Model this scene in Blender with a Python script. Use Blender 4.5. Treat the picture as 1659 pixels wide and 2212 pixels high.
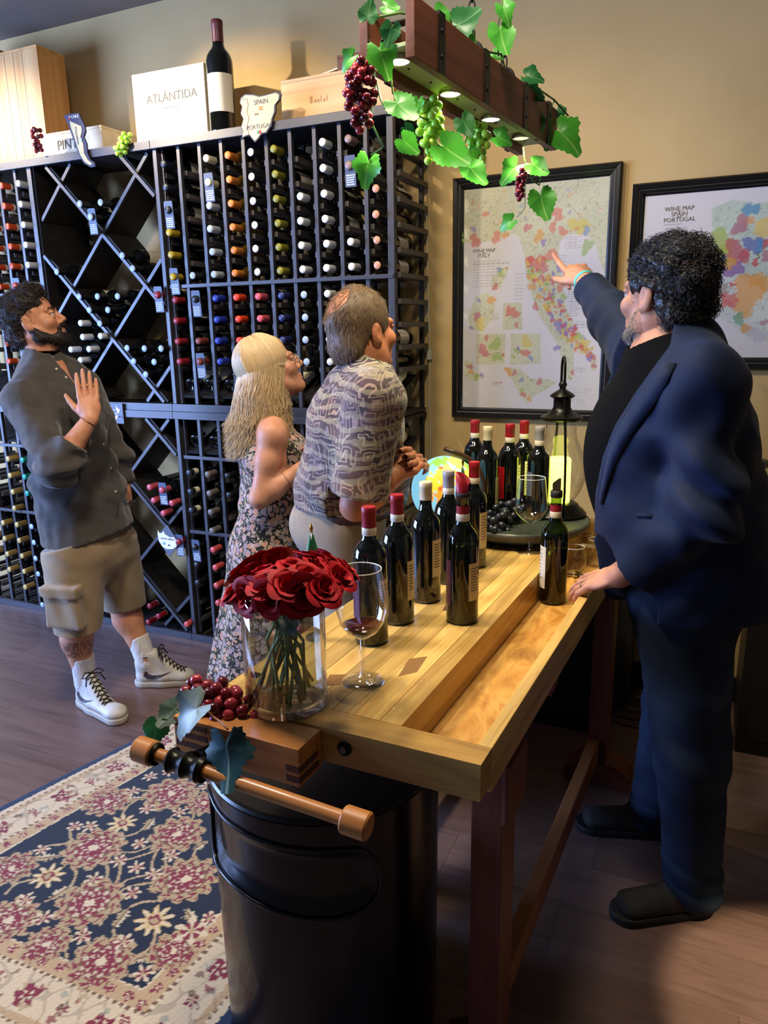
import bpy, bmesh, math, random
import numpy as np
from mathutils import Vector, Matrix
for _o in list(bpy.data.objects): bpy.data.objects.remove(_o)
SC = bpy.context.scene
COL = SC.collection
random.seed(7); RNG = np.random.default_rng(7)
PI = math.pi
# ------------------------------------------------------------ camera
RW = np.array([[0.9107388, 0.08388422, -0.40437392],
               [0.41265223, -0.22401121, 0.88291399],
               [-0.01652174, -0.97096983, -0.23863071]])   # columns: right, down, forward in the room's axes
CAM = np.array([0.0, 0.0, 1.55]); FPX = 1596.0
cam_d = bpy.data.cameras.new('camera'); cam = bpy.data.objects.new('camera', cam_d); COL.objects.link(cam)
cam_d.sensor_fit = 'HORIZONTAL'; cam_d.sensor_width = 36.0; cam_d.lens = FPX / 1659 * 36.0
cam_d.clip_start = 0.02
_r, _d, _f = RW[:, 0], RW[:, 1], RW[:, 2]
cam.matrix_world = Matrix(((_r[0], -_d[0], -_f[0], CAM[0]), (_r[1], -_d[1], -_f[1], CAM[1]), (_r[2], -_d[2], -_f[2], CAM[2]), (0, 0, 0, 1)))
SC.camera = cam
def ray(u, v): return RW @ np.array([u - 829.5, v - 1106.0, FPX])
def onz(u, v, z): r = ray(u, v); return CAM + (z - CAM[2]) / r[2] * r
def ony(u, v, y): r = ray(u, v); return CAM + y / r[1] * r
def onx(u, v, x): r = ray(u, v); return CAM + x / r[0] * r
# ------------------------------------------------------------ world, exposure
W = bpy.data.worlds.new('world'); SC.world = W; W.use_nodes = True
W.node_tree.nodes['Background'].inputs[0].default_value = (0.62, 0.60, 0.66, 1)
W.node_tree.nodes['Background'].inputs[1].default_value = 0.075
SC.view_settings.view_transform = 'Standard'; SC.view_settings.look = 'None'
SC.view_settings.gamma = 1.0; SC.view_settings.use_curve_mapping = False
SC.view_settings.exposure = 0.35
# ------------------------------------------------------------ lights of the room
def light(name, kind, loc, target, energy, color, **kw):
    d = bpy.data.lights.new(name, kind); o = bpy.data.objects.new(name, d); COL.objects.link(o)
    o.location = loc; d.energy = energy; d.color = color
    o.rotation_euler = (Vector(target) - Vector(loc)).to_track_quat('-Z', 'Y').to_euler()
    for k, v in kw.items(): setattr(d, k, v)
    return o
# daylight through the shop window in the left wall
light('window_daylight', 'AREA', (-5.3, 0.3, 1.55), (-2.4, 2.4, 1.0), 420, (0.32, 0.49, 1.0), shape='RECTANGLE', size=2.6, size_y=1.9)
# ceiling track heads aimed at the top of the wine racks
WARM = (1.0, 0.83, 0.60)
light('track_spot', 'SPOT', (-3.15, 1.70, 2.98), (-2.30, 2.95, 2.44), 330, WARM, spot_size=math.radians(36), spot_blend=1.0, shadow_soft_size=0.025)
light('track_spot', 'SPOT', (-4.35, 1.80, 2.98), (-3.40, 2.95, 2.40), 260, WARM, spot_size=math.radians(36), spot_blend=1.0, shadow_soft_size=0.025)
light('track_spot', 'SPOT', (-2.35, 1.30, 3.00), (-1.15, 3.05, 1.75), 80, WARM, spot_size=math.radians(50), spot_blend=0.6, shadow_soft_size=0.03)
# two unseen disk lights added as warm ceiling fill, then the floor patch downlight
light('ceiling_fill_and_spot', 'AREA', (-1.5, 1.2, 3.04), (-1.5, 1.2, 0), 44, (1.0, 0.86, 0.68), shape='DISK', size=0.35)
light('ceiling_fill_and_spot', 'AREA', (-0.55, 1.45, 3.04), (-0.55, 1.6, 0), 22, (1.0, 0.86, 0.68), shape='DISK', size=0.35)
light('ceiling_fill_and_spot', 'SPOT', (1.15, 0.75, 3.02), (0.36, 1.60, 0), 520, (1.0, 0.80, 0.50), spot_size=math.radians(13), spot_blend=0.2, shadow_soft_size=0.03)
# ------------------------------------------------------------ helpers
def srgb(h):
    h = h.lstrip('#'); v = [int(h[i:i + 2], 16) / 255 for i in (0, 2, 4)]
    return tuple(x / 12.92 if x <= 0.04045 else ((x + 0.055) / 1.055) ** 2.4 for x in v) + (1.0,)
def tag(o, label=None, cat=None, group=None, kind=None):
    if label: o['label'] = label
    if cat: o['category'] = cat
    if group: o['group'] = group
    if kind: o['kind'] = kind
    return o
def thing(name, label, cat, loc=(0, 0, 0), rz=0.0, group=None):
    o = bpy.data.objects.new(name, None); COL.objects.link(o); o.empty_display_size = 0.05
    o.location = loc; o.rotation_euler = (0, 0, rz)
    return tag(o, label, cat, group)
def link(name, me, parent=None, mat=None, smooth=None):
    if mat is not None and not me.materials: me.materials.append(mat)
    if smooth is not None: me.polygons.foreach_set('use_smooth', [smooth] * len(me.polygons))
    o = bpy.data.objects.new(name, me); COL.objects.link(o)
    if parent is not None: o.parent = parent
    return o
def dup(o, parent=None, loc=None, rot=None, mat=None):
    """copy of one object and of its parts"""
    c = o.copy(); COL.objects.link(c); c.parent = parent
    if loc is not None: c.location = loc
    if rot is not None: c.rotation_euler = rot
    for ch in list(o.children): dup(ch, c)
    return c
class MB:
    """collects shapes into one mesh"""
    def __init__(s): s.v = []; s.f = []; s.m = []
    def add(s, v, f, mi=0):
        n = len(s.v); s.v += [tuple(p) for p in v]; s.f += [tuple(i + n for i in q) for q in f]; s.m += [mi] * len(f); return s
    def box(s, lo, hi, mi=0, M=None):
        x0, y0, z0 = lo; x1, y1, z1 = hi
        v = [(x0, y0, z0), (x1, y0, z0), (x1, y1, z0), (x0, y1, z0), (x0, y0, z1), (x1, y0, z1), (x1, y1, z1), (x0, y1, z1)]
        if M is not None: v = [tuple(M @ Vector(p)) for p in v]
        return s.add(v, [(0, 3, 2, 1), (4, 5, 6, 7), (0, 1, 5, 4), (1, 2, 6, 5), (2, 3, 7, 6), (3, 0, 4, 7)], mi)
    def bbox(s, lo, hi, b=0.004, mi=0, M=None):
        """box with chamfered edges"""
        lo = Vector(lo); hi = Vector(hi); c = (lo + hi) / 2; h = (hi - lo) / 2
        bm = bmesh.new(); bmesh.ops.create_cube(bm, size=2)
        for p in bm.verts: p.co = Vector((p.co.x * h.x, p.co.y * h.y, p.co.z * h.z)) + c
        bmesh.ops.bevel(bm, geom=bm.edges[:], offset=b, segments=2, profile=0.7, affect='EDGES')
        bm.verts.index_update()
        v = [(M @ p.co if M is not None else p.co)[:] for p in bm.verts]
        f = [[q.index for q in fc.verts] for fc in bm.faces]; bm.free()
        return s.add(v, f, mi)
    def prism(s, pts, z0, z1, mi=0, M=None):
        n = len(pts); v = [(x, y, z0) for x, y in pts] + [(x, y, z1) for x, y in pts]
        if M is not None: v = [tuple(M @ Vector(p)) for p in v]
        f = [tuple(range(n - 1, -1, -1)), tuple(range(n, 2 * n))] + [(i, (i + 1) % n, n + (i + 1) % n, n + i) for i in range(n)]
        return s.add(v, f, mi)
    def lathe(s, prof, n=24, M=None, mi=0, a0=0.0, a1=2 * PI):
        """prof: (r, z) pairs bottom to top"""
        full = abs(a1 - a0 - 2 * PI) < 1e-6; k = n if full else n + 1
        v = []; f = []
        for r, z in prof:
            for i in range(k):
                a = a0 + (a1 - a0) * i / n; v.append((max(r, 1e-5) * math.cos(a), max(r, 1e-5) * math.sin(a), z))
        for j in range(len(prof) - 1):
            for i in range(n):
                i2 = (i + 1) % k; f.append((j * k + i, j * k + i2, (j + 1) * k + i2, (j + 1) * k + i))
        if M is not None: v = [tuple(M @ Vector(p)) for p in v]
        return s.add(v, f, mi)
    def tube(s, pts, r, n=8, mi=0, cap=True, closed=False):
        P = [Vector(p) for p in pts]; m = len(P); rr = r if hasattr(r, '__len__') else [r] * m
        T = []
        for i in range(m):
            a = P[i - 1] if (i > 0 or closed) else P[i]; b = P[(i + 1) % m] if (i < m - 1 or closed) else P[i]
            t = b - a; T.append(t.normalized() if t.length > 1e-9 else Vector((0, 0, 1)))
        u = T[0].orthogonal().normalized(); v = []; f = []
        for i in range(m):
            u = (u - T[i] * u.dot(T[i]))
            u = u.normalized() if u.length > 1e-9 else T[i].orthogonal().normalized()
            w = T[i].cross(u)
            for k in range(n):
                a = 2 * PI * k / n; v.append(P[i] + (u * math.cos(a) + w * math.sin(a)) * rr[i])
        for i in range(m if closed else m - 1):
            j = (i + 1) % m
            for k in range(n): f.append((i * n + k, i * n + (k + 1) % n, j * n + (k + 1) % n, j * n + k))
        if cap and not closed: f += [tuple(range(n - 1, -1, -1)), tuple(range((m - 1) * n, m * n))]
        return s.add(v, f, mi)
    def ball(s, c, r, n=12, m=8, mi=0, sc=(1, 1, 1)):
        v = []; f = []
        for j in range(m + 1):
            t = PI * j / m
            for i in range(n):
                a = 2 * PI * i / n; v.append((c[0] + sc[0] * r * math.sin(t) * math.cos(a), c[1] + sc[1] * r * math.sin(t) * math.sin(a), c[2] + sc[2] * r * math.cos(t)))
        for j in range(m):
            for i in range(n): f.append((j * n + i, (j + 1) * n + i, (j + 1) * n + (i + 1) % n, j * n + (i + 1) % n))
        return s.add(v, f, mi)
    def mesh(s, name, mats=(), smooth=False):
        me = bpy.data.meshes.new(name); me.from_pydata(s.v, [], s.f); me.validate()
        for m in (mats if isinstance(mats, (list, tuple)) else [mats]): me.materials.append(m)
        if len(me.materials) > 1 and len(me.polygons) == len(s.m): me.polygons.foreach_set('material_index', s.m)
        if smooth: me.polygons.foreach_set('use_smooth', [True] * len(me.polygons))
        me.update(); return me
    def obj(s, name, mat, parent=None, smooth=False): return link(name, s.mesh(name, mat, smooth), parent)
def autosmooth(o, deg=35):
    me = o.data
    me.polygons.foreach_set('use_smooth', [True] * len(me.polygons))
    try: me.set_sharp_from_angle(angle=math.radians(deg))
    except Exception: pass
    return o
def text(name, s, size, mat, parent, M, depth=0.0006, align='CENTER', sx=1.0):
    """flat lettering as a thin mesh; M places its local XY plane"""
    cu = bpy.data.curves.new(name, 'FONT'); cu.body = s; cu.size = size; cu.align_x = align; cu.align_y = 'CENTER'; cu.extrude = depth; cu.resolution_u = 3
    t = bpy.data.objects.new(name, cu); COL.objects.link(t)
    dg = bpy.context.evaluated_depsgraph_get(); me = bpy.data.meshes.new_from_object(t.evaluated_get(dg))
    bpy.data.objects.remove(t); bpy.data.curves.remove(cu)
    me.transform(Matrix.Diagonal((sx, 1, 1, 1))); me.transform(M); me.materials.clear(); me.materials.append(mat); me.name = name
    return link(name, me, parent)
def frame(o, x, y, z=None):
    """matrix whose columns are x, y, z at o"""
    x = Vector(x).normalized(); y = Vector(y); y = (y - x * y.dot(x)).normalized(); z = x.cross(y)
    return Matrix(((x.x, y.x, z.x, o[0]), (x.y, y.y, z.y, o[1]), (x.z, y.z, z.z, o[2]), (0, 0, 0, 1)))
# ------------------------------------------------------------ materials
MATS = {}
def pmat(name, col=(0.5, 0.5, 0.5, 1), rough=0.5, metal=0.0, spec=0.5, coat=0.0, trans=0.0, ior=1.45, emit=None, estr=0.0, sss=0.0, sheen=0.0):
    m = bpy.data.materials.new(name); m.use_nodes = True; b = m.node_tree.nodes['Principled BSDF']
    if isinstance(col, str): col = srgb(col)
    b.inputs['Base Color'].default_value = col; b.inputs['Roughness'].default_value = rough; b.inputs['Metallic'].default_value = metal
    b.inputs['Specular IOR Level'].default_value = spec; b.inputs['Coat Weight'].default_value = coat
    b.inputs['Transmission Weight'].default_value = trans; b.inputs['IOR'].default_value = ior
    b.inputs['Sheen Weight'].default_value = sheen
    if sss: b.inputs['Subsurface Weight'].default_value = sss; b.inputs['Subsurface Radius'].default_value = (0.012, 0.005, 0.003)
    if emit: b.inputs['Emission Color'].default_value = srgb(emit) if isinstance(emit, str) else emit; b.inputs['Emission Strength'].default_value = estr
    MATS[name] = m; return m
def nod(m, t, **kw):
    n = m.node_tree.nodes.new(t)
    for k, v in kw.items(): setattr(n, k, v)
    return n
def bsdf(m): return m.node_tree.nodes['Principled BSDF']
def lk(m, a, b): m.node_tree.links.new(a, b)
def ramp(m, stops, interp='LINEAR'):
    n = nod(m, 'ShaderNodeValToRGB'); n.color_ramp.interpolation = interp; e = n.color_ramp.elements
    while len(e) < len(stops): e.new(0.5)
    for q, (p, c) in zip(e, stops): q.position = p; q.color = srgb(c) if isinstance(c, str) else c
    return n
def coords(m, scale=(1, 1, 1), rnd=False, kind='Object', rot=(0, 0, 0)):
    tc = nod(m, 'ShaderNodeTexCoord'); mp = nod(m, 'ShaderNodeMapping'); mp.inputs['Scale'].default_value = scale; mp.inputs['Rotation'].default_value = rot
    lk(m, tc.outputs[kind], mp.inputs['Vector'])
    if rnd:
        oi = nod(m, 'ShaderNodeObjectInfo'); ml = nod(m, 'ShaderNodeVectorMath', operation='SCALE'); cx = nod(m, 'ShaderNodeCombineXYZ')
        for i in range(3): lk(m, oi.outputs['Random'], cx.inputs[i])
        ml.inputs['Scale'].default_value = 37.0; lk(m, cx.outputs[0], ml.inputs[0]); lk(m, ml.outputs[0], mp.inputs['Location'])
    return mp.outputs['Vector']
def noise(m, vec, scale=5, detail=4, rough=0.55, dist=0.0):
    n = nod(m, 'ShaderNodeTexNoise'); n.inputs['Scale'].default_value = scale; n.inputs['Detail'].default_value = detail
    n.inputs['Roughness'].default_value = rough; n.inputs['Distortion'].default_value = dist; lk(m, vec, n.inputs['Vector']); return n
def bump(m, h, strength=0.3, dist=0.002):
    b = nod(m, 'ShaderNodeBump'); b.inputs['Strength'].default_value = strength; b.inputs['Distance'].default_value = dist
    lk(m, h, b.inputs['Height']); lk(m, b.outputs[0], bsdf(m).inputs['Normal']); return b
def mixc(m, fac, a, b, mode='MIX'):
    n = nod(m, 'ShaderNodeMix', data_type='RGBA', blend_type=mode)
    for sock, val in ((n.inputs[0], fac), (n.inputs[6], a), (n.inputs[7], b)):
        if hasattr(val, 'links'): lk(m, val, sock)
        else: sock.default_value = srgb(val) if isinstance(val, str) else val
    return n.outputs[2]
def varied(name, c1, c2, scale=8, rough=0.6, bstr=0.2, bscale=None, detail=4, **kw):
    m = pmat(name, c1, rough, **kw); v = coords(m); n = noise(m, v, scale, detail)
    r = ramp(m, [(0.3, c1), (0.7, c2)]); lk(m, n.outputs[0], r.inputs[0]); lk(m, r.outputs[0], bsdf(m).inputs['Base Color'])
    if bstr: n2 = noise(m, v, bscale or scale * 6, 3); bump(m, n2.outputs[0], bstr, 0.002)
    return m
def woodmat(name, cols, axis='Y', rough=0.45, scale=1.0, coat=0.0, tone=0.35, gs=0.06, bstr=0.15, spec=0.5):
    """grain runs along axis; tone: difference between pieces"""
    m = pmat(name, cols[0], rough, coat=coat, spec=spec)
    sc = [22 * scale] * 3; sc['XYZ'.index(axis)] *= gs; v = coords(m, tuple(sc), rnd=True)
    n = noise(m, v, 1.0, 5, 0.6, 1.2); st = [(0.25 + 0.5 * i / max(1, len(cols) - 1), c) for i, c in enumerate(cols)]
    r = ramp(m, st); lk(m, n.outputs[0], r.inputs[0])
    oi = nod(m, 'ShaderNodeObjectInfo'); mr = nod(m, 'ShaderNodeMapRange'); mr.inputs[3].default_value = 1 - tone; mr.inputs[4].default_value = 1 + tone * 0.5
    lk(m, oi.outputs['Random'], mr.inputs[0]); mu = nod(m, 'ShaderNodeVectorMath', operation='SCALE'); lk(m, r.outputs[0], mu.inputs[0]); lk(m, mr.outputs[0], mu.inputs['Scale'])
    lk(m, mu.outputs[0], bsdf(m).inputs['Base Color'])
    sc2 = [160 * scale] * 3; sc2['XYZ'.index(axis)] *= 0.02; n2 = noise(m, coords(m, tuple(sc2)), 1.0, 3)
    bump(m, n2.outputs[0], bstr, 0.001); return m
def vcol(name, rough=0.7, attr='Col', **kw):
    m = pmat(name, (1, 1, 1, 1), rough, **kw); a = nod(m, 'ShaderNodeVertexColor', layer_name=attr); lk(m, a.outputs[0], bsdf(m).inputs['Base Color']); return m
def set_vcol(me, rgb, name='Col'):
    a = me.color_attributes.new(name, 'FLOAT_COLOR', 'POINT')
    rgba = np.ones((len(me.vertices), 4), np.float32); rgba[:, :3] = rgb; a.data.foreach_set('color', rgba.ravel())
# ============================================================ the room
YW = 3.20; ZC = 3.085; YR = 2.853
m_wall = varied('wall_paint', '#b09460', '#b89c68', 3, 0.75, 0.12, 120)
m_ceil = varied('ceiling_paint', '#685c50', '#706458', 3, 0.85, 0.2, 90)
m_base = pmat('baseboard_paint', '#15130f', 0.4)
m_under = pmat('floor_underlay', '#2a201d', 0.8)
def struct(o, label=None): o['kind'] = 'structure'; 
def st(name, mb, mat): o = mb.obj(name, mat); o['kind'] = 'structure'; return o
wall = st('wall_back', MB().box((-5.6, YW, 0), (2.6, YW + 0.12, ZC)), m_wall)
st('wall_left', MB().box((-5.72, -1.6, 0), (-5.6, -1.2, ZC)).box((-5.72, 1.8, 0), (-5.6, YW + 0.12, ZC)).box((-5.72, -1.2, 0), (-5.6, 1.8, 0.5)).box((-5.72, -1.2, 2.6), (-5.6, 1.8, ZC)), m_wall)
st('ceiling', MB().box((-5.72, -1.6, ZC), (2.72, YW + 0.12, ZC + 0.1)), m_ceil)
st('baseboard_back', MB().box((-1.24, YW - 0.016, 0.0), (2.6, YW, 0.11)), m_base)
st('wall_right', MB().box((2.6, 0.9, 0), (2.72, YW + 0.12, ZC)), m_wall)
floor = st('floor', MB().box((-5.72, -1.6, -0.08), (2.72, YW + 0.12, -0.006)), m_under)
m_plank = woodmat('vinyl_plank', ['#4d3b36', '#6e564e', '#5b4740'], 'X', 0.36, 0.55, tone=0.22, gs=0.09, bstr=0.1)
pl = MB().bbox((0, 0, -0.0062), (1.2192, 0.1794, 0.0), 0.0005).mesh('plank', m_plank)
PLANKS = []
for j in range(26):
    off = random.uniform(0, 1.1)
    for i in range(8):
        x = -5.7 + i * 1.22 - off; y = -1.3 + j * 0.18
        if x < -4.6 - 0 and y < 1.0: continue
        if x > 2.2 or y > YW: continue
        if y < 0.2 and x < -3.0: continue
        o = link('plank', pl, floor); o.location = (x, y, 0)
# ============================================================ wine racks
m_rack = woodmat('rack_stain', ['#1f1e24', '#2c2b32', '#393740'], 'Z', 0.42, 1.0, tone=0.25, gs=0.08, spec=0.6)
m_rackx = woodmat('rack_stain_x', ['#1f1e24', '#2c2b32', '#393740'], 'X', 0.42, 1.0, tone=0.25, gs=0.08, spec=0.6)
m_rackd = woodmat('rack_dark', ['#0d0b0b', '#171312', '#1f1a17'], 'Y', 0.6, 1.0, tone=0.2, gs=0.08)
m_tab = woodmat('rack_rail_end', ['#3a3634', '#484340', '#302c2a'], 'Y', 0.5, 1.0, tone=0.2)
PITCH = 0.1143; YB = 3.17
ROWS_UP = [2.28 - 0.0952 * i for i in range(6)]
ROWS_MID = [1.702 - 0.0927 * i for i in range(4)]
ROWS_LO = [0.893 - 0.0935 * i for i in range(4)] + [0.516 - 0.0932 * i for i in range(6)]
Z_TOP = 2.386; Z_CNT0, Z_CNT1, Z_CNT2 = 1.154, 1.187, 1.223
def slab(name, lo, hi, mat, parent, b=0.0015):
    return MB().bbox(lo, hi, b).obj(name, mat, parent)
rail_me = MB().box((-0.008, 0, -0.010), (0.008, 0.305, 0.010)).mesh('bottle_rail', m_tab)
def column_rack(label, x0, n, z0, z1, rows, hrails, slopes, post_left, post_right, end_ladder=False):
    """x0: first slat; n columns"""
    t = thing('wine_rack', label, 'wine rack', (x0 + n * PITCH / 2, (YR + YB) / 2, z0))
    ox, oy, oz = t.location
    L = lambda p: (p[0] - ox, p[1] - oy, p[2] - oz)
    def S(name, lo, hi, mat, b=0.0015): return slab(name, L(lo), L(hi), mat, t, b)
    xe = x0 + n * PITCH
    S('top_rail', (x0 - 0.02, YR - 0.022, z1 - 0.035), (xe + 0.012, YR - 0.001, z1), m_rackx)
    S('top_board', (x0 - 0.02, YR - 0.001, z1 - 0.02), (xe + 0.012, YB + 0.02, z1 - 0.001), m_rackd)
    S('bottom_rail', (x0 - 0.02, YR - 0.018, z0), (xe + 0.012, YR - 0.001, z0 + 0.036), m_rackx)
    S('bottom_board', (x0 - 0.02, YR, z0 + 0.004), (xe + 0.012, YB + 0.01, z0 + 0.018), m_rackd)
    fs = MB().bbox((-0.0085, 0, z0 + 0.036 - oz), (0.0085, 0.019, z1 - 0.036 - oz), 0.0012).mesh('slat', m_rack)
    rs = MB().bbox((-0.0085, 0, z0 + 0.019 - oz), (0.0085, 0.019, z1 - 0.021 - oz), 0.0012).mesh('rear_slat', m_rackd)
    for i in range(n + 1):
        x = x0 + i * PITCH
        if i in (0, n) and ((i == 0 and post_left) or (i == n and post_right)):
            w = 0.019
            S('post', (x - w, YR - 0.008, z0 + 0.036), (x + (0.0085 if i else 0.0), YR + 0.019, z1 - 0.036), m_rack)
            if i == 0: o = link('slat', fs, t); o.location = (x + 0.010 - ox, YR + 0.012 - oy, 0)
        else:
            o = link('slat', fs, t); o.location = (x - ox, YR - oy, 0)
        o = link('rear_slat', rs, t); o.location = (x - ox, YB - 0.019 - oy, 0)
    for z in rows:
        for i in range(n + 1):
            for sd in (-1, 1):
                if (i == 0 and sd < 0) or (i == n and sd > 0 and not end_ladder): continue
                o = link('bottle_rail', rail_me, t); o.location = (x0 + i * PITCH + sd * 0.0166 - ox, YR + 0.0195 - oy, z - 0.036 - oz)
    for z in hrails:
        S('cross_rail', (x0 + 0.02, YR - 0.013, z - 0.008), (xe + 0.004, YR - 0.0005, z + 0.008), m_rackx)
    for (z, dz) in slopes:                         # slanted shelf under the display bottles
        M = Matrix.Translation((0, YR - oy + 0.012, z - oz)) @ Matrix.Rotation(math.atan2(dz, 0.24), 4, 'X')
        MB().box((x0 + 0.002 - ox, 0, -0.012), (xe - 0.002 - ox, 0.25, 0.0), M=M).obj('display_shelf', m_rackd, t)
    return t
XR = -2.390
column_rack('dark stained upper column rack at the right, from counter rail to top shelf', XR, 10, Z_CNT1, Z_TOP, ROWS_UP + ROWS_MID, [1.762], [(1.262, 0.10)], True, True, True)
column_rack('dark stained lower column rack at the right, standing on the floor', XR, 10, 0.0, Z_CNT1 - 0.001, ROWS_LO, [0.966, 0.590], [(0.992, 0.09)], True, True, True)
XL = -3.178 - 7 * PITCH
column_rack('dark stained upper column rack at the far left edge of the photo', XL, 7, Z_CNT1, Z_TOP, ROWS_UP + ROWS_MID, [1.762], [(1.262, 0.10)], False, True)
column_rack('dark stained lower column rack at the far left, standing on the floor', XL, 7, 0.0, Z_CNT1 - 0.001, ROWS_LO, [0.966, 0.590], [(0.992, 0.09)], False, True)
def diamond_rack(label, z0, z1, ztop, dz):
    """crossings: column i in 0..2 at x -3.0 + 0.235 i, row j at ztop - dz j, where i + j is even"""
    x0, x1 = -3.168, -2.412
    t = thing('diamond_bin_rack', label, 'wine rack', ((x0 + x1) / 2, (YR + YB) / 2, z0)); ox, oy, oz = t.location
    def S(name, lo, hi, mat, b=0.0015): return slab(name, (lo[0] - ox, lo[1] - oy, lo[2] - oz), (hi[0] - ox, hi[1] - oy, hi[2] - oz), mat, t, b)
    S('top_rail', (x0, YR - 0.022, z1 - 0.035), (x1, YR - 0.001, z1), m_rackx)
    S('top_board', (x0, YR - 0.001, z1 - 0.02), (x1, YB + 0.02, z1 - 0.001), m_rackd)
    S('bottom_rail', (x0, YR - 0.018, z0), (x1, YR - 0.001, z0 + 0.036), m_rackx)
    S('bottom_board', (x0, YR, z0 + 0.004), (x1, YB + 0.01, z0 + 0.018), m_rackd)
    S('side_panel', (x0, YR + 0.002, z0 + 0.02), (x0 + 0.008, YB, z1 - 0.021), m_rackd); S('side_panel', (x1 - 0.008, YR + 0.002, z0 + 0.02), (x1, YB, z1 - 0.021), m_rackd)
    xa, xb, za, zb = x0 + 0.009, x1 - 0.009, z0 + 0.038, z1 - 0.037
    sl = dz / 0.235
    for sg in (1, -1):
        for c in range(-12, 14):
            if c % 2: continue
            # j = c + sg*... in index space: rising line z = ztop - dz*(c - sg_i)
            k = ztop - dz * c
            a = sg * sl                                   # z = k + a*(x + 3.0)
            lo, hi = xa, xb
            zs = sorted(((za - k) / a - 3.0, (zb - k) / a - 3.0)); lo = max(lo, zs[0]); hi = min(hi, zs[1])
            if hi - lo < 0.04: continue
            mid = ((lo + hi) / 2, k + a * ((lo + hi) / 2 + 3.0)); ln = (hi - lo) / 2 * math.sqrt(1 + a * a) - 0.006
            y0 = YR - 0.004 if sg < 0 else YR + 0.010
            M = Matrix.Translation((mid[0] - ox, 0, mid[1] - oz)) @ Matrix.Rotation(-math.atan(a), 4, 'Y')
            MB().box((-ln, y0 - oy, -0.008), (ln, y0 + 0.0135 - oy, 0.008), M=M).obj('lattice_slat', m_rackx, t)
            MB().box((-ln, YR + 0.025 - oy, -0.006), (ln, YB - 0.09 - oy, 0.006), M=M).obj('bin_board', m_rackd, t)
    return t
diamond_rack('dark upper rack with crossed diamond bins between the column racks', Z_CNT1, Z_TOP, 2.268, 0.2445)
diamond_rack('dark lower rack with crossed diamond bins standing on the floor', 0.0, Z_CNT1 - 0.001, 1.077, 0.2385)
# end ladder rungs on the right side of the racks are the bottle rails; the open end has front and rear posts
# ============================================================ bottles in the racks
def glassy(name, col, rough=0.06): return pmat(name, col, rough, spec=0.6, coat=0.3)
m_bglass = glassy('dark_bottle_glass', '#0b0d0b')
m_wglass = glassy('amber_bottle_glass', '#3a2c0a')
m_paper = varied('label_paper', '#d8d0bc', '#cbc2ab', 30, 0.75, 0)
BPROF = [(0.0, 0.012), (0.018, 0.006), (0.030, 0.0), (0.0355, 0.003), (0.0372, 0.010), (0.0372, 0.180), (0.0365, 0.192), (0.033, 0.204), (0.026, 0.217), (0.019, 0.227), (0.0155, 0.236), (0.0143, 0.250), (0.0140, 0.296), (0.0, 0.298)]
CPROF = [(0.0150, 0.238), (0.0156, 0.239), (0.0150, 0.285), (0.0156, 0.287), (0.0156, 0.298), (0.0140, 0.3005), (0.0, 0.3005)]
# local frame of a bottle: axis +Z from base to mouth, origin at the base centre
bot_me = {False: MB().lathe(BPROF, 20).mesh('wine_bottle', m_bglass, True), True: MB().lathe(BPROF, 20).mesh('wine_bottle', m_wglass, True)}
lab_me = MB().lathe([(0.0376, 0.055), (0.0376, 0.150)], 14, a0=-1.9, a1=1.9).mesh('label', m_paper, True)
CAPC = dict(navy='#1b2130', yellow='#b59a22', black='#17171c', cream='#d9d4b4', silver='#aab4c0', orange='#c4742a', white='#d4d6d8', olive='#7f7a22', greywhite='#c9cbca', dusty='#8d726c',
            copper='#b07a5c', red='#8c1b26', brownred='#7c3a30', blue='#2338a0', orangered='#d8401c', pink='#c2505c', darkblue='#1f2a5e', salmon='#c94f4b', greybrown='#6c625c', teal='#1e8f78', gold='#b89a55', redorange='#cf4a22')
cap_me = {}
for k, h in CAPC.items():
    mt = varied('capsule_' + k, h, h, 20, 0.42, 0.05)
    cap_me[k] = MB().lathe(CPROF, 18).mesh('capsule', mt, True)
# capsules with a second colour
def two(k, h1, h2, cut):
    a, b = pmat('cap_a_' + k, h1, 0.4), pmat('cap_b_' + k, h2, 0.5); mb = MB()
    lo = [(0.0150, 0.228), (0.0153, 0.238), (0.0151, cut)]; hi = [(0.0151, cut), (0.0150, 0.285), (0.0156, 0.287), (0.0156, 0.298), (0.0140, 0.3005), (0.0, 0.3005)]
    mb.lathe(lo, 18, mi=1); mb.lathe(hi, 18, mi=0); cap_me[k] = mb.mesh('capsule', [a, b], True)
two('orangeband', '#c2481c', '#d8d2c4', 0.252); two('creamband', '#20242c', '#cfc7a4', 0.270); two('redband', '#8c1b26', '#c9bfb0', 0.244); two('darksilver', '#14161c', '#14161c', 0.25)
cap_me['darksilver'].materials[0] = CAPS = pmat('cap_silver_end', '#8fa3bd', 0.3)
cap_me['darksilver'] = None
def two_end(k, hside, hend):
    a, b = pmat('cap_s_' + k, hside, 0.4), pmat('cap_e_' + k, hend, 0.4); mb = MB()
    mb.lathe(CPROF[:5], 18, mi=0); mb.lathe([(0.0156, 0.298), (0.0140, 0.3005), (0.0, 0.3005)], 18, mi=1); cap_me[k] = mb.mesh('capsule', [a, b], True)
two_end('darksilver', '#14161c', '#9fb2cc'); two_end('whiteend', '#20222a', '#c9ced8'); two_end('greyend', '#2c2f33', '#aebac4'); two_end('copperend', '#1c1614', '#c08a6c')
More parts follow.
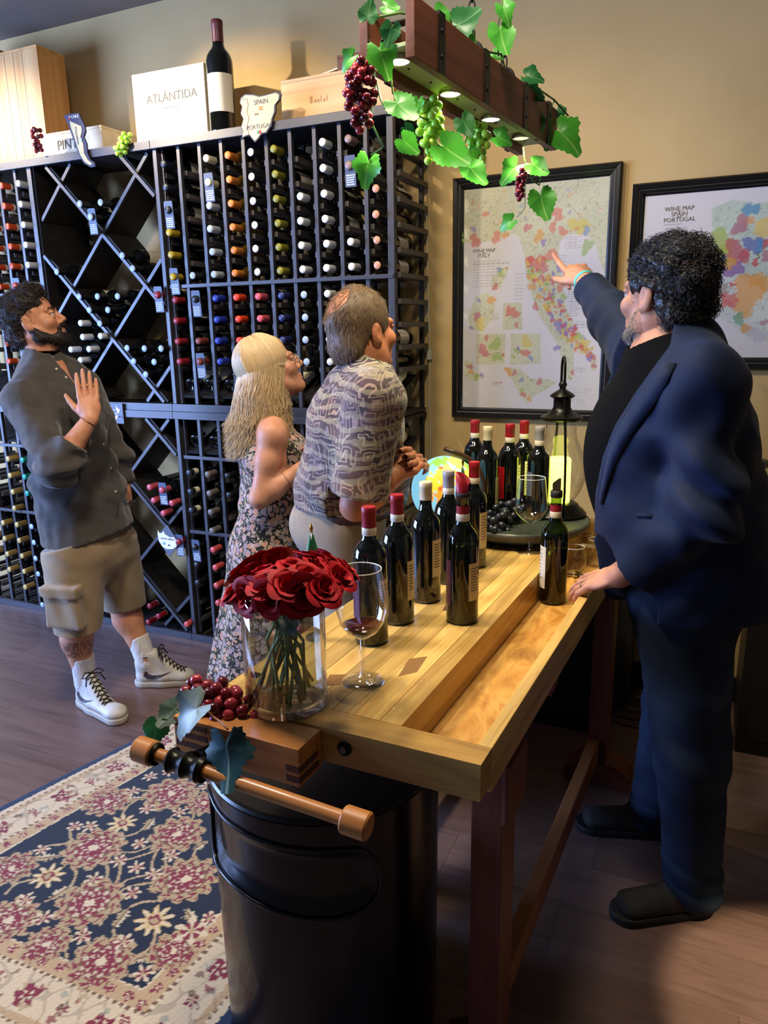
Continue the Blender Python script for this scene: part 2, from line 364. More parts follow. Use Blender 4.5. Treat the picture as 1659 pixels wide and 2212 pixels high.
def rack_bottle(mouth, key, label, group, tilt=0.0, amber=False, base_out=False, lab=True, yaw=0.0):
    """mouth: centre of the mouth end (or of the base if base_out)"""
    o = link('wine_bottle', bot_me[amber]); tag(o, label, 'wine bottle', group)
    # axis +Z -> -Y (mouth towards the room)
    if not base_out:
        M = Matrix.Translation(mouth) @ Matrix.Rotation(yaw, 4, 'Z') @ Matrix.Rotation(PI / 2 + tilt, 4, 'X') @ Matrix.Rotation(random.uniform(0, 6.28), 4, 'Z') @ Matrix.Translation((0, 0, -0.3005))
    else:
        M = Matrix.Translation(mouth) @ Matrix.Rotation(-PI / 2 + tilt, 4, 'X') @ Matrix.Rotation(-PI / 2 + random.uniform(-0.5, 0.5), 4, 'Z')
    o.matrix_world = M
    link('capsule', cap_me[key], o)
    if lab: link('label', lab_me, o)
    return o
NAMES = dict(navy='dark navy', black='black', cream='cream', silver='pale silver', orange='orange', white='white', olive='olive green', greywhite='grey white', dusty='dusty pink', copper='copper', red='dark red', brownred='brownish red',
             blue='bright blue', orangered='orange red', pink='pink', darkblue='dark blue', salmon='salmon red', greybrown='grey brown', teal='teal green', gold='straw gold', yellow='mustard yellow', orangeband='orange banded',
             creamband='cream banded', whiteend='white ended', darksilver='silver ended', greyend='grey', copperend='copper ended', redband='red banded', redorange='orange')
ORD = ['first', 'second', 'third', 'fourth', 'fifth', 'sixth', 'seventh', 'eighth', 'ninth', 'last']
TAGS = []
def fill(x0, col, rows, key, where, tagged=(), amber=False):
    x = x0 + (col + 0.5) * PITCH
    for i, z in enumerate(rows):
        tg = i in tagged
        lb = '%s capped bottle%s, %s' % (NAMES[key], (', %s down' % ORD[i]) if len(rows) > 1 else '', where)
        b = rack_bottle((x, 2.818 + random.uniform(-0.004, 0.004), z), key, lb, 'bottles with %s capsules, %s' % (NAMES[key], where), tilt=random.uniform(-0.01, 0.01), amber=amber)
        if tg: TAGS.append((x, 2.835, z, 'hang tag, %s capped bottle, %s' % (NAMES[key], where)))
U, Mi, Lo = ROWS_UP, ROWS_MID, ROWS_LO
def w(i, s): return '%s column of right rack, %s' % (ORD[i], s)
A = 'top section'
fill(XR, 0, U[0:3], 'navy', w(0, A), (2,)); fill(XR, 0, U[3:6], 'yellow', w(0, A), (2,)); fill(XR, 1, U[5:6], 'greyend', w(1, A))
fill(XR, 2, U[0:2], 'cream', w(2, A), (1,)); fill(XR, 2, U[2:6], 'silver', w(2, A)); fill(XR, 3, U, 'orange', w(3, A), amber=True); fill(XR, 4, U, 'whiteend', w(4, A))
fill(XR, 5, U, 'olive', w(5, A)); fill(XR, 6, U[2:6], 'greywhite', w(6, A)); fill(XR, 7, U, 'white', w(7, A)); fill(XR, 8, U[0:2], 'dusty', w(8, A), (1,)); fill(XR, 8, U[4:6], 'greywhite', w(8, A)); fill(XR, 9, U[2:6], 'copperend', w(9, A))
B = 'under thin cross rail'
fill(XR, 0, Mi, 'red', w(0, B)); fill(XR, 1, Mi[0:1], 'black', w(1, B), (0,)); fill(XR, 1, Mi[2:4], 'brownred', w(1, B), (1,)); fill(XR, 2, Mi, 'blue', w(2, B)); fill(XR, 3, Mi[0:3], 'orangered', w(3, B))
fill(XR, 4, Mi[0:2], 'pink', w(4, B)); fill(XR, 5, Mi[0:3], 'darkblue', w(5, B)); fill(XR, 6, Mi, 'darksilver', w(6, B)); fill(XR, 7, Mi, 'greywhite', w(7, B)); fill(XR, 9, Mi[2:4], 'black', w(9, B))
Cc = 'below counter rail'
fill(XR, 0, Lo[0:3], 'creamband', w(0, Cc)); fill(XR, 1, Lo[0:4], 'greybrown', w(1, Cc)); fill(XR, 2, Lo[0:2], 'black', w(2, Cc))
D = 'near the floor'
fill(XR, 0, Lo[4:7], 'black', w(0, D), (0,)); fill(XR, 1, Lo[4:10], 'salmon', w(1, D))
def wl(i, s): return 'left rack column %s from right, %s' % (ORD[i], s)
fill(XL, 6, U, 'white', wl(0, A)); fill(XL, 5, U, 'orangeband', wl(1, A), (5,)); fill(XL, 4, U[2:6], 'orangeband', wl(2, A)); fill(XL, 6, Mi[0:1], 'white', wl(0, B)); fill(XL, 5, Mi[1:3], 'gold', wl(1, B), (1,)); fill(XL, 4, Mi[1:4], 'orangeband', wl(2, B))
fill(XL, 4, Lo[0:3], 'teal', wl(2, Cc)); fill(XL, 3, Lo[0:4], 'gold', wl(3, Cc)); fill(XL, 5, Lo[0:3], 'greybrown', wl(1, Cc))
fill(XL, 3, Lo[4:9], 'gold', wl(3, D)); fill(XL, 2, Lo[4:8], 'gold', wl(4, D)); fill(XL, 4, Lo[4:10], 'darksilver', wl(2, D)); fill(XL, 1, Lo[3:7], 'gold', wl(5, D))
# display bottles lying base outward on the slanted shelves
for (x0, cols, z, where, amb) in ((XR, (0, 1, 2, 3, 5, 7, 8, 9), 1.305, 'above counter rail of right rack', False), (XR, (0, 1, 2, 9), 1.035, 'below counter rail of right rack', True), (XL, (5, 6), 1.305, 'above counter rail of left rack', False)):
    for c in cols:
        rack_bottle((x0 + (c + 0.5) * PITCH, YR + 0.035, z), 'greywhite', 'tilted display bottle, base outward, %s column %s' % (ORD[c] if x0 == XR else ORD[6 - c], where), 'tilted display bottles', tilt=0.40, base_out=True)
# bottles loose in the diamond bins (mouth pixel -> position)
def binfill(px, key, where, tagged=()):
    rows = []
    for u, v in px:
        for r in rows:
            if abs(r - v) < 14: break
        else: rows.append(v)
    rows.sort()
    for i, (u, v) in enumerate(px):
        p = ony(u, v, 2.815); tg = i in tagged
        ri = min(range(len(rows)), key=lambda k: abs(rows[k] - v)); same = sorted(q[0] for q in px if abs(q[1] - rows[ri]) < 14); k = same.index(u)
        pos = '' if len(px) == 1 else ', %s row%s' % (ORD[ri] if len(rows) > 1 else 'single', '' if len(same) == 1 else ' %s from left' % ORD[k])
        rack_bottle(tuple(p), key, '%s capped bottle in %s%s' % (NAMES[key], where, pos), 'bottles in the %s' % where, tilt=0.0)
        if tg: TAGS.append((p[0], 2.832, p[2], 'hang tag on a bottle in the %s' % where))
binfill([(171.4, 440), (216, 437), (194.5, 468)], 'greyend', 'top middle diamond bin', (2,))
binfill([(121.6, 587)], 'darksilver', 'left half bin of upper rack')
binfill([(170, 641), (209.5, 640.4), (253, 640), (192, 670), (232, 669.5), (214.7, 699)], 'darksilver', 'upper rack centre bin')
binfill([(173, 698), (177.5, 728), (216, 726), (152, 755), (191, 754), (172.7, 778)], 'white', 'bin at the bearded face')
binfill([(263, 552), (285.5, 580)], 'darksilver', 'upper right half diamond bin')
binfill([(338, 637)], 'red', 'notch beside the rack post', (0,))
binfill([(273.7, 752), (311, 753), (347, 753), (288, 780.7), (332, 782), (314, 809)], 'darksilver', 'upper bin beside the post')
binfill([(321.8, 1053), (347.7, 1059.5), (330.5, 1081.5), (369.8, 1087.4), (351.7, 1109.3)], 'pink', 'right bin of lower rack', (1,))
binfill([(384, 1171.6)], 'red', 'notch beside South Africa sign', (0,))
binfill([(402, 1349.6)], 'salmon', 'bottom right corner notch')
binfill([(341, 1332), (319, 1345), (322, 1310)], 'redband', 'bottom bin at the bare calf')
# hang tags
m_tag = varied('tag_card', '#46536b', '#3c4860', 20, 0.5, 0); m_tagp = pmat('tag_print', '#c6d2e4', 0.6)
for (x, y, z, lb) in TAGS:
    t = thing('hang_tag', lb, 'tag', (x, y - 0.004, z)); mb = MB()
    out = [(-0.014, 0.040), (0.014, 0.040), (0.014, 0.014), (0.021, 0.008), (0.024, -0.002), (0.024, -0.075), (-0.024, -0.075), (-0.024, -0.002), (-0.021, 0.008), (-0.014, 0.014)]
    hole = [(0.0168 * math.cos(a), 0.0168 * math.sin(a)) for a in np.linspace(0, 2 * PI, 25)[:-1]]
    # plate with a hole for the neck: ring of quads between hole and outline, then the lower panel
    ring = []
    for hx, hy in hole:
        a = math.atan2(hy, hx); c, s_ = math.cos(a), math.sin(a)
        k = min(0.024 / max(abs(c), 1e-6), (0.038 if s_ > 0 else 0.022) / max(abs(s_), 1e-6)); ring.append((c * k, s_ * k))
    n = len(hole); v = [(a, -0.001, b) for a, b in hole] + [(a, -0.001, b) for a, b in ring] + [(a, 0.0, b) for a, b in hole] + [(a, 0.0, b) for a, b in ring]; f = []
    for i in range(n):
        j = (i + 1) % n; f += [(i, n + i, n + j, j), (2 * n + j, 3 * n + j, 3 * n + i, 2 * n + i), (n + i, 3 * n + i, 3 * n + j, n + j), (j, 2 * n + j, 2 * n + i, i)]
    mb.add(v, f); mb.box((-0.024, -0.001, -0.078), (0.024, 0.0, -0.0215)); mb.obj('card', m_tag, t)
    pb = MB()
    for r in range(5):
        xx = -0.019
        while xx < 0.015:
            wd = random.uniform(0.003, 0.010); pb.box((xx, -0.0016, -0.037 - r * 0.0085), (min(xx + wd, 0.020), -0.0011, -0.0325 - r * 0.0085)); xx += wd + 0.0018
    pb.obj('printed_lines', m_tagp, t)
    t.rotation_euler = (0.06, 0, 0)
# ============================================================ the workbench
m_oak = woodmat('bench_oak', ['#8f6a30', '#b58d48', '#caa65e', '#a57c3c'], 'Y', 0.38, 1.1, coat=0.15, tone=0.36, gs=0.05)
m_oakx = woodmat('bench_oak_end', ['#7d5a2a', '#a8803e', '#b8914c'], 'X', 0.38, 1.1, coat=0.15, tone=0.1, gs=0.05)
m_ply = woodmat('tray_plywood', ['#8a5520', '#b07a30', '#c8984c', '#93591f'], 'Y', 0.45, 0.8, tone=0.05, gs=0.35)
m_redwood = woodmat('trestle_wood', ['#4a2014', '#5f2c1b', '#6d3522'], 'Z', 0.5, 0.9, tone=0.15, gs=0.06)
m_redwoody = woodmat('trestle_wood_y', ['#6d3d1e', '#83502a', '#8f5c30'], 'Y', 0.5, 0.9, tone=0.15, gs=0.06)
m_maple = woodmat('vise_maple', ['#8a5524', '#a86c33', '#b97c3e'], 'X', 0.38, 0.8, coat=0.2, tone=0.12, gs=0.06)
m_walnut = pmat('vise_walnut', '#4a2816', 0.45)
m_iron = pmat('black_iron', '#15140f', 0.32, metal=0.6); m_steel = pmat('bolt_steel', '#6a675e', 0.35, metal=1.0)
BZ = 0.88; BRZ = -0.036
bench = thing('workbench', 'long golden oak woodworking bench with recessed tool tray and end vise', 'workbench', (-0.299, 1.0036, 0.0), BRZ)
# local frame: +Y along the bench, -X to the left, origin under the near right corner
BL = 1.60
def bp(name, lo, hi, mat, b=0.002, par=None): return MB().bbox(lo, hi, b).obj(name, mat, par or bench)
xs = [-0.165, -0.208, -0.262, -0.304, -0.352, -0.398, -0.446, -0.492, -0.545]
for i in range(8): bp('plank', (xs[i + 1] + 0.0004, 0.057, BZ - 0.082), (xs[i] - 0.0004, BL - 0.05, BZ + random.uniform(-0.0004, 0.0003)), m_oak, 0.0015)
MB().prism([(0.0, 0.0), (0.0, 0.056), (-0.548, 0.054), (-0.548, -0.010)], BZ - 0.066, BZ + 0.0006).obj('end_board', m_oakx, bench)
bp('end_board', (-0.548, BL - 0.049, BZ - 0.07), (0.0, BL, BZ + 0.012), m_oakx)
bp('tray_rail', (-0.024, 0.0565, BZ - 0.085), (0.0, BL - 0.05, BZ), m_oak, 0.003)
bp('tray_floor', (-0.1645, 0.0565, 0.784), (-0.0245, BL - 0.05, 0.799), m_ply, 0.001)
# bolt in the near end board
bo = MB().lathe([(0.0, -0.004), (0.0135, -0.004), (0.0135, 0.003), (0.010, 0.004), (0.010, 0.001), (0.0, 0.001)], 24, M=Matrix.Translation((-0.2445, -0.0055, BZ - 0.030)) @ Matrix.Rotation(PI / 2, 4, 'X')).obj('bolt_washer', m_iron, bench, True)
MB().lathe([(0.0, 0.006), (0.0068, 0.006), (0.0068, 0.0), (0.0, 0.0)][::-1], 6, M=Matrix.Translation((-0.2445, -0.007, BZ - 0.030)) @ Matrix.Rotation(PI / 2, 4, 'X')).obj('bolt', m_steel, bo)
# inlays and knots in the top
for (x, y, a, b) in ((-0.245, 0.28, 0.02, 0.055), (-0.36, 0.16, 0.02, 0.03), (-0.30, 0.62, 0.013, 0.03), (-0.43, 0.56, 0.012, 0.012), (-0.475, 0.48, 0.012, 0.008)):
    MB().prism([(x - a * 0.3, y - b), (x + a, y - b * 0.4), (x + a * 0.5, y + b), (x - a, y + b * 0.5)], BZ, BZ + 0.0005).obj('knot', m_walnut if a < 0.015 else MATS.get('knot_brown') or pmat('knot_brown', '#7d5626', 0.5), bench)
# dog holes along the left edge
for y in (0.10, 0.26): bp('dog_hole', (-0.532, y, BZ), (-0.505, y + 0.022, BZ + 0.0006), m_iron, 0.0002)
bp('bench_dog', (-0.540, 0.185, BZ), (-0.512, 0.21, BZ + 0.055), m_maple, 0.006)
# trestles
for (y0, nm) in ((0.17, 'near'), (1.36, 'far')):
    bp('leg', (-0.075, y0, 0.0865), (-0.013, y0 + 0.085, 0.783), m_redwood, 0.003)
    yl = 0.56 if nm == 'near' else y0
    bp('leg', (-0.53, yl, 0.0865), (-0.468, yl + 0.085, 0.797), m_redwood, 0.003)
    if nm == 'far': bp('cross_beam', (-0.4675, y0 + 0.01, 0.72), (-0.0755, y0 + 0.08, 0.780), m_redwood, 0.003)
    else: bp('cross_beam', (-0.4675, yl + 0.01, 0.72), (-0.0255, yl + 0.08, 0.780), m_redwood, 0.003)
    for (xa, xb, yy) in ((-0.60, -0.40, yl), (-0.15, 0.07, y0)):
        MB().prism([(xa, 0.0), (xa, 0.05), (xa + 0.05, 0.085), (xb - 0.05, 0.085), (xb, 0.05), (xb, 0.0), (xb - 0.05, 0.0), (xb - 0.06, 0.01), (xa + 0.06, 0.01), (xa + 0.05, 0.0)], -(yy + 0.09), -(yy - 0.005), M=Matrix.Rotation(PI / 2, 4, 'X')).obj('foot', m_redwood, bench)
bp('corbel', (-0.014, 0.155, 0.66), (0.004, 0.27, 0.785), m_redwood, 0.008)
bp('stretcher', (-0.072, 0.2556, 0.10), (-0.036, 1.3594, 0.175), m_redwoody, 0.003)
bp('stretcher', (-0.515, 0.6456, 0.10), (-0.48, 1.3594, 0.175), m_redwoody, 0.003)
# ------------------------------------------------------------ end vise: jaw block and handle
vz0, vz1 = BZ - 0.072, BZ - 0.001; vx0, vx1 = -0.556, -0.288; vy0, vy1 = -0.083, -0.012
jaw = bp('vise_jaw', (vx0, vy0, vz0), (vx1, vy1, vz1), m_maple, 0.002)
for k in range(3):
    z = vz0 + 0.012 + k * 0.019
    bp('dovetail_key', (vx0 + 0.004, vy0 - 0.0012, z + 0.004), (vx0 + 0.075, vy0 + 0.01, z + 0.0145), m_walnut, 0.0003, jaw)
    if k < 2: bp('dovetail_key', (vx1 - 0.026, vy0 - 0.0012, z - 0.004), (vx1 + 0.0012, vy0 + 0.06, z + 0.007), m_walnut, 0.0003, jaw)
A0 = Vector((-0.560, -0.158, 0.851)); A1 = Vector((-0.152, -0.135, 0.819)); ax = (A1 - A0).normalized()
Mh = frame(A0, ax.orthogonal(), ax.cross(ax.orthogonal())); 
Mh = Matrix.Translation(A0) @ ax.to_track_quat('Z', 'Y').to_matrix().to_4x4(); LH = (A1 - A0).length
rod = MB().lathe([(0.0, 0.0), (0.0118, 0.0), (0.0118, LH), (0.0, LH)], 20, M=Mh).obj('vise_handle', m_maple, bench, False); autosmooth(rod)
def knob(z0, z1): return [(0.0, z0), (0.0195, z0), (0.0222, z0 + 0.003), (0.0222, z1 - 0.003), (0.0195, z1), (0.0, z1)]
autosmooth(MB().lathe(knob(-0.012, 0.026), 24, M=Mh).obj('handle_knob', m_maple, rod)); autosmooth(MB().lathe(knob(LH - 0.022, LH + 0.022), 24, M=Mh).obj('handle_knob', m_maple, rod))
autosmooth(MB().lathe([(0.0121, 0.0265), (0.0185, 0.0265), (0.0205, 0.029), (0.0185, 0.033), (0.0121, 0.033)], 24, M=Mh).obj('rubber_ring', m_iron, rod))
sp = [(0.0121, 0.058), (0.019, 0.059), (0.0225, 0.064), (0.019, 0.069), (0.0178, 0.072), (0.0178, 0.084), (0.0195, 0.087), (0.0232, 0.093), (0.0195, 0.099), (0.0178, 0.102), (0.0178, 0.113), (0.0195, 0.116), (0.0232, 0.122), (0.0205, 0.130), (0.0121, 0.131)]
sc = MB().lathe(sp, 28, M=Mh).obj('screw_head', m_iron, bench); autosmooth(sc, 50)
pm = A0 + ax * 0.096
MB().tube([pm + Vector((0, 0.017, 0)), Vector((pm.x, vy0 - 0.001, pm.z - 0.012))], 0.0155, 16).obj('screw_shaft', m_iron, sc)
# ============================================================ glass
def thin_glass(name, tint=(0.96, 0.98, 0.97, 1), rough=0.02, f0=0.05, k=0.85, p=4.0):
    m = bpy.data.materials.new(name); m.use_nodes = True; nt = m.node_tree; nt.nodes.clear()
    o = nt.nodes.new('ShaderNodeOutputMaterial'); mx = nt.nodes.new('ShaderNodeMixShader'); tr = nt.nodes.new('ShaderNodeBsdfTransparent'); gl = nt.nodes.new('ShaderNodeBsdfGlossy'); lw = nt.nodes.new('ShaderNodeLayerWeight')
    tr.inputs[0].default_value = tint; gl.inputs['Roughness'].default_value = rough; lw.inputs[0].default_value = 0.5
    pw = nt.nodes.new('ShaderNodeMath'); pw.operation = 'POWER'; pw.inputs[1].default_value = p
    mu = nt.nodes.new('ShaderNodeMath'); mu.operation = 'MULTIPLY_ADD'; mu.use_clamp = True; mu.inputs[1].default_value = k; mu.inputs[2].default_value = f0
    for x, y in ((lw.outputs['Facing'], pw.inputs[0]), (pw.outputs[0], mu.inputs[0]), (mu.outputs[0], mx.inputs[0]), (tr.outputs[0], mx.inputs[1]), (gl.outputs[0], mx.inputs[2]), (mx.outputs[0], o.inputs[0])): nt.links.new(x, y)
    return m
m_clear = thin_glass('clear_glass', (0.96, 0.975, 0.965, 1), 0.015, 0.07, 0.9, 2.6); m_water = thin_glass('water', (0.93, 0.95, 0.90, 1), 0.01, 0.03, 0.7)
m_green = thin_glass('green_bottle_glass', (0.20, 0.26, 0.05, 1), 0.03, 0.07, 0.8)
m_rim_glint = pmat('glass_rim_glint', '#e4e8e4', 0.08, spec=0.9); m_wine = pmat('red_wine', '#3a0508', 0.05, coat=0.3); m_winef = pmat('red_wine_dark', '#0c0405', 0.1, coat=0.3)  # rim colour is a painted white glint along the glass edges
m_dgl = pmat('bench_bottle_glass', '#080b08', 0.05, spec=0.7, coat=0.5)
# ------------------------------------------------------------ bottles standing on the bench
BP2 = [(0.0, 0.010), (0.020, 0.004), (0.031, 0.0), (0.0362, 0.003), (0.0375, 0.010), (0.0375, 0.185), (0.0368, 0.199), (0.0335, 0.212), (0.027, 0.223), (0.020, 0.231), (0.0162, 0.240), (0.0148, 0.252), (0.0143, 0.300), (0.0150, 0.3005), (0.0150, 0.305), (0.0, 0.305)]
def label_patch(a0, a1, z0, z1, r=0.0379): return MB().lathe([(r, z0), (r, z1)], 16, a0=a0, a1=a1)
m_lines = pmat('label_print', '#57503f', 0.7); m_black = pmat('print_black', '#15130f', 0.6)
def cvar(n, h): return varied(n, h, h, 25, 0.4, 0.04)
CM = dict(red=cvar('foil_red', '#8e1420'), cream=cvar('foil_cream', '#cdbf9a'), silver=cvar('foil_silver', '#8f8b8c'), band=cvar('neck_band', '#d6cfb8'), plum=cvar('label_plum', '#5b2f49'), scarlet=cvar('label_scarlet', '#c0181c'),
          backl=cvar('label_back', '#cdbb8a'), white=cvar('label_white', '#d8d2c0'), grey=cvar('label_grey', '#5c6070'), tan=cvar('label_tan', '#b9a57c'))
def bench_bottle(loc, label, foil, labels=(), cut=False, open_top=None, s=1.0, clear=False, band=True):
    """labels: (material key, angle centre deg in room, half width deg, z0, z1)"""
    t = thing('wine_bottle', label, 'wine bottle', loc, 0.0, 'wine bottles on the bench'); t.scale = (s, s, s)
    if clear:
        autosmooth(MB().lathe(BP2, 40).obj('glass', m_green, t), 60)
        w = [(max(r - 0.003, 0), z + (0.004 if z < 0.02 else 0)) for r, z in BP2 if z < clear]; w += [(w[-1][0], clear), (0.0, clear)]
        MB().lathe(w, 36).obj('wine', m_winef, t, True)
    else: autosmooth(MB().lathe(BP2, 40).obj('glass', m_dgl, t), 60)
    if open_top:
        MB().lathe([(0.0154, 0.248), (0.0156, 0.280)], 28).obj('capsule', CM[foil], t, True)
    else:
        c = MB().lathe([(0.0157, 0.262), (0.0154, 0.288), (0.0162, 0.290), (0.0162, 0.304), (0.0148, 0.3065), (0.0, 0.3065)], 28).obj('capsule', CM[foil], t); autosmooth(c, 50)
    if band: MB().lathe([(0.0153, 0.244), (0.0158, 0.245), (0.0158, 0.261), (0.0153, 0.262)], 28).obj('neck_band', CM['band'], t, True)
    for (k, ac, hw, z0, z1) in labels:
        a = math.radians(ac); h = math.radians(hw)
        l = label_patch(a - h, a + h, z0, z1).obj('label', CM[k], t, True)
        if k in ('backl', 'white'):
            pb = MB()
            for i in range(9):
                zz = z1 - 0.012 - i * (z1 - z0 - 0.03) / 9; pb.lathe([(0.03805, zz - 0.0012), (0.03805, zz + 0.0012)], 6, a0=a - h * 0.75, a1=a + h * random.uniform(-0.1, 0.35))
            if k == 'backl': pb.lathe([(0.03805, z1 - 0.032), (0.03805, z1 - 0.012)], 4, a0=a + h * 0.45, a1=a + h * 0.85)
            pb.obj('label_print', m_lines, l)
    if open_top == 'red':
        mb = MB(); M = Matrix.Translation((0, 0, 0.305)); pts = []
        mb.lathe([(0.0120, 0.298), (0.0175, 0.300), (0.0175, 0.310), (0.012, 0.312)], 24)
        o = mb.obj('pourer_collar', m_black, t, True)
        n = 14; v = []; f = []
        for i in range(n + 1):
            a = PI * (0.15 + 1.7 * i / n); hh = 0.012 + 0.034 * max(0.0, math.sin((a - 0.15) / 1.85)) ** 0.8
            for k, r in ((0, 0.012), (1, 0.0165)): v += [(r * math.cos(a), r * math.sin(a), 0.310), (r * 1.05 * math.cos(a), r * 1.05 * math.sin(a), 0.310 + hh)]
        for i in range(n):
            b = 4 * i; f += [(b, b + 4, b + 5, b + 1), (b + 2, b + 3, b + 7, b + 6), (b + 1, b + 5, b + 7, b + 3)]
        MB().add(v, f).obj('pourer_spout', CM['red'], t, True)
    if open_top == 'steel':
        MB().lathe([(0.015, 0.300), (0.0165, 0.301), (0.0165, 0.318), (0.012, 0.320)], 24).obj('pourer_collar', m_black, t, True)
        MB().prism([(-0.010, 0.318), (0.010, 0.318), (0.010, 0.352), (0.004, 0.352), (-0.010, 0.340)], -0.009, 0.009, M=Matrix.Rotation(PI / 2, 4, 'X')).obj('pourer_spout', m_steel, t)
    return t
def az(loc): return math.degrees(math.atan2(-loc[1], -loc[0]))   # direction towards where the photo was taken
def B(u, v, z): p = onz(u, v, z); return (p[0], p[1] + 0.030, z + 0.0006)
L = B(790, 1395, BZ); bench_bottle(L, 'dark wine bottle with red capsule nearest the wine glass, behind roses', 'red', [('plum', az(L) - 75, 35, 0.06, 0.16), ('backl', az(L) + 62, 34, 0.06, 0.15)])
L = B(850, 1350, BZ); bench_bottle(L, 'tall dark bottle with red capsule, second from the roses', 'red', [('backl', az(L) + 65, 30, 0.06, 0.155)])
L = B(911, 1303, BZ); bench_bottle(L, 'dark bottle with cream capsule in front of the globe', 'cream', [('backl', az(L) + 58, 33, 0.07, 0.165)], band=False)
L = B(960, 1262, BZ); bench_bottle(L, 'dark bottle with silver capsule between cream capped and opened bottles', 'silver', [('grey', az(L) - 80, 30, 0.05, 0.15)])
L = B(1015, 1228, BZ); bench_bottle(L, 'dark bottle with red capsule standing behind the opened bottle', 'red', [('backl', az(L) + 62, 36, 0.06, 0.165)])
L = B(989, 1350, BZ); bench_bottle(L, 'opened wine bottle with curved red pourer and plum label', 'red', [('plum', az(L) - 72, 28, 0.045, 0.155), ('backl', az(L) + 55, 32, 0.06, 0.15)], open_top='red', clear=0.19)
L = B(1188, 1306, 0.80); bench_bottle(L, 'half full green bottle with steel pourer standing in the tool tray', 'red', [('white', az(L) - 62, 26, 0.045, 0.165)], open_top='steel', clear=0.155)
# ============================================================ round turntable with lantern, bottles and grapes
m_trayg = varied('turntable_green', '#2c332c', '#3a4038', 12, 0.35, 0.05); m_trayrim = varied('turntable_rim', '#3b352b', '#4c4436', 16, 0.4, 0.2, 150)
TC = (-0.595, 2.375); TR = 0.235
tt = thing('turntable', 'round dark green wooden turntable at the far end of the bench', 'turntable', (TC[0], TC[1], BZ + 0.0008))
autosmooth(MB().lathe([(0.0, 0.0), (0.13, 0.0), (0.13, 0.012), (0.0, 0.012)], 40).obj('base', m_iron, tt))
autosmooth(MB().lathe([(0.0, 0.013), (TR - 0.035, 0.013), (TR - 0.008, 0.026), (TR, 0.042), (TR, 0.050), (TR - 0.006, 0.054), (TR - 0.014, 0.051), (0.0, 0.051)], 72).obj('disc', m_trayg, tt), 40)
autosmooth(MB().lathe([(TR + 0.0004, 0.034), (TR + 0.003, 0.038), (TR + 0.003, 0.048), (TR + 0.0004, 0.052)], 72).obj('metal_rim', m_trayrim, tt))
TZ = BZ + 0.0008 + 0.0516
def T(u, Y): p = ony(u, 1090, Y); return (p[0], Y, TZ)
L = T(1024, 2.50); bench_bottle(L, 'red capped bottle at the back left of the turntable', 'red', [('scarlet', az(L) - 45, 30, 0.05, 0.15)])
L = T(1051, 2.34); bench_bottle(L, 'bottle with white capsule and paper label at front of the turntable', 'cream', [('white', az(L) - 70, 30, 0.06, 0.17), ('backl', az(L) + 72, 24, 0.04, 0.14)], band=False)
L = T(1098, 2.43); bench_bottle(L, 'red capped bottle with bright red label in the middle of the turntable', 'red', [('scarlet', az(L) - 55, 30, 0.055, 0.165), ('white', az(L) + 70, 26, 0.05, 0.17)])
L = T(1128, 2.53); bench_bottle(L, 'red capped bottle at the back of the turntable beside lantern', 'red', [('white', az(L) + 30, 22, 0.05, 0.17)])
L = T(1161, 2.39); bench_bottle(L, 'silver capped bottle directly in front of the lantern', 'silver', [('grey', az(L) - 60, 28, 0.08, 0.16)])
# lantern
LX, LY = ony(1205, 1100, 2.46)[0], 2.46
lan = thing('lantern', 'black metal hurricane lantern with bulbous glass and glowing candle', 'lantern', (LX, LY, TZ))
s_ = 2.46 * 1.02 / FPX
autosmooth(MB().lathe([(0.0, 0.0), (0.092, 0.0), (0.095, 0.008), (0.085, 0.020), (0.070, 0.032), (0.066, 0.040), (0.055, 0.046), (0.0, 0.046)], 44).obj('base', m_iron, lan), 40)
gp = [(0.048, 0.047), (0.052, 0.055), (0.074, 0.090), (0.088, 0.125), (0.092, 0.155), (0.086, 0.190), (0.070, 0.225), (0.056, 0.255), (0.050, 0.280), (0.049, 0.322)]
MB().lathe(gp, 44).obj('glass_globe', m_clear, lan, True)
autosmooth(MB().lathe([(0.0, 0.322), (0.062, 0.320), (0.0685, 0.326), (0.068, 0.332), (0.055, 0.339), (0.036, 0.350), (0.028, 0.364), (0.028, 0.392), (0.034, 0.394), (0.041, 0.400), (0.036, 0.406), (0.020, 0.416), (0.010, 0.422), (0.010, 0.428), (0.014, 0.436), (0.010, 0.446), (0.0, 0.450)], 40).obj('lid', m_iron, lan), 50)
hp = [(-0.045, 0, 0.015), (-0.050, 0, 0.10), (-0.046, 0, 0.20), (-0.034, 0, 0.30), (-0.024, 0.0, 0.40), (-0.022, 0, 0.46)] + [(-0.021 * math.cos(a), 0, 0.49 + 0.035 * math.sin(a)) for a in np.linspace(0.0, PI, 9)] + [(0.022, 0, 0.46), (0.024, 0, 0.40), (0.034, 0, 0.30), (0.046, 0, 0.20), (0.050, 0, 0.10), (0.045, 0, 0.015)]
hv = Matrix.Rotation(math.radians(-68), 4, 'Z')
MB().tube([(hv @ Vector((x * 1.9 if z < 0.31 else x * 1.25, 0, z)))[:] if z > 0.31 else (hv @ Vector((x * 2.0, 0, z)))[:] for x, y, z in hp], 0.0042, 10).obj('handle', m_iron, lan, True)
m_candle = pmat('led_candle', '#e8f08a', 0.5, emit='#eaf04a', estr=5.5)
cd = MB().lathe([(0.0, 0.0465), (0.037, 0.0465), (0.037, 0.190), (0.033, 0.196), (0.018, 0.188), (0.0, 0.186)], 32).obj('candle', m_candle, lan, True)
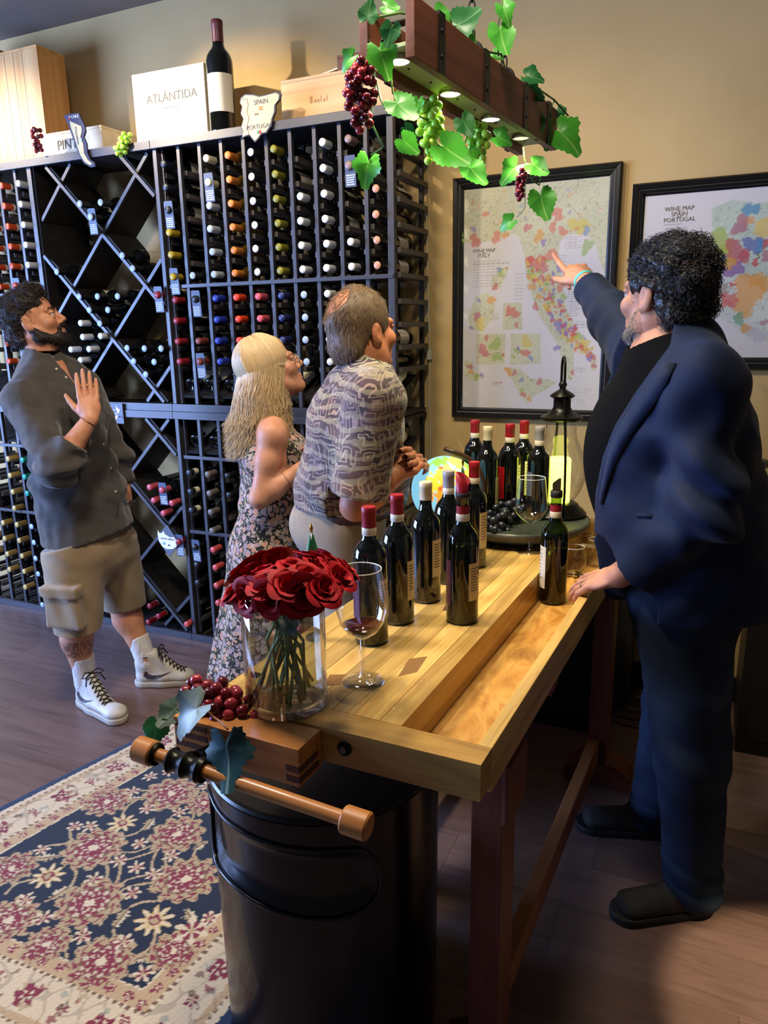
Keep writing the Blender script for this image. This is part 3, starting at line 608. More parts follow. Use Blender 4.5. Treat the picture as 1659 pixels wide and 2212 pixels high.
# ============================================================ globe, lit from inside
GC = np.array(ony(962, 1058, 2.17)); GR = 0.108
gl = thing('desk_globe', 'illuminated desk globe with blue oceans and bright continents, behind bottles', 'globe', (GC[0], GC[1], BZ + 0.0008))
n, mrow = 120, 60; v = []; f = []; cc = []
PLs = [((38, 20), '#f4b73a', 26), ((10, 45), '#7ec04a', 22), ((60, 60), '#a8cf5a', 30), ((25, 0), '#f0c83c', 20), ((45, -15), '#f29a2e', 20), ((30, 28), '#e8572e', 12), ((80, 35), '#f7d24c', 20), ((100, 55), '#7fbf4a', 24), ((-60, -15), '#f29a2e', 24), ((-95, 45), '#9ccb55', 28), ((135, -25), '#f4b73a', 16), ((48, 22), '#ee7a3a', 9), ((5, 50), '#e8a23a', 8), ((15, 62), '#7ec04a', 10), ((22, 8), '#f7d24c', 16), ((20, -20), '#f29a2e', 15), ((38, -5), '#e8572e', 10)]
for j in range(mrow + 1):
    t_ = PI * j / mrow
    for i in range(n):
        a = 2 * PI * i / n; v.append((GR * math.sin(t_) * math.cos(a), GR * math.sin(t_) * math.sin(a), GR * math.cos(t_)))
V = np.array(v); N = V / GR
wob = 0.09 * np.sin(23 * N[:, 0] + 3) * np.sin(19 * N[:, 1]) + 0.07 * np.sin(41 * N[:, 2] + 2 * N[:, 0] * 7) + 0.05 * np.sin(60 * N[:, 1] + 30 * N[:, 0])
colr = np.tile(np.array(srgb('#86cdea')[:3]), (len(V), 1)); best = np.full(len(V), -9.0)
for (lo_, la), hx, rad in PLs:
    lo_, la = math.radians(lo_ - 120), math.radians(la); c = np.array([math.cos(la) * math.cos(lo_), math.cos(la) * math.sin(lo_), math.sin(la)])
    d_ = math.radians(rad * 0.72) - np.arccos(np.clip(N @ c, -1, 1)) + wob * 0.9; k = (d_ > 0) & (d_ > best); colr[k] = srgb(hx)[:3]; best[k] = d_[k]
for j in range(mrow):
    for i in range(n): f.append((j * n + i, (j + 1) * n + i, (j + 1) * n + (i + 1) % n, j * n + (i + 1) % n))
m_globe = vcol('globe_print', 0.35); a_ = [x for x in m_globe.node_tree.nodes if x.type == 'VERTEX_COLOR'][0]; lk(m_globe, a_.outputs[0], bsdf(m_globe).inputs['Emission Color']); bsdf(m_globe).inputs['Emission Strength'].default_value = 0.75
me = bpy.data.meshes.new('sphere'); me.from_pydata(v, [], f); set_vcol(me, colr); me.materials.append(m_globe)
sp_ = link('sphere', me, gl, smooth=True); sp_.location = (0, 0, GC[2] - BZ - 0.0008); sp_.rotation_euler = (math.radians(-20), math.radians(12), 0)
gz = GC[2] - BZ - 0.0008; m_brown = pmat('globe_arm_brown', '#3a2114', 0.4); m_brass = pmat('brass', '#b8862c', 0.25, metal=1.0)
gd = Vector((RW[0, 0], RW[1, 0], 0)).normalized()
arm = [gd * (math.sin(a) * (GR + 0.014)) + Vector((0, 0, gz + math.cos(a) * (GR + 0.014))) for a in np.linspace(math.radians(15), math.radians(172), 20)]
arm = [gd * -0.004 + Vector((0, 0, gz + GR + 0.024))] + arm
amb = MB(); amb.tube(arm, [0.008] + [0.0085] * 20, 10); amb.obj('meridian_arm', m_brown, gl, True)
autosmooth(MB().lathe([(0.0, 0.0), (0.062, 0.0), (0.062, 0.008), (0.030, 0.016), (0.012, 0.022), (0.010, max(0.03, gz - GR - 0.012)), (0.0, max(0.03, gz - GR - 0.012))], 32).obj('base', m_brown, gl))
pn = Matrix.Rotation(math.radians(-20), 4, 'X') @ Matrix.Rotation(math.radians(12), 4, 'Y')
MB().lathe([(0.0, GR + 0.001), (0.014, GR + 0.0005), (0.014, GR - 0.0015)][::-1], 20, M=Matrix.Translation((0, 0, gz)) @ pn).obj('pole_cap', m_brass, gl, True)
# ============================================================ wine glasses
def wine_glass(loc, label, h, rb, rf, wine=None, kind='tulip', group='stemmed wine glasses'):
    t = thing('wine_glass', label, 'wine glass', loc, 0, group)
    zb = h * 0.40
    if kind == 'tulip': bowl = [(0.004, zb - 0.004), (0.012, zb), (0.030, zb + 0.012), (rb * 0.86, zb + 0.030), (rb, zb + 0.058), (rb * 0.985, zb + 0.080), (rb * 0.90, zb + 0.115), (rb * 0.80, h)]
    else: bowl = [(0.004, zb - 0.004), (0.012, zb), (0.032, zb + 0.014), (rb * 0.90, zb + 0.030), (rb, zb + 0.048), (rb * 0.93, zb + 0.08), (rb * 0.80, h)]
    MB().lathe(bowl, 40).obj('bowl', m_clear, t, True)
    MB().lathe([(rb * 0.80 - 0.0006, h - 0.001), (rb * 0.80 + 0.0006, h - 0.001), (rb * 0.80 + 0.0006, h + 0.0006), (rb * 0.80 - 0.0006, h + 0.0006), (rb * 0.80 - 0.0006, h - 0.001)], 40).obj('rim', m_rim_glint, t, True)
    MB().lathe([(0.0, 0.0), (rf, 0.0), (rf, 0.0016), (rf * 0.55, 0.004), (0.010, 0.008), (0.0055, 0.018), (0.0040, zb * 0.5), (0.0042, zb - 0.006), (0.0, zb - 0.004)], 40).obj('stem_and_foot', m_clear, t, True)
    if wine:
        zw = zb + wine; inn = [(max(r - 0.0012, 0.0), z + 0.001) for r, z in bowl if z < zw]; r1 = np.interp(zw, [z for r, z in bowl], [r for r, z in bowl]) - 0.0012
        MB().lathe([(0.0, zb + 0.001)] + inn[1:] + [(r1, zw), (0.0, zw)], 40).obj('wine', m_wine, t, True)
    return t
p = onz(785, 1472, BZ); wine_glass((p[0], p[1], BZ + 0.0008), 'large stemmed glass with a little red wine beside the roses', 0.232, 0.0495, 0.042, wine=0.026)
p = onz(1144, 1192, BZ); wine_glass((p[0], p[1] + 0.0, BZ + 0.0008), 'empty stemmed wine glass by the black grapes and turntable', 0.232, 0.0505, 0.040, kind='round')
def tumbler(u, v, lb):
    p = onz(u, v, 0.80); t = thing('stemless_glass', lb, 'glass', (p[0], p[1], 0.8008), 0, 'stemless glasses in the tool tray')
    MB().lathe([(0.0, 0.004), (0.020, 0.0), (0.022, 0.003), (0.033, 0.018), (0.0385, 0.040), (0.037, 0.060), (0.031, 0.088)], 32).obj('bowl', m_clear, t, True)
    MB().lathe([(0.0304, 0.0875), (0.0316, 0.0875), (0.0316, 0.0888), (0.0304, 0.0888), (0.0304, 0.0875)], 32).obj('rim', m_rim_glint, t, True)
tumbler(1238, 1240, 'stemless glass in the tray nearest the steel poured bottle'); tumbler(1256, 1208, 'stemless glass second from the bottle in the tray'); tumbler(1290, 1222, 'stemless glass close to the host\'s hand in the tray'); tumbler(1305, 1190, 'rear stemless glass beside the blue blazer')
# keys
kt = thing('key_bunch', 'small bunch of metal keys lying in the tray by the hand', 'keys', (*onz(1258, 1248, 0.80)[:2], 0.8005))
for i in range(6):
    a = i * 1.1; M = Matrix.Translation((0.012 * math.cos(a), 0.012 * math.sin(a), 0.002 + 0.0016 * i)) @ Matrix.Rotation(a, 4, 'Z')
    MB().lathe([(0.004, 0), (0.010, 0), (0.010, 0.0015), (0.004, 0.0015)], 14, M=M).box((0.008, -0.003, 0), (0.038, 0.003, 0.0015), M=M).box((0.02, -0.006, 0), (0.034, -0.003, 0.0015), M=M).obj('key', m_steel if i % 2 else m_brass, kt)
MB().tube([(0.016 * math.cos(a), 0.016 * math.sin(a), 0.012) for a in np.linspace(0, 2 * PI, 17)[:-1]], 0.001, 6, closed=True).obj('key_ring', m_steel, kt, True)
# ============================================================ small flags
m_flagg = pmat('flag_green', '#0f7a4a', 0.6, sheen=0.3); m_flagw = pmat('flag_white', '#d9dcd8', 0.6); m_flagr = pmat('flag_red', '#b0202c', 0.6); m_stick = pmat('flag_stick', '#c9c9cc', 0.4)
def small_flag(loc, h, lb, rz):
    t = thing('table_flag', lb, 'flag', loc, rz, 'small table flags')
    autosmooth(MB().lathe([(0.0, 0.0), (0.022, 0.0), (0.022, 0.006), (0.004, 0.012), (0.0, 0.012)], 20).obj('base', m_iron, t))
    MB().tube([(0, 0, 0.012), (0, 0, h - 0.018)], 0.0026, 8).obj('stick', m_stick, t, True)
    MB().lathe([(0.0, h - 0.019), (0.0035, h - 0.018), (0.0028, h - 0.014), (0.0042, h - 0.010), (0.002, h - 0.003), (0.0, h + 0.004)], 14).obj('finial', m_brass, t, True)
    for (m, z0, z1) in ((m_flagg, 0.0, 0.045), (m_flagw, 0.045, 0.085), (m_flagr, 0.085, 0.12)):
        v = []; f = []; K = 18
        for zz in np.linspace(z0, z1, 4):
            for i in range(K + 1):
                a = 2 * PI * i / K; r = 0.0032 + 0.30 * zz * (0.55 + 0.25 * math.sin(2 * a + 1) + 0.12 * math.sin(5 * a)); v.append((r * math.cos(a) * 1.1, r * math.sin(a) * 0.6, h - 0.022 - zz))
        for j in range(3):
            for i in range(K): f.append((j * (K + 1) + i, j * (K + 1) + i + 1, (j + 1) * (K + 1) + i + 1, (j + 1) * (K + 1) + i))
        MB().add(v, f).obj('cloth', m, t, True)
p = ony(672, 1132, 1.34); small_flag((p[0], p[1], BZ + 0.0008), p[2] - BZ, 'little green and white flag on a stick behind the roses', 0.3)
p = ony(1000, 992, 2.06); small_flag((p[0], p[1], BZ + 0.0008), p[2] - BZ, 'little green flag with gold tip beside the globe', 1.2)
# ============================================================ leaves, grapes
def leaf_mesh(name, size=1.0, lobes=0.22, teeth=0.05, cup=0.18, curl=0.1, seed=0, n=40):
    """heart shaped vine leaf in the XY plane, stalk at the origin, tip towards +Y, unit length"""
    rg = random.Random(seed); v = []; f = []; R_ = [0.0, 0.3, 0.6, 0.85, 1.0]
    ph = rg.uniform(0, 6)
    for ri, r in enumerate(R_):
        for i in range(n):
            a = 2 * PI * i / n                          # 0 at the tip
            base = 0.50 + 0.16 * math.cos(a) + lobes * 0.5 * math.cos(5 * a) * 0.35 + 0.06 * math.cos(3 * a)
            notch = max(0.0, 1 - abs(a - PI) / 0.45); base *= 1 - 0.72 * notch
            if abs(a if a < PI else 2 * PI - a) < 0.25: base += 0.13 * (1 - abs(a if a < PI else 2 * PI - a) / 0.25)
            if ri >= 3: base *= 1 + teeth * (1 if i % 2 else -1) * (r if ri == 4 else 0.0)
            x = math.sin(a) * base * r; y = 0.42 + math.cos(a) * base * r if r > 0 else 0.42
            y = 0.42 + math.cos(a) * base * r
            z = cup * (x * x * 1.6) + curl * (y - 0.4) ** 2 * 0.9 - 0.02 * abs(math.sin(2.5 * a)) * r + 0.03 * math.sin(7 * x + ph) * math.sin(6 * y)
            v.append((x * size, y * size, z * size))
    for j in range(len(R_) - 1):
        for i in range(n): f.append((j * n + i, (j + 1) * n + i, (j + 1) * n + (i + 1) % n, j * n + (i + 1) % n))
    mb = MB().add(v, f); return mb
def leafmat(name, c1, c2, vein, rough=0.45, trans=0.0):
    m = pmat(name, c1, rough); v = coords(m); n = noise(m, v, 40, 4); r = ramp(m, [(0.3, c1), (0.7, c2)]); lk(m, n.outputs[0], r.inputs[0])
    # veins fan out from the stalk: use the angle around the stalk
    tc = nod(m, 'ShaderNodeTexCoord'); sx = nod(m, 'ShaderNodeSeparateXYZ'); lk(m, tc.outputs['Object'], sx.inputs[0])
    at = nod(m, 'ShaderNodeMath', operation='ARCTAN2'); lk(m, sx.outputs[0], at.inputs[0]); lk(m, sx.outputs[1], at.inputs[1])
    ml = nod(m, 'ShaderNodeMath', operation='MULTIPLY'); ml.inputs[1].default_value = 5.0; lk(m, at.outputs[0], ml.inputs[0])
    cs = nod(m, 'ShaderNodeMath', operation='COSINE'); lk(m, ml.outputs[0], cs.inputs[0])
    gt = nod(m, 'ShaderNodeMapRange'); gt.inputs[1].default_value = 0.985; gt.inputs[2].default_value = 1.0; lk(m, cs.outputs[0], gt.inputs[0])
    mf = nod(m, 'ShaderNodeMath', operation='MULTIPLY'); mf.inputs[1].default_value = 0.6; lk(m, gt.outputs[0], mf.inputs[0])
    col = mixc(m, mf.outputs[0], r.outputs[0], vein); lk(m, col, bsdf(m).inputs['Base Color'])
    if trans:      # thin plastic leaf lets the lamp light through
        nt = m.node_tree; tl = nod(m, 'ShaderNodeBsdfTranslucent'); mx = nod(m, 'ShaderNodeMixShader'); mx.inputs[0].default_value = trans; lk(m, col, tl.inputs[0])
        out = [x for x in nt.nodes if x.type == 'OUTPUT_MATERIAL'][0]; lk(m, bsdf(m).outputs[0], mx.inputs[1]); lk(m, tl.outputs[0], mx.inputs[2]); lk(m, mx.outputs[0], out.inputs[0])
    return m
m_lfd = leafmat('leaf_dusty', '#2c3f36', '#3e5348', '#6f8474'); m_lft = leafmat('leaf_teal', '#17363a', '#20464a', '#7f9a92'); m_lfg = leafmat('leaf_greygreen', '#6d7d74', '#82918a', '#9aa79f')
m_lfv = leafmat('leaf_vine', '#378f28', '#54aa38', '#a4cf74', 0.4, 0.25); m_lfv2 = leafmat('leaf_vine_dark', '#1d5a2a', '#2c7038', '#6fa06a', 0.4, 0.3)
def place_leaf(mb_me, parent, base, tip, normal_hint, name='leaf', mat=None, inv=None):
    """leaf mesh stretched so that its stalk is at base and tip at tip (room coordinates)"""
    b = Vector(base); t = Vector(tip); y = (t - b); ln = y.length; y.normalize(); z = Vector(normal_hint); z = (z - y * z.dot(y)).normalized(); x = y.cross(z)
    M = Matrix(((x.x * ln, y.x * ln, z.x * ln, b.x), (x.y * ln, y.y * ln, z.y * ln, b.y), (x.z * ln, y.z * ln, z.z * ln, b.z), (0, 0, 0, 1)))
    o = link(name, mb_me, parent)
    if mat is not None: o.material_slots[0].link = 'OBJECT'; o.material_slots[0].material = mat
    o.matrix_parent_inverse = Matrix.Identity(4); o.matrix_local = (parent.matrix_basis.inverted() if parent is not None else Matrix.Identity(4)) @ M
    return o
leafA = leaf_mesh('leaf', seed=1).mesh('leaf', m_lfv, True); leafB = leaf_mesh('leaf', seed=2, lobes=0.4, cup=0.5, curl=-0.4).mesh('leaf', m_lfv, True); leafC = leaf_mesh('leaf', seed=3, lobes=0.5, teeth=0.07, cup=-0.2, curl=0.25).mesh('leaf', m_lft, True)
CAMDIR = Vector((0.404, -0.883, 0.24))          # a direction facing the room
def grape_mat(name, c1, c2, rough=0.25, sss=0.0, trans=0.0):
    m = pmat(name, c1, rough, coat=0.3, sss=sss); oi = nod(m, 'ShaderNodeObjectInfo'); r = ramp(m, [(0.0, c1), (1.0, c2)]); lk(m, oi.outputs['Random'], r.inputs[0])
    n = noise(m, coords(m), 60, 3); col = mixc(m, 0.12, r.outputs[0], n.outputs['Color'], 'OVERLAY'); lk(m, col, bsdf(m).inputs['Base Color'])
    if trans: bsdf(m).inputs['Subsurface Weight'].default_value = trans; bsdf(m).inputs['Subsurface Radius'].default_value = (0.02, 0.02, 0.008); bsdf(m).inputs['Subsurface Scale'].default_value = 0.6
    return m
m_gred = grape_mat('grape_red', '#4a0d18', '#a8323a'); m_gblack = grape_mat('grape_black', '#14151a', '#2a2c33', 0.3); m_ggreen = grape_mat('grape_green', '#86c434', '#b8e05c', 0.25, trans=0.5); m_gdark = grape_mat('grape_dark_red', '#3a0512', '#7a0e22')
ball_me = {}
def grape_me(mat):
    if mat.name not in ball_me: ball_me[mat.name] = MB().ball((0, 0, 0), 1.0, 14, 9).mesh('grape', mat, True)
    return ball_me[mat.name]
def bunch(label, path, rads, d, mat, n, stems=True, seed=0, group=None, mats=None, loc=None):
    """path: points along the bunch, rads: half width there; grapes of diameter d fill it"""
    rg = random.Random(seed); P = [Vector(p) for p in path]; loc = Vector(loc if loc is not None else P[0])
    t = thing('grape_bunch', label, 'grapes', loc, 0, group); got = []
    for tries in range(6000):
        if len(got) >= n: break
        s = rg.random() * (len(P) - 1); i = min(int(s), len(P) - 2); q = s - i; c = P[i].lerp(P[i + 1], q); r = rads[i] + (rads[i + 1] - rads[i]) * q
        w = Vector((rg.gauss(0, 1), rg.gauss(0, 1), rg.gauss(0, 1))).normalized() * r * rg.random() ** 0.35
        p = c + w
        if all((p - g).length > d * 0.83 for g in got): got.append(p)
    for g in got:
        o = link('grape', grape_me(mats[rg.randrange(len(mats))] if mats else mat), t); o.location = g - loc; k = d / 2 * rg.uniform(0.92, 1.06); o.scale = (k, k, k * 1.06); o.rotation_euler = (rg.uniform(0, 3), rg.uniform(0, 3), 0)
    if stems:
        MB().tube([p - loc for p in P], 0.0016, 6).obj('stem', MATS['grape_stem'], t, True)
    return t
pmat('grape_stem', '#8a5a44', 0.6)
# red bunch draped over the vise
def Pt(u, v, y): return tuple(ony(u, v, y))
rb = bunch('red artificial grape bunch with dusty leaves draped over the bench vise', [Pt(430, 1500, 0.99), Pt(465, 1520, 1.0), Pt(500, 1540, 1.0), Pt(535, 1565, 0.99)], [0.036, 0.045, 0.042, 0.022], 0.0225, m_gred, 62, seed=4, mats=[m_gred, m_gred, m_gdark], loc=Pt(465, 1560, 0.98))
bz = Pt(470, 1540, 0.95)
place_leaf(leafA, rb, Pt(395, 1512, 0.97), Pt(352, 1560, 0.93), (0.3, -0.6, 0.7), mat=m_lfd); place_leaf(leafB, rb, Pt(452, 1503, 0.94), Pt(384, 1570, 0.91), (0.1, -0.5, 0.9), mat=m_lfg)
place_leaf(leafC, rb, Pt(486, 1566, 0.888), Pt(497, 1676, 0.868), (0.1, -0.95, 0.3), mat=m_lft); place_leaf(leafA, rb, Pt(345, 1545, 0.93), Pt(332, 1596, 0.92), (0.5, -0.7, 0.3), mat=m_lfv2)
MB().tube([Vector(Pt(u, v, y)) - Vector(rb.location) for u, v, y in ((443, 1533, 0.935), (462, 1550, 0.925), (480, 1562, 0.91), (492, 1575, 0.90))], 0.0022, 7).obj('stalk', MATS['grape_stem'], rb, True)
# black bunch on the turntable edge
TZ0 = BZ + 0.012
bunch('black grape bunch spilling over the turntable rim onto the bench', [tuple(onz(1120, 1100, 0.975)), tuple(onz(1085, 1112, 0.965)), tuple(onz(1068, 1140, 0.94)), tuple(onz(1052, 1165, 0.905))], [0.030, 0.040, 0.042, 0.028], 0.0245, m_gblack, 58, seed=8)
# ============================================================ vase and roses
VP = onz(621, 1517, BZ); VR = 0.0755; VH = 0.222
vase = thing('glass_vase', 'clear cylindrical glass vase half filled with water', 'vase', (VP[0], VP[1], BZ + 0.0008))
MB().lathe([(0.0, 0.0), (VR - 0.004, 0.0), (VR, 0.004), (VR, VH), (VR - 0.0015, VH + 0.0012), (VR - 0.003, VH), (VR - 0.003, 0.020), (VR - 0.012, 0.014), (0.0, 0.013)], 56).obj('glass', m_clear, vase, True)
MB().lathe([(VR - 0.0022, VH - 0.001), (VR + 0.0006, VH - 0.001), (VR + 0.0006, VH + 0.0016), (VR - 0.0022, VH + 0.0016), (VR - 0.0022, VH - 0.001)], 56).obj('rim', MATS['glass_rim_glint'], vase, True)
MB().lathe([(0.0, 0.0145), (VR - 0.0125, 0.0155), (VR - 0.0036, 0.022), (VR - 0.0036, 0.128), (0.0, 0.128)], 48).obj('water', m_water, vase, True)
for zz in (0.006, 0.010): MB().lathe([(VR - 0.010 - zz, zz), (VR - 0.004 - zz * 0.3, zz + 0.0015), (VR - 0.010 - zz, zz + 0.003)], 48).obj('base_ring', m_clear, vase, True)
m_rose = pmat('rose_petal', '#8a0612', 0.6, spec=0.25); v_ = coords(m_rose); n_ = noise(m_rose, v_, 30, 3); r_ = ramp(m_rose, [(0.25, '#7d0412'), (0.75, '#b80a1a')]); lk(m_rose, n_.outputs[0], r_.inputs[0]); lk(m_rose, r_.outputs[0], bsdf(m_rose).inputs['Base Color'])
m_stem = varied('rose_stem', '#4a6e2a', '#6c7e38', 30, 0.5, 0.1); m_rleaf = varied('rose_leaf', '#16301c', '#22402a', 40, 0.45, 0.1)
def petal(rb, rt, h, spread, roll, wob, nu=10, nv=9):
    """cupped petal around the Z axis, top edge rolled outward"""
    v = []; f = []
    for j in range(nv + 1):
        t = j / nv
        for i in range(nu + 1):
            s = -1 + 2 * i / nu
            lim = 1 - 0.30 * abs(s) ** 3; tt = t * lim
            r = rb + (rt - rb) * math.sin(min(1, tt * 1.15) * PI / 2) ** 0.8; z = h * tt
            if tt > 0.72:
                q = (tt - 0.72) / 0.28; r += roll * q * q; z -= roll * 0.75 * q * q
            wd = spread * (0.45 + 0.55 * math.sin(min(1.0, 0.15 + t * 1.05) * PI / 2))
            a = s * wd; r += wob * math.sin(4 * s + 6 * t + rb * 900) * t + 0.0016 * s * s * t
            v.append((r * math.cos(a), r * math.sin(a), z))
    for j in range(nv):
        for i in range(nu): k = j * (nu + 1) + i; f.append((k, k + 1, k + nu + 2, k + nu + 1))
    return MB().add(v, f)
PET = [petal(0.002, 0.0065, 0.043, 2.0, 0.002, 0.0006).mesh('petal', m_rose, True), petal(0.004, 0.013, 0.045, 1.55, 0.006, 0.0010).mesh('petal', m_rose, True), petal(0.006, 0.0215, 0.044, 1.15, 0.010, 0.0014).mesh('petal', m_rose, True), petal(0.007, 0.0300, 0.041, 1.0, 0.015, 0.0018).mesh('petal', m_rose, True)]
sep = MB()
for k in range(5):
    a = k * 2 * PI / 5; c, s = math.cos(a), math.sin(a)
    sep.add([(0.004 * c - 0.004 * s, 0.004 * s + 0.004 * c, 0.0), (0.004 * c + 0.004 * s, 0.004 * s - 0.004 * c, 0.0), (0.020 * c, 0.020 * s, -0.006)], [(0, 1, 2)])
sep.lathe([(0.002, -0.012), (0.006, -0.006), (0.009, 0.001), (0.006, 0.004)], 10); sep_me = sep.mesh('sepals', m_stem, True)
RS = [(505, 1275, 1.02), (520, 1238, 1.07), (548, 1215, 1.10), (570, 1262, 1.00), (598, 1200, 1.14), (622, 1262, 0.99), (638, 1222, 1.07), (668, 1205, 1.13), (690, 1225, 1.10), (706, 1208, 1.16), (700, 1270, 1.01), (736, 1245, 1.06), (748, 1230, 1.13), (655, 1285, 0.99), (585, 1295, 0.985), (560, 1235, 1.06), (665, 1245, 1.04), (610, 1232, 1.09), (720, 1228, 1.12), (585, 1222, 1.14), (530, 1290, 0.995), (640, 1315, 0.985)]
RW_ = ['far left low', 'left upper', 'upper left', 'front left', 'topmost left', 'front middle', 'centre', 'top middle', 'upper right', 'top right', 'front right', 'right', 'far right', 'front low middle', 'front low left', 'left inner', 'right inner', 'inner middle', 'right upper', 'back left', 'lowest left drooping', 'small low centre']
cen = Vector((VP[0], VP[1], BZ + 0.13)); rr = random.Random(5)
for k, (u, v, y) in enumerate(RS):
    p = Vector(ony(u, v, y)); small = k == 21; sc_ = 0.58 if small else rr.uniform(0.80, 0.94)
    dirv = (p - cen); dirv = Vector((dirv.x * 1.0, dirv.y * 1.0, max(dirv.z, 0.03) * 0.9)).normalized()
    if k in (20, 21, 14, 13): dirv = Vector((dirv.x, dirv.y - 0.5, 0.15)).normalized()
    q = dirv.to_track_quat('Z', 'Y'); base = p - dirv * 0.030 * sc_
    t = thing('rose', 'dark red rose bloom, %s in the vase' % RW_[k], 'rose', base, 0, 'roses in the glass vase'); t.rotation_mode = 'QUATERNION'; t.rotation_quaternion = q
    tw = rr.uniform(0, 6.28)
    for lay, cnt in ((0, 3), (1, 4), (2, 5), (3, 0 if small else 5)):
        for i in range(cnt):
            o = link('petal', PET[lay], t); g = sc_ * rr.uniform(0.93, 1.05); o.scale = (g, g, g * rr.uniform(0.94, 1.04)); o.rotation_euler = (rr.uniform(-0.06, 0.06), rr.uniform(-0.06, 0.10), tw + i * 2 * PI / cnt + lay * 0.6 + rr.uniform(-0.12, 0.12))
    link('sepals', sep_me, t)
    # stem: from the bloom over the rim down to the far side of the vase floor
    Mi_ = (Matrix.Translation(base) @ q.to_matrix().to_4x4()).inverted()
    rel = Vector((p.x - cen.x, p.y - cen.y, 0)); an = math.atan2(rel.y, rel.x) + rr.uniform(-0.5, 0.5); rad = min(rel.length, 0.06)
    top = Vector((VP[0] + rad * 0.80 * math.cos(an), VP[1] + rad * 0.80 * math.sin(an), BZ + VH + 0.010)); br_ = rr.uniform(0.035, 0.064); mid = Vector((VP[0] - rad * 0.15 * math.cos(an) + rr.uniform(-0.026, 0.026), VP[1] - rad * 0.15 * math.sin(an) + rr.uniform(-0.026, 0.026), BZ + rr.uniform(0.10, 0.14))); bot = Vector((VP[0] - br_ * math.cos(an), VP[1] - br_ * math.sin(an), BZ + 0.020))
    pts = [base - dirv * 0.010, base - dirv * 0.026, top, mid, mid.lerp(bot, 0.5), bot]
    MB().tube([(Mi_ @ x)[:] for x in pts], [0.0026, 0.0026, 0.0029, 0.0030, 0.0032, 0.0032], 7).obj('stem', m_stem, t, True)
    if k in (5, 10, 13):
        lb = top.lerp(mid, 0.35); lt = lb + Vector((RW[0, 0] * 0.02 + 0.014, -0.02, -0.026)) if k == 10 else lb + Vector((0.018 * (1 if k == 5 else -1), -0.016, -0.022))
        lv = leaf_mesh('leaf', seed=k, lobes=0.0, teeth=0.03).mesh('leaf', m_rleaf, True); o = link('leaf', lv, t)
        yv = (lt - lb); ln = yv.length; yv.normalize(); zz = CAMDIR.normalized(); zz = (zz - yv * zz.dot(yv)).normalized(); xv = yv.cross(zz)
        o.matrix_local = Mi_ @ Matrix(((xv.x * ln, yv.x * ln, zz.x * ln, lb.x), (xv.y * ln, yv.y * ln, zz.y * ln, lb.y), (xv.z * ln, yv.z * ln, zz.z * ln, lb.z), (0, 0, 0, 1)))
# ============================================================ things on top of the racks
ZT = Z_TOP + 0.0006
m_pine = woodmat('pine_box', ['#b98a55', '#cda06a', '#dcb47e'], 'X', 0.5, 0.5, tone=0.1, gs=0.06); m_pinez = woodmat('pine_box_tall', ['#b87f45', '#cf9a5c', '#dcae70'], 'Z', 0.5, 0.5, tone=0.1, gs=0.05)
m_pale = woodmat('pale_box', ['#c9b695', '#d8c7a6', '#e0d2b4'], 'X', 0.55, 0.5, tone=0.05, gs=0.08); m_print = pmat('box_print', '#3c3a33', 0.6)
XZ = lambda o: Matrix.Translation(o) @ Matrix.Rotation(PI / 2, 4, 'X')       # lettering on a face that looks to -Y
def crate(name, label, lo, hi, mat, rz=0.0, th=0.012, lid=True, group=None):
    """wooden wine case: front, back, sides, base and lid boards"""
    lo = Vector(lo); hi = Vector(hi); c = Vector(((lo.x + hi.x) / 2, (lo.y + hi.y) / 2, lo.z)); h = (hi - lo) / 2
    t = thing(name, label, 'box', c, rz, group); H = 2 * h.z
    def P(n, a, b): MB().bbox(a, b, 0.0012).obj(n, mat, t)
    P('front_panel', (-h.x, -h.y, 0), (h.x, -h.y + th, H - th)); P('back_panel', (-h.x, h.y - th, 0), (h.x, h.y, H - th))
    P('side_panel', (-h.x, -h.y + th, 0), (-h.x + th, h.y - th, H - th)); P('side_panel', (h.x - th, -h.y + th, 0), (h.x, h.y - th, H - th))
    P('base_panel', (-h.x + th, -h.y + th, 0), (h.x - th, h.y - th, th))
    if lid: P('lid', (-h.x, -h.y, H - th + 0.0008), (h.x, h.y, H))
    return t, h, H
def at(u, v, y): return ony(u, v, y)
# tall pine box at the left
a = at(3, 330, 2.93); b = at(100, 320, 2.93); top = at(45, 103, 2.93)[2]
t, h, H = crate('pine_wine_box', 'tall upright pine box at the far left on top of the rack', (a[0], 2.93, ZT), (b[0] + 0.01, 3.10, top), m_pinez)
for dx in (-0.06, 0.0, 0.06): MB().box((dx - 0.0008, -h.y - 0.0006, 0.004), (dx + 0.0008, -h.y + 0.001, H - 0.013)).obj('board_joint', m_print, t)
a0 = at(-30, 330, 2.96)
crate('pine_wine_box', 'orange lit wooden box cut off by the left photo edge', (a[0] - 0.25, 2.96, ZT), (a[0] - 0.012, 3.12, top + 0.05), m_pinez)
# low PINTIA box
a = at(88, 300, 2.90); b = at(219, 300, 2.90); z1 = at(150, 283, 2.90)[2]
t, h, H = crate('wine_case', 'low pale wooden case lettered PINTIA behind the Chile sign', (a[0], 2.905, ZT), (b[0], 3.14, ZT + 0.118), m_pale)
text('lettering', 'PINTIA', 0.062, m_print, t, XZ((0.0, -h.y - 0.0008, H * 0.47)), sx=1.0)
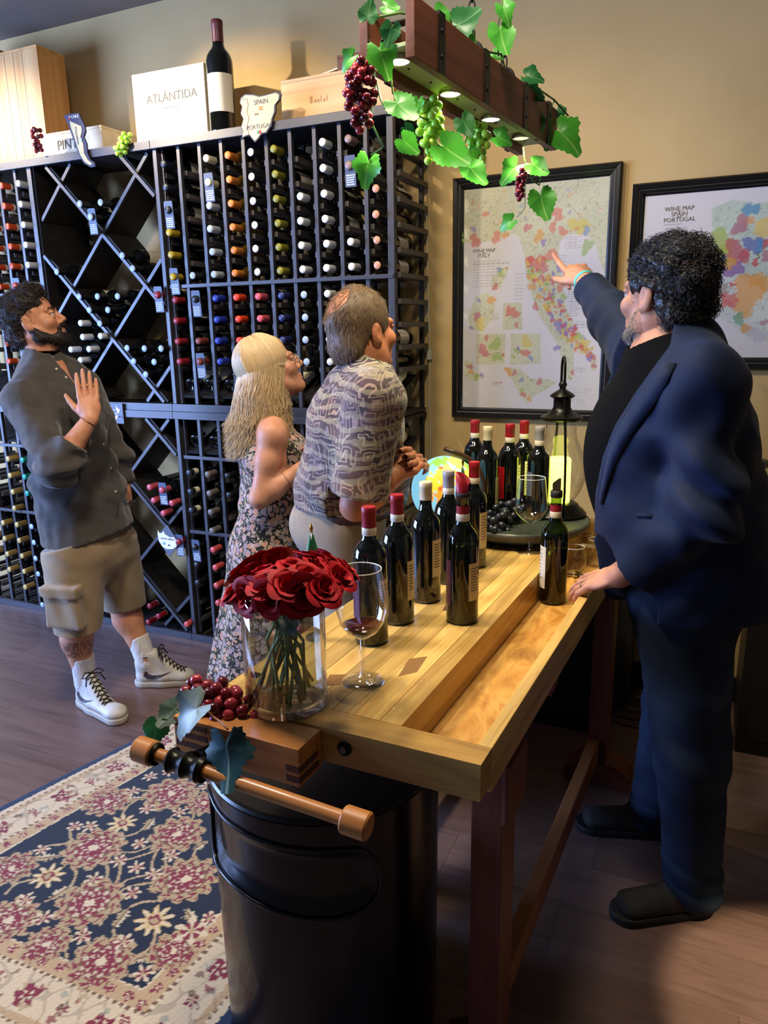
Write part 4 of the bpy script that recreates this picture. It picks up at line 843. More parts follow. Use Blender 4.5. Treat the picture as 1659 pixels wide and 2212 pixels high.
# ATLANTIDA case
a = at(292, 300, 2.885); b = at(436, 280, 2.885); z1 = at(420, 119, 2.885)[2]
t, h, H = crate('wine_case', 'large pale wooden case lettered ATLANTIDA, brightly lit, beside the big bottle', (a[0], 2.90, ZT), (b[0] + 0.012, 3.10, ZT + 0.292), m_pale, rz=0.03)
text('lettering', 'ATL\u00c1NTIDA', 0.050, m_print, t, XZ((0.015, -h.y - 0.0008, H * 0.62)), sx=1.0)
for k in range(6): MB().box((-0.03 + k * 0.014, -h.y - 0.0009, H * 0.465), (-0.021 + k * 0.014, -h.y - 0.0002, H * 0.465 + 0.004)).obj('small_print', m_print, t)
text('lettering', 'ATL\u00c1NTIDA', 0.044, m_print, t, Matrix.Translation((h.x + 0.0008, 0.0, H * 0.5)) @ Matrix.Rotation(PI / 2, 4, 'Z') @ Matrix.Rotation(PI / 2, 4, 'X') @ Matrix.Rotation(PI / 2, 4, 'Z'))
# big bottle
p = at(483, 270, 2.95); t = thing('magnum_bottle', 'very large wine bottle with blank white label and wine red capsule', 'wine bottle', (p[0] + 0.012, 2.93, ZT), 0); t.scale = (1.52, 1.52, 1.46)
autosmooth(MB().lathe(BP2, 40).obj('glass', m_dgl, t), 60); MB().lathe([(0.0157, 0.248), (0.0154, 0.288), (0.0162, 0.290), (0.0162, 0.304), (0.0148, 0.3065), (0.0, 0.3065)], 28).obj('capsule', cvar('foil_wine', '#5d2a30'), t, True)
a_ = math.radians(az((p[0], 2.93))); label_patch(a_ - 1.25, a_ + 1.0, 0.058, 0.160).obj('label', CM['white'], t, True)
# right box with a sloping lid
a = at(607, 255, 2.92); b = at(748, 240, 2.92)
t, h, H = crate('wine_case', 'brown wooden wine case on the rack near the lamp beam', (a[0], 2.93, ZT), (b[0] + 0.005, 3.12, ZT + 0.175), m_pine)
M = Matrix.Translation((h.x - 0.10, 0.02, H)) @ Matrix.Rotation(0.35, 4, 'Y'); MB().box((-0.09, -0.06, 0.0), (0.05, 0.06, 0.006), M=Matrix.Translation((0.05, 0, H + 0.012)) @ Matrix.Rotation(-0.16, 4, 'Y')).obj('loose_lid', m_pale, t)
for k, (x, w_, hh2) in enumerate(((-0.02, 0.012, 0.026), (0.0, 0.010, 0.012), (0.014, 0.010, 0.012), (0.03, 0.004, 0.022), (0.042, 0.010, 0.010), (0.058, 0.004, 0.020))): MB().box((x, -h.y - 0.0006, H * 0.42), (x + w_, -h.y - 0.0001, H * 0.42 + hh2)).obj('faint_brand_mark', MATS.get('faint_print') or pmat('faint_print', '#a97c4c', 0.6), t)
a = at(852, 240, 2.95); b = at(905, 235, 2.95)
crate('wine_case', 'shadowed wooden case at the right end of the rack behind the leaves', (-1.40, 2.93, ZT), (-1.27, 3.14, ZT + 0.15), m_pine)
crate('wine_case', 'dark wooden case in shade behind the hanging red grapes', (-1.53, 2.96, ZT), (-1.415, 3.12, ZT + 0.24), m_redwood)
# ------------------------------------------------------------ country signs
m_sedge = pmat('sign_edge', '#2b2742', 0.5); m_sface = varied('sign_face', '#c9b27c', '#d6c290', 18, 0.6, 0.03); m_ink = pmat('sign_ink', '#3a3550', 0.6); m_swhite = pmat('sign_white', '#e3dfe0', 0.6); m_sblue = pmat('sign_blue', '#3d4262', 0.5); m_rede = pmat('sign_red', '#b8272d', 0.6); m_yel = pmat('sign_yellow', '#d8a62c', 0.6); m_sky = pmat('sign_sky', '#7fa6d4', 0.6); m_grn = pmat('sign_green', '#20703c', 0.6); m_slate = varied('sign_slate', '#4b5262', '#555c6c', 12, 0.5, 0.03)
def plate(name, pts, d0, d1, mat, parent, grow=0.0):
    """flat shape from x,z points, thickness along Y"""
    if grow:
        c = np.mean(np.array(pts), 0); pts = [((x - c[0]) * grow + c[0], (z - c[1]) * grow + c[1]) for x, z in pts]
    return MB().prism([(x, z) for x, z in pts], 0, d1 - d0, M=Matrix.Translation((0, d1, 0)) @ Matrix.Rotation(PI / 2, 4, 'X')).obj(name, mat, parent)
def bits(name, items, d, parent):
    for mat, x0, z0, x1, z1 in items: MB().box((x0, d - 0.0008, z0), (x1, d, z1)).obj(name, mat, parent)
# Spain and Portugal
pxs = [(521, 212), (530, 204), (548, 204), (562, 208), (580, 204), (600, 198), (608, 203), (606, 215), (597, 226), (596, 243), (590, 258), (588, 272), (577, 288), (567, 290), (558, 303), (552, 308), (546, 301), (540, 293), (530, 296), (524, 300), (526, 286), (522, 276), (527, 258), (521, 246), (524, 230), (519, 222)]
pc = at(562, 250, 2.822); t = thing('country_sign', 'cut out map sign reading SPAIN AND PORTUGAL hung on the rack top', 'sign', pc)
pts = [(at(u, v, 2.822)[0] - pc[0], at(u, v, 2.822)[2] - pc[2]) for u, v in pxs]
plate('edge', pts, -0.005, 0.004, m_sedge, t); plate('face', pts, -0.007, -0.0052, m_sface, t, 0.94)
text('lettering', 'SPAIN', 0.026, m_ink, t, XZ((0.012, -0.0075, 0.048))); text('lettering', 'AND', 0.010, m_ink, t, XZ((-0.012, -0.0075, 0.005))); text('lettering', 'PORTUGAL', 0.024, m_ink, t, XZ((-0.004, -0.0075, -0.042)))
bits('flag_mark', [(m_rede, 0.001, 0.027, 0.019, 0.030), (m_yel, 0.001, 0.022, 0.019, 0.027), (m_rede, 0.001, 0.019, 0.019, 0.022), (m_grn, -0.012, -0.068, -0.005, -0.056), (m_rede, -0.005, -0.068, 0.006, -0.056)], -0.0072, t)
MB().tube([(-0.080, -0.0078, 0.070), (-0.055, -0.0078, 0.068), (-0.050, -0.0078, 0.045), (-0.058, -0.0078, 0.02), (-0.050, -0.0078, -0.005), (-0.060, -0.0078, -0.03), (-0.055, -0.0078, -0.075)], 0.0008, 5).obj('border_line', m_ink, t)
# Chile and Argentina
pxs = [(139, 250), (155, 246), (172, 245), (176, 256), (184, 272), (186, 284), (182, 296), (188, 310), (190, 330), (196, 345), (206, 352), (207, 360), (198, 362), (184, 354), (174, 340), (166, 318), (158, 296), (150, 272)]
pc = at(172, 300, 2.822); t = thing('country_sign', 'long narrow map sign reading CHILE and ARGENTINA on the rack edge', 'sign', pc)
pts = [(at(u, v, 2.822)[0] - pc[0], at(u, v, 2.822)[2] - pc[2]) for u, v in pxs]; plate('edge', pts, -0.005, 0.004, m_sedge, t)
pin = [(153, 262), (166, 268), (178, 274), (179, 284), (176, 296), (182, 312), (184, 332), (192, 346), (202, 355), (196, 357), (185, 350), (176, 336), (169, 316), (162, 294), (155, 274)]
plate('face', [(at(u, v, 2.822)[0] - pc[0], at(u, v, 2.822)[2] - pc[2]) for u, v in pin], -0.007, -0.0052, m_sface, t)
cpos = at(161, 253, 2.822) - pc; text('lettering', 'CHILE', 0.017, m_swhite, t, XZ((cpos[0] + 0.008, -0.0058, cpos[2])))
bits('flag_mark', [(m_rede, cpos[0] - 0.033, cpos[2] - 0.008, cpos[0] - 0.020, cpos[2] - 0.001), (m_swhite, cpos[0] - 0.027, cpos[2], cpos[0] - 0.020, cpos[2] + 0.006)], -0.0058, t)
apos = at(169, 294, 2.822) - pc; text('lettering', 'ARGENTINA', 0.014, m_ink, t, XZ((apos[0], -0.0076, apos[2])) @ Matrix.Rotation(math.radians(94), 4, 'Z'))
fpos = at(176, 303, 2.822) - pc; bits('flag_mark', [(m_sky, fpos[0] - 0.008, fpos[2] + 0.003, fpos[0] + 0.009, fpos[2] + 0.007), (m_swhite, fpos[0] - 0.008, fpos[2] - 0.002, fpos[0] + 0.009, fpos[2] + 0.003), (m_sky, fpos[0] - 0.008, fpos[2] - 0.006, fpos[0] + 0.009, fpos[2] - 0.002)], -0.0072, t)
# New Zealand tag on the counter rail, South Africa sign on the lower bins
pc = at(252, 893, 2.825); t = thing('country_sign', 'grey square sign with white islands reading NEW ZEALAND on counter rail', 'sign', pc)
plate('board', [(-0.052, -0.050), (0.045, -0.050), (0.045, 0.050), (-0.052, 0.050)], -0.004, 0.0, m_slate, t)
plate('island', [(0.006, 0.044), (0.012, 0.028), (0.028, 0.020), (0.022, 0.006), (0.012, -0.002), (0.010, 0.012), (0.002, 0.022), (0.006, 0.032)], -0.0052, -0.0042, m_swhite, t); plate('island', [(0.004, -0.006), (0.012, -0.012), (0.0, -0.030), (-0.014, -0.046), (-0.028, -0.044), (-0.016, -0.026)], -0.0052, -0.0042, m_swhite, t)
text('lettering', 'NEW', 0.014, m_swhite, t, XZ((-0.020, -0.0046, 0.014))); text('lettering', 'ZEALAND', 0.013, m_swhite, t, XZ((-0.020, -0.0046, -0.001))); bits('flag_mark', [(m_sblue, 0.018, -0.022, 0.038, -0.012), (m_rede, 0.018, -0.017, 0.026, -0.012)], -0.0044, t)
pc = at(364, 1168, 2.825); t = thing('country_sign', 'grey diamond shaped sign with white map reading SOUTH AFRICA on lower bins', 'sign', pc)
plate('board', [(0.0, -0.085), (0.072, -0.005), (0.0, 0.085), (-0.072, 0.005)], -0.004, 0.0, m_slate, t)
plate('map_shape', [(-0.062, 0.030), (-0.058, 0.052), (-0.050, 0.036), (-0.030, 0.040), (-0.022, 0.052), (-0.016, 0.034), (0.016, 0.020), (0.040, 0.024), (0.058, 0.004), (0.052, -0.024), (0.026, -0.040), (-0.012, -0.044), (-0.038, -0.034), (-0.056, -0.008)], -0.0056, -0.0042, m_swhite, t)
text('lettering', 'SOUTH AFRICA', 0.0125, m_ink, t, XZ((0.0, -0.0060, 0.010))); bits('flag_mark', [(m_sky, -0.034, -0.022, -0.016, -0.008), (m_ink, 0.0, -0.026, 0.012, -0.018)], -0.0058, t)
# small grape bunches on the rack top
bunch('small red grape bunch hanging over the rack edge by the tall pine box', [at(80, 286, 2.815), at(80, 305, 2.81), at(82, 326, 2.81)], [0.024, 0.026, 0.014], 0.021, m_gred, 20, seed=21)
bunch('small pale green grape bunch under the ATLANTIDA case', [at(272, 300, 2.82), at(262, 312, 2.812), at(260, 332, 2.81)], [0.030, 0.028, 0.016], 0.022, m_ggreen, 20, seed=22)
# ============================================================ hanging beam lamp
m_beam = woodmat('beam_wood', ['#4a2416', '#63331f', '#70402a'], 'Y', 0.55, 1.0, tone=0.1, gs=0.04); m_panel_bounce = varied('beam_panel_green_bounce', '#a8b886', '#98a876', 10, 0.5, 0.05); m_strap = pmat('iron_strap', '#0f0d0c', 0.45, metal=0.4)  # bottom panel colour holds the green light bounced from the leaves
b0 = Vector((-0.722, 1.63, 2.112)); b1 = Vector((-0.630, 2.635, 2.112)); bd = (b1 - b0).normalized(); BLN = (b1 - b0).length; brz = math.atan2(-bd.x, bd.y)
lamp = thing('beam_lamp', 'rustic brown wooden beam lamp with four round downlights hanging over the bench', 'lamp', b0, brz)
HW = 0.046; BH = 0.118
MB().bbox((-HW - 0.022, 0, 0), (-HW, BLN, BH), 0.002).obj('side_board', m_beam, lamp); MB().bbox((HW, 0, 0), (HW + 0.022, BLN, BH), 0.002).obj('side_board', m_beam, lamp)
MB().bbox((-HW + 0.0005, 0.004, 0.026), (HW - 0.0005, BLN - 0.004, 0.034), 0.001).obj('bottom_panel', m_panel_bounce, lamp)
for y in (0.13, 0.40, 0.70, 0.92):
    s = MB(); s.box((HW + 0.0222, y - 0.016, -0.002), (HW + 0.0255, y + 0.016, BH + 0.002)); s.box((-HW - 0.0255, y - 0.016, -0.002), (-HW - 0.0222, y + 0.016, BH + 0.002)); s.box((-HW - 0.0255, y - 0.016, BH + 0.002), (HW + 0.0255, y + 0.016, BH + 0.005)); so = s.obj('iron_strap', m_strap, lamp)
    MB().ball((HW + 0.0255, y, BH * 0.28), 0.006, 10, 6, sc=(0.5, 1, 1)).ball((HW + 0.0255, y, BH * 0.72), 0.006, 10, 6, sc=(0.5, 1, 1)).obj('rivet', m_strap, so, True)
m_led = pmat('led_lens', '#fff6e0', 0.4, emit=(1.0, 0.93, 0.72, 1), estr=30.0); m_led2 = pmat('led_lens_dim', '#f0e8b8', 0.4, emit=(1.0, 0.9, 0.5, 1), estr=1.2); m_ring = pmat('lamp_ring', '#b8b6a8', 0.3, metal=1.0)
for k, (u, v) in enumerate(((866, 132), (975, 203), (1060, 258), (1128, 298))):
    p = Vector(onz(u, v, 2.128)); yl = (p - b0).dot(bd); xl = 0.0; loc = Vector((xl, yl, 0.016))
    r = MB().lathe([(0.0268, 0.010), (0.0285, 0.008), (0.0285, -0.001), (0.026, -0.003), (0.0245, 0.0)], 28, M=Matrix.Translation(loc)).obj('lamp_ring', m_ring, lamp, True)
    MB().lathe([(0.0, -0.0005), (0.0245, 0.0), (0.0245, 0.004), (0.0, 0.005)], 28, M=Matrix.Translation(loc)).obj('lens', m_led if k < 3 else m_led2, r, True)
    for q in (-0.10, 0.06): MB().ball((0.016, yl + q, 0.0262), 0.0035, 8, 5).ball((-0.016, yl + q + 0.02, 0.0262), 0.0035, 8, 5).obj('screw', m_strap, lamp, True)
    if k < 3 or True:
        wl = b0 + bd * yl + Vector((0, 0, 0.012))
        light('beam_downlight', 'SPOT', wl - Vector((0, 0, 0.006)), wl - Vector((0, 0, 1)), 14 if k < 3 else 5, (1.0, 0.88, 0.56), spot_size=math.radians(105), spot_blend=0.8, shadow_soft_size=0.022)
# rings and chains
def chain(u0, ybeam):
    top = b0 + bd * ybeam; x0, y0 = top.x, top.y
    c = MB(); z = 2.112 + BH
    c.tube([(0.028 * math.cos(a), 0, 0.020 + 0.028 * math.sin(a)) for a in np.linspace(0, 2 * PI, 21)[:-1]], 0.0045, 8, closed=True)
    o = c.obj('ring', m_strap, lamp, True); o.location = (0, ybeam, BH + 0.006); o.rotation_euler = (0, 0, 0.3)
    zz = BH + 0.050; k = 0
    while 2.112 + zz < ZC - 0.03:
        l = MB().tube([(0.008 * math.cos(a), 0, 0.019 * math.sin(a)) for a in np.linspace(0, 2 * PI, 15)[:-1]], 0.0025, 6, closed=True).obj('chain_link', m_strap, lamp, True)
        l.location = (0, ybeam, zz + 0.018); l.rotation_euler = (0, 0, 0.3 + (k % 2) * PI / 2); zz += 0.032; k += 1
chain(965, 0.46); chain(1075, 0.70)
# ------------------------------------------------------------ artificial vine wound over the beam
vine = thing('vine_garland', 'artificial green grapevine garland with leaves draped over the beam lamp', 'garland', b0 + Vector((0, 0, BH)), 0)
VO = Vector(vine.location)
m_vst = varied('vine_stem', '#4f7a2c', '#3c5a22', 30, 0.5, 0)
def bx_(yl, dx, dz): q = b0 + bd * yl + Vector((bd.y, -bd.x, 0)) * dx + Vector((0, 0, dz)); return q
def vs(pts, r=0.0022): MB().tube([Vector(p) - VO for p in pts], r, 6).obj('stem', m_vst, vine, True)
top = [bx_(0.02, -0.05, 0.10), bx_(0.10, -0.02, BH + 0.012), bx_(0.22, 0.05, BH + 0.02), bx_(0.36, 0.0, BH + 0.014), bx_(0.52, 0.06, BH + 0.03), bx_(0.68, 0.02, BH + 0.016), bx_(0.82, 0.075, BH + 0.01), bx_(0.96, 0.07, BH + 0.02), bx_(1.02, 0.10, 0.10)]
vs(top, 0.0028)
def V3(u, v, y): return Vector(ony(u, v, y))
def vleaf(b, tp, nrm=None, me=None, mat=None): place_leaf(me or leafA, vine, b, tp, nrm or CAMDIR + Vector((random.uniform(-0.3, 0.3), 0, random.uniform(-0.2, 0.3))), mat=mat or m_lfv)
LV = [  # stalk pixel, tip pixel, depth, dark?
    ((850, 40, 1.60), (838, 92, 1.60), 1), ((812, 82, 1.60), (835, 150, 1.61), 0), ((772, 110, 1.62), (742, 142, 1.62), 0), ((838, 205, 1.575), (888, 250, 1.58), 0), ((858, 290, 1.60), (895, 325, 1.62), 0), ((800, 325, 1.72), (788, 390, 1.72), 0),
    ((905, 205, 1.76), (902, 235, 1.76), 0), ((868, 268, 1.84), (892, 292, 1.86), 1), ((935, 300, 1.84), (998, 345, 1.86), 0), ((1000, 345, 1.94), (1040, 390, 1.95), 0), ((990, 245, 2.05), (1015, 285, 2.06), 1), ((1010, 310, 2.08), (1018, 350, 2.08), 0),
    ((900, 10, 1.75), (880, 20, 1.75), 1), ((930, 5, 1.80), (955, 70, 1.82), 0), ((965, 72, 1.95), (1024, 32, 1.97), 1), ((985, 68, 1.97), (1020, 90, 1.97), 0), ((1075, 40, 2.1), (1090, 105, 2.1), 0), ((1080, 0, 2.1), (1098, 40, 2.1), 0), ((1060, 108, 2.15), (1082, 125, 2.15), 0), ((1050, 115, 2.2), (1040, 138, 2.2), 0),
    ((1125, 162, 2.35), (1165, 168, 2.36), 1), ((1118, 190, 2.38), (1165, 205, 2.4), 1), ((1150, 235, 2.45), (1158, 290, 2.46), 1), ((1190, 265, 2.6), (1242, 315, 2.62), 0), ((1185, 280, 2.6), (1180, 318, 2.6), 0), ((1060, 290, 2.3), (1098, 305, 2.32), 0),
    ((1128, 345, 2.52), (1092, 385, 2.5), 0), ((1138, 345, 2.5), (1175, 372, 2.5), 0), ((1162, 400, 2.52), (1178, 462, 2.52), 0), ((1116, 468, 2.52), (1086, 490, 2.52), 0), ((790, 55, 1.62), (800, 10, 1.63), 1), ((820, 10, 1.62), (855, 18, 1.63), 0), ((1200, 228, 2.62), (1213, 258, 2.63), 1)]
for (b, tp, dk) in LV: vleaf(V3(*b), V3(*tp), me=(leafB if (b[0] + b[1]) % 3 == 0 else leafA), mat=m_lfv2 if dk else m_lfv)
vs([bx_(0.03, -0.06, 0.09), V3(800, 120, 1.62), V3(812, 170, 1.64), V3(822, 215, 1.60), V3(835, 240, 1.585)]); vs([V3(812, 170, 1.64), V3(800, 260, 1.68), V3(828, 318, 1.71), V3(802, 335, 1.72)]); vs([V3(842, 140, 1.66), V3(848, 200, 1.70), V3(880, 240, 1.80), V3(925, 260, 1.9)]); vs([V3(925, 262, 1.9), V3(945, 310, 1.98), V3(990, 340, 2.05), V3(1008, 300, 2.08), V3(1016, 262, 2.08)])
vs([bx_(0.96, 0.07, BH + 0.02), V3(1190, 240, 2.6), V3(1192, 265, 2.6)]); vs([V3(1130, 318, 2.5), V3(1133, 345, 2.5), V3(1150, 390, 2.5), V3(1165, 400, 2.52)]); vs([V3(1172, 365, 2.5), V3(1165, 400, 2.52)]); vs([V3(1135, 345, 2.5), V3(1134, 450, 2.52), V3(1116, 470, 2.52)], 0.0012); vs([bx_(0.82, 0.075, BH + 0.01), V3(1125, 165, 2.35)]); vs([bx_(0.30, 0.03, BH + 0.016), V3(965, 70, 1.95)]); vs([bx_(0.5, 0.06, BH + 0.02), V3(1075, 60, 2.1), V3(1085, 0, 2.1)])
bunch('large dark red grape bunch hanging from the near end of the beam lamp', [V3(782, 150, 1.60), V3(780, 185, 1.60), V3(778, 225, 1.60), V3(782, 262, 1.60), V3(779, 282, 1.60)], [0.024, 0.034, 0.030, 0.020, 0.006], 0.0205, m_gdark, 46, seed=31, mats=[m_gdark, m_gred, m_gdark])
bunch('bright green grape bunch hanging under the first downlights', [V3(925, 228, 1.92), V3(930, 255, 1.92), V3(928, 295, 1.92), V3(926, 340, 1.92)], [0.022, 0.032, 0.026, 0.010], 0.0225, m_ggreen, 36, seed=32)
bunch('smaller green grape bunch hanging under the third downlight', [V3(1030, 272, 2.12), V3(1034, 300, 2.12), V3(1036, 345, 2.12)], [0.020, 0.028, 0.012], 0.0215, m_ggreen, 26, seed=33)
bunch('small dark red grape bunch hanging before the Italy map frame', [V3(1132, 372, 2.5), V3(1124, 400, 2.5), V3(1124, 434, 2.5)], [0.012, 0.018, 0.008], 0.0175, m_gdark, 18, seed=34)
# ============================================================ framed wine maps on the back wall
def inpoly(X, Y, poly):
    c = np.zeros(X.shape, bool); n = len(poly)
    for i in range(n):
        x0, y0 = poly[i]; x1, y1 = poly[(i + 1) % n]
        k = ((y0 > Y) != (y1 > Y)) & (X < (x1 - x0) * (Y - y0) / (y1 - y0 + 1e-12) + x0); c ^= k
    return c
def vnoise(X, Y, s, seed=0):
    r = np.random.default_rng(seed); out = np.zeros_like(X)
    for k in range(7):
        a = r.uniform(0, 2 * PI); w = s * r.uniform(0.6, 1.9); out += np.sin(w * (X * math.cos(a) + Y * math.sin(a)) + r.uniform(0, 6.28)) / 7 * 1.7
    return out
def lin(h): return np.array(srgb(h)[:3])
m_map = vcol('map_print', 0.45); m_frame = pmat('black_frame', '#0b0a0a', 0.28, coat=0.3); m_fline = pmat('frame_bead', '#4a443a', 0.35); m_pane = thin_glass('picture_glass', (0.97, 0.97, 0.97, 1), 0.02, 0.02, 0.35, 4.0); m_mink = pmat('map_ink', '#6a625a', 0.7)
def framed_map(name, label, x0, x1, z0, z1, fw, paint, res=0.003):
    t = thing(name, label, 'picture', ((x0 + x1) / 2, YW - 0.001, z0)); cx_ = (x0 + x1) / 2
    # moulding profile: depth (towards the room) over width
    prof = [(0.0, 0.0), (0.0, 0.022), (0.006, 0.028), (fw * 0.45, 0.026), (fw * 0.52, 0.019), (fw * 0.8, 0.017), (fw * 0.86, 0.012), (fw, 0.010), (fw, 0.0)]
    W2, H2 = (x1 - x0) / 2, (z1 - z0)
    co = [(-W2, 0, 1, 1), (W2, 0, -1, 1), (W2, H2, -1, -1), (-W2, H2, 1, -1)]
    for k, nm in enumerate(('bottom', 'right', 'top', 'left')):
        a, b = co[k], co[(k + 1) % 4]; v = []; f = []; n = len(prof)
        for c in (a, b):
            for (w_, d) in prof: v.append((c[0] + c[2] * w_, -d, c[1] + c[3] * w_))
        for i in range(n): f.append((i, (i + 1) % n, n + (i + 1) % n, n + i))
        f += [tuple(range(n)), tuple(range(2 * n - 1, n - 1, -1))]
        o = MB().add(v, f).obj('frame_bar', m_frame, t)
        v = []; f = []
        for c in (a, b):
            for (w_, d) in ((fw * 0.50, 0.0196), (fw * 0.53, 0.0206), (fw * 0.57, 0.0196)): v.append((c[0] + c[2] * w_, -d, c[1] + c[3] * w_))
        MB().add(v, [(0, 1, 4, 3), (1, 2, 5, 4)]).obj('frame_bead', m_fline, o)
    w_, h_ = x1 - x0 - 2 * fw, z1 - z0 - 2 * fw; nx, nz = int(w_ / res), int(h_ / res)
    S, Tt = np.meshgrid(np.linspace(0, 1, nx + 1), np.linspace(0, 1, nz + 1))
    X = x0 + fw + S * w_; Z = z0 + fw + Tt * h_
    global BN
    BN = vnoise(X, Z, 260, 77) * 0.6 + vnoise(X, Z, 520, 78) * 0.4
    rgb = paint(X, Z)
    v = np.stack([X - cx_, np.full_like(X, -0.0075), Z - z0], -1).reshape(-1, 3); i = np.arange(nz)[:, None] * (nx + 1) + np.arange(nx)[None]; q = np.stack([i, i + 1, i + nx + 2, i + nx + 1], -1).reshape(-1, 4)
    me = bpy.data.meshes.new('map_sheet'); me.from_pydata(v.tolist(), [], q.tolist()); set_vcol(me, rgb.reshape(-1, 3)); me.materials.append(m_map); link('map_sheet', me, t)
    MB().box((-W2 + fw * 0.95, -0.0095, fw * 0.95), (W2 - fw * 0.95, -0.0088, H2 - fw * 0.95)).obj('glass', m_pane, t)
    return t
C1 = lambda x, y: (940 + x / 2.3074, 320 + y / 2.3074)
def mp(x, y): u, v = C1(x, y); p = ony(u, v, YW - 0.008); return p[0], p[2]
PAL = ['#c0524a', '#cf8f3a', '#7f6aa8', '#c9b24a', '#8fa64e', '#b8586a', '#c96a5a', '#6f86b0', '#d8a85a']
BN = 0.0
def blob(rgb, X, Z, cx, cz, r, col, seed, al=0.68, asp=1.0, rot=0.0):
    dx, dz = X - cx, Z - cz; c, s = math.cos(rot), math.sin(rot); dx, dz = dx * c + dz * s, (-dx * s + dz * c) * asp
    a = np.arctan2(dz, dx); rr_ = np.hypot(dx, dz); rg = np.random.default_rng(seed); R_ = r * (1 + 0.25 * np.sin(2 * a + rg.uniform(0, 6)) + 0.16 * np.sin(3 * a + rg.uniform(0, 6)) + 0.10 * np.sin(5 * a + rg.uniform(0, 6)) + 0.28 * BN)
    k = rr_ < R_; rgb[k] = rgb[k] * (1 - al) + lin(col) * al
def paper(X, Z, land, lands):
    rgb = np.tile(lin('#cdc8c6'), X.shape + (1,)); rgb *= (1 + 0.03 * vnoise(X, Z, 9, 3))[..., None]
    L_ = np.zeros(X.shape, bool)
    for poly in lands: L_ |= inpoly(X, Z, [mp(*q) for q in poly])
    return rgb, L_
def roads(rgb, X, Z, L_):
    n = vnoise(X, Z, 70, 5) + 0.5 * vnoise(X, Z, 160, 6); k = L_ & (np.abs(n) < 0.05); rgb[k] = rgb[k] * 0.72
    n = vnoise(X, Z, 120, 8); k = L_ & (np.abs(n) < 0.05); rgb[k] = rgb[k] * 0.80
def textlines(rgb, X, Z, x0, y0, x1, y1, n, seed, col='#8d857c'):
    rg = np.random.default_rng(seed); a = mp(x0, y0); b = mp(x1, y1)
    for i in range(n):
        zc = a[1] + (b[1] - a[1]) * (i + 0.5) / n; xe = a[0] + (b[0] - a[0]) * rg.uniform(0.55, 1.0); k = (np.abs(Z - zc) < 0.0017) & (X > a[0]) & (X < xe) & (np.sin(X * 900 + i * 3) > -0.7); rgb[k] = rgb[k] * 0.35 + lin(col) * 0.65
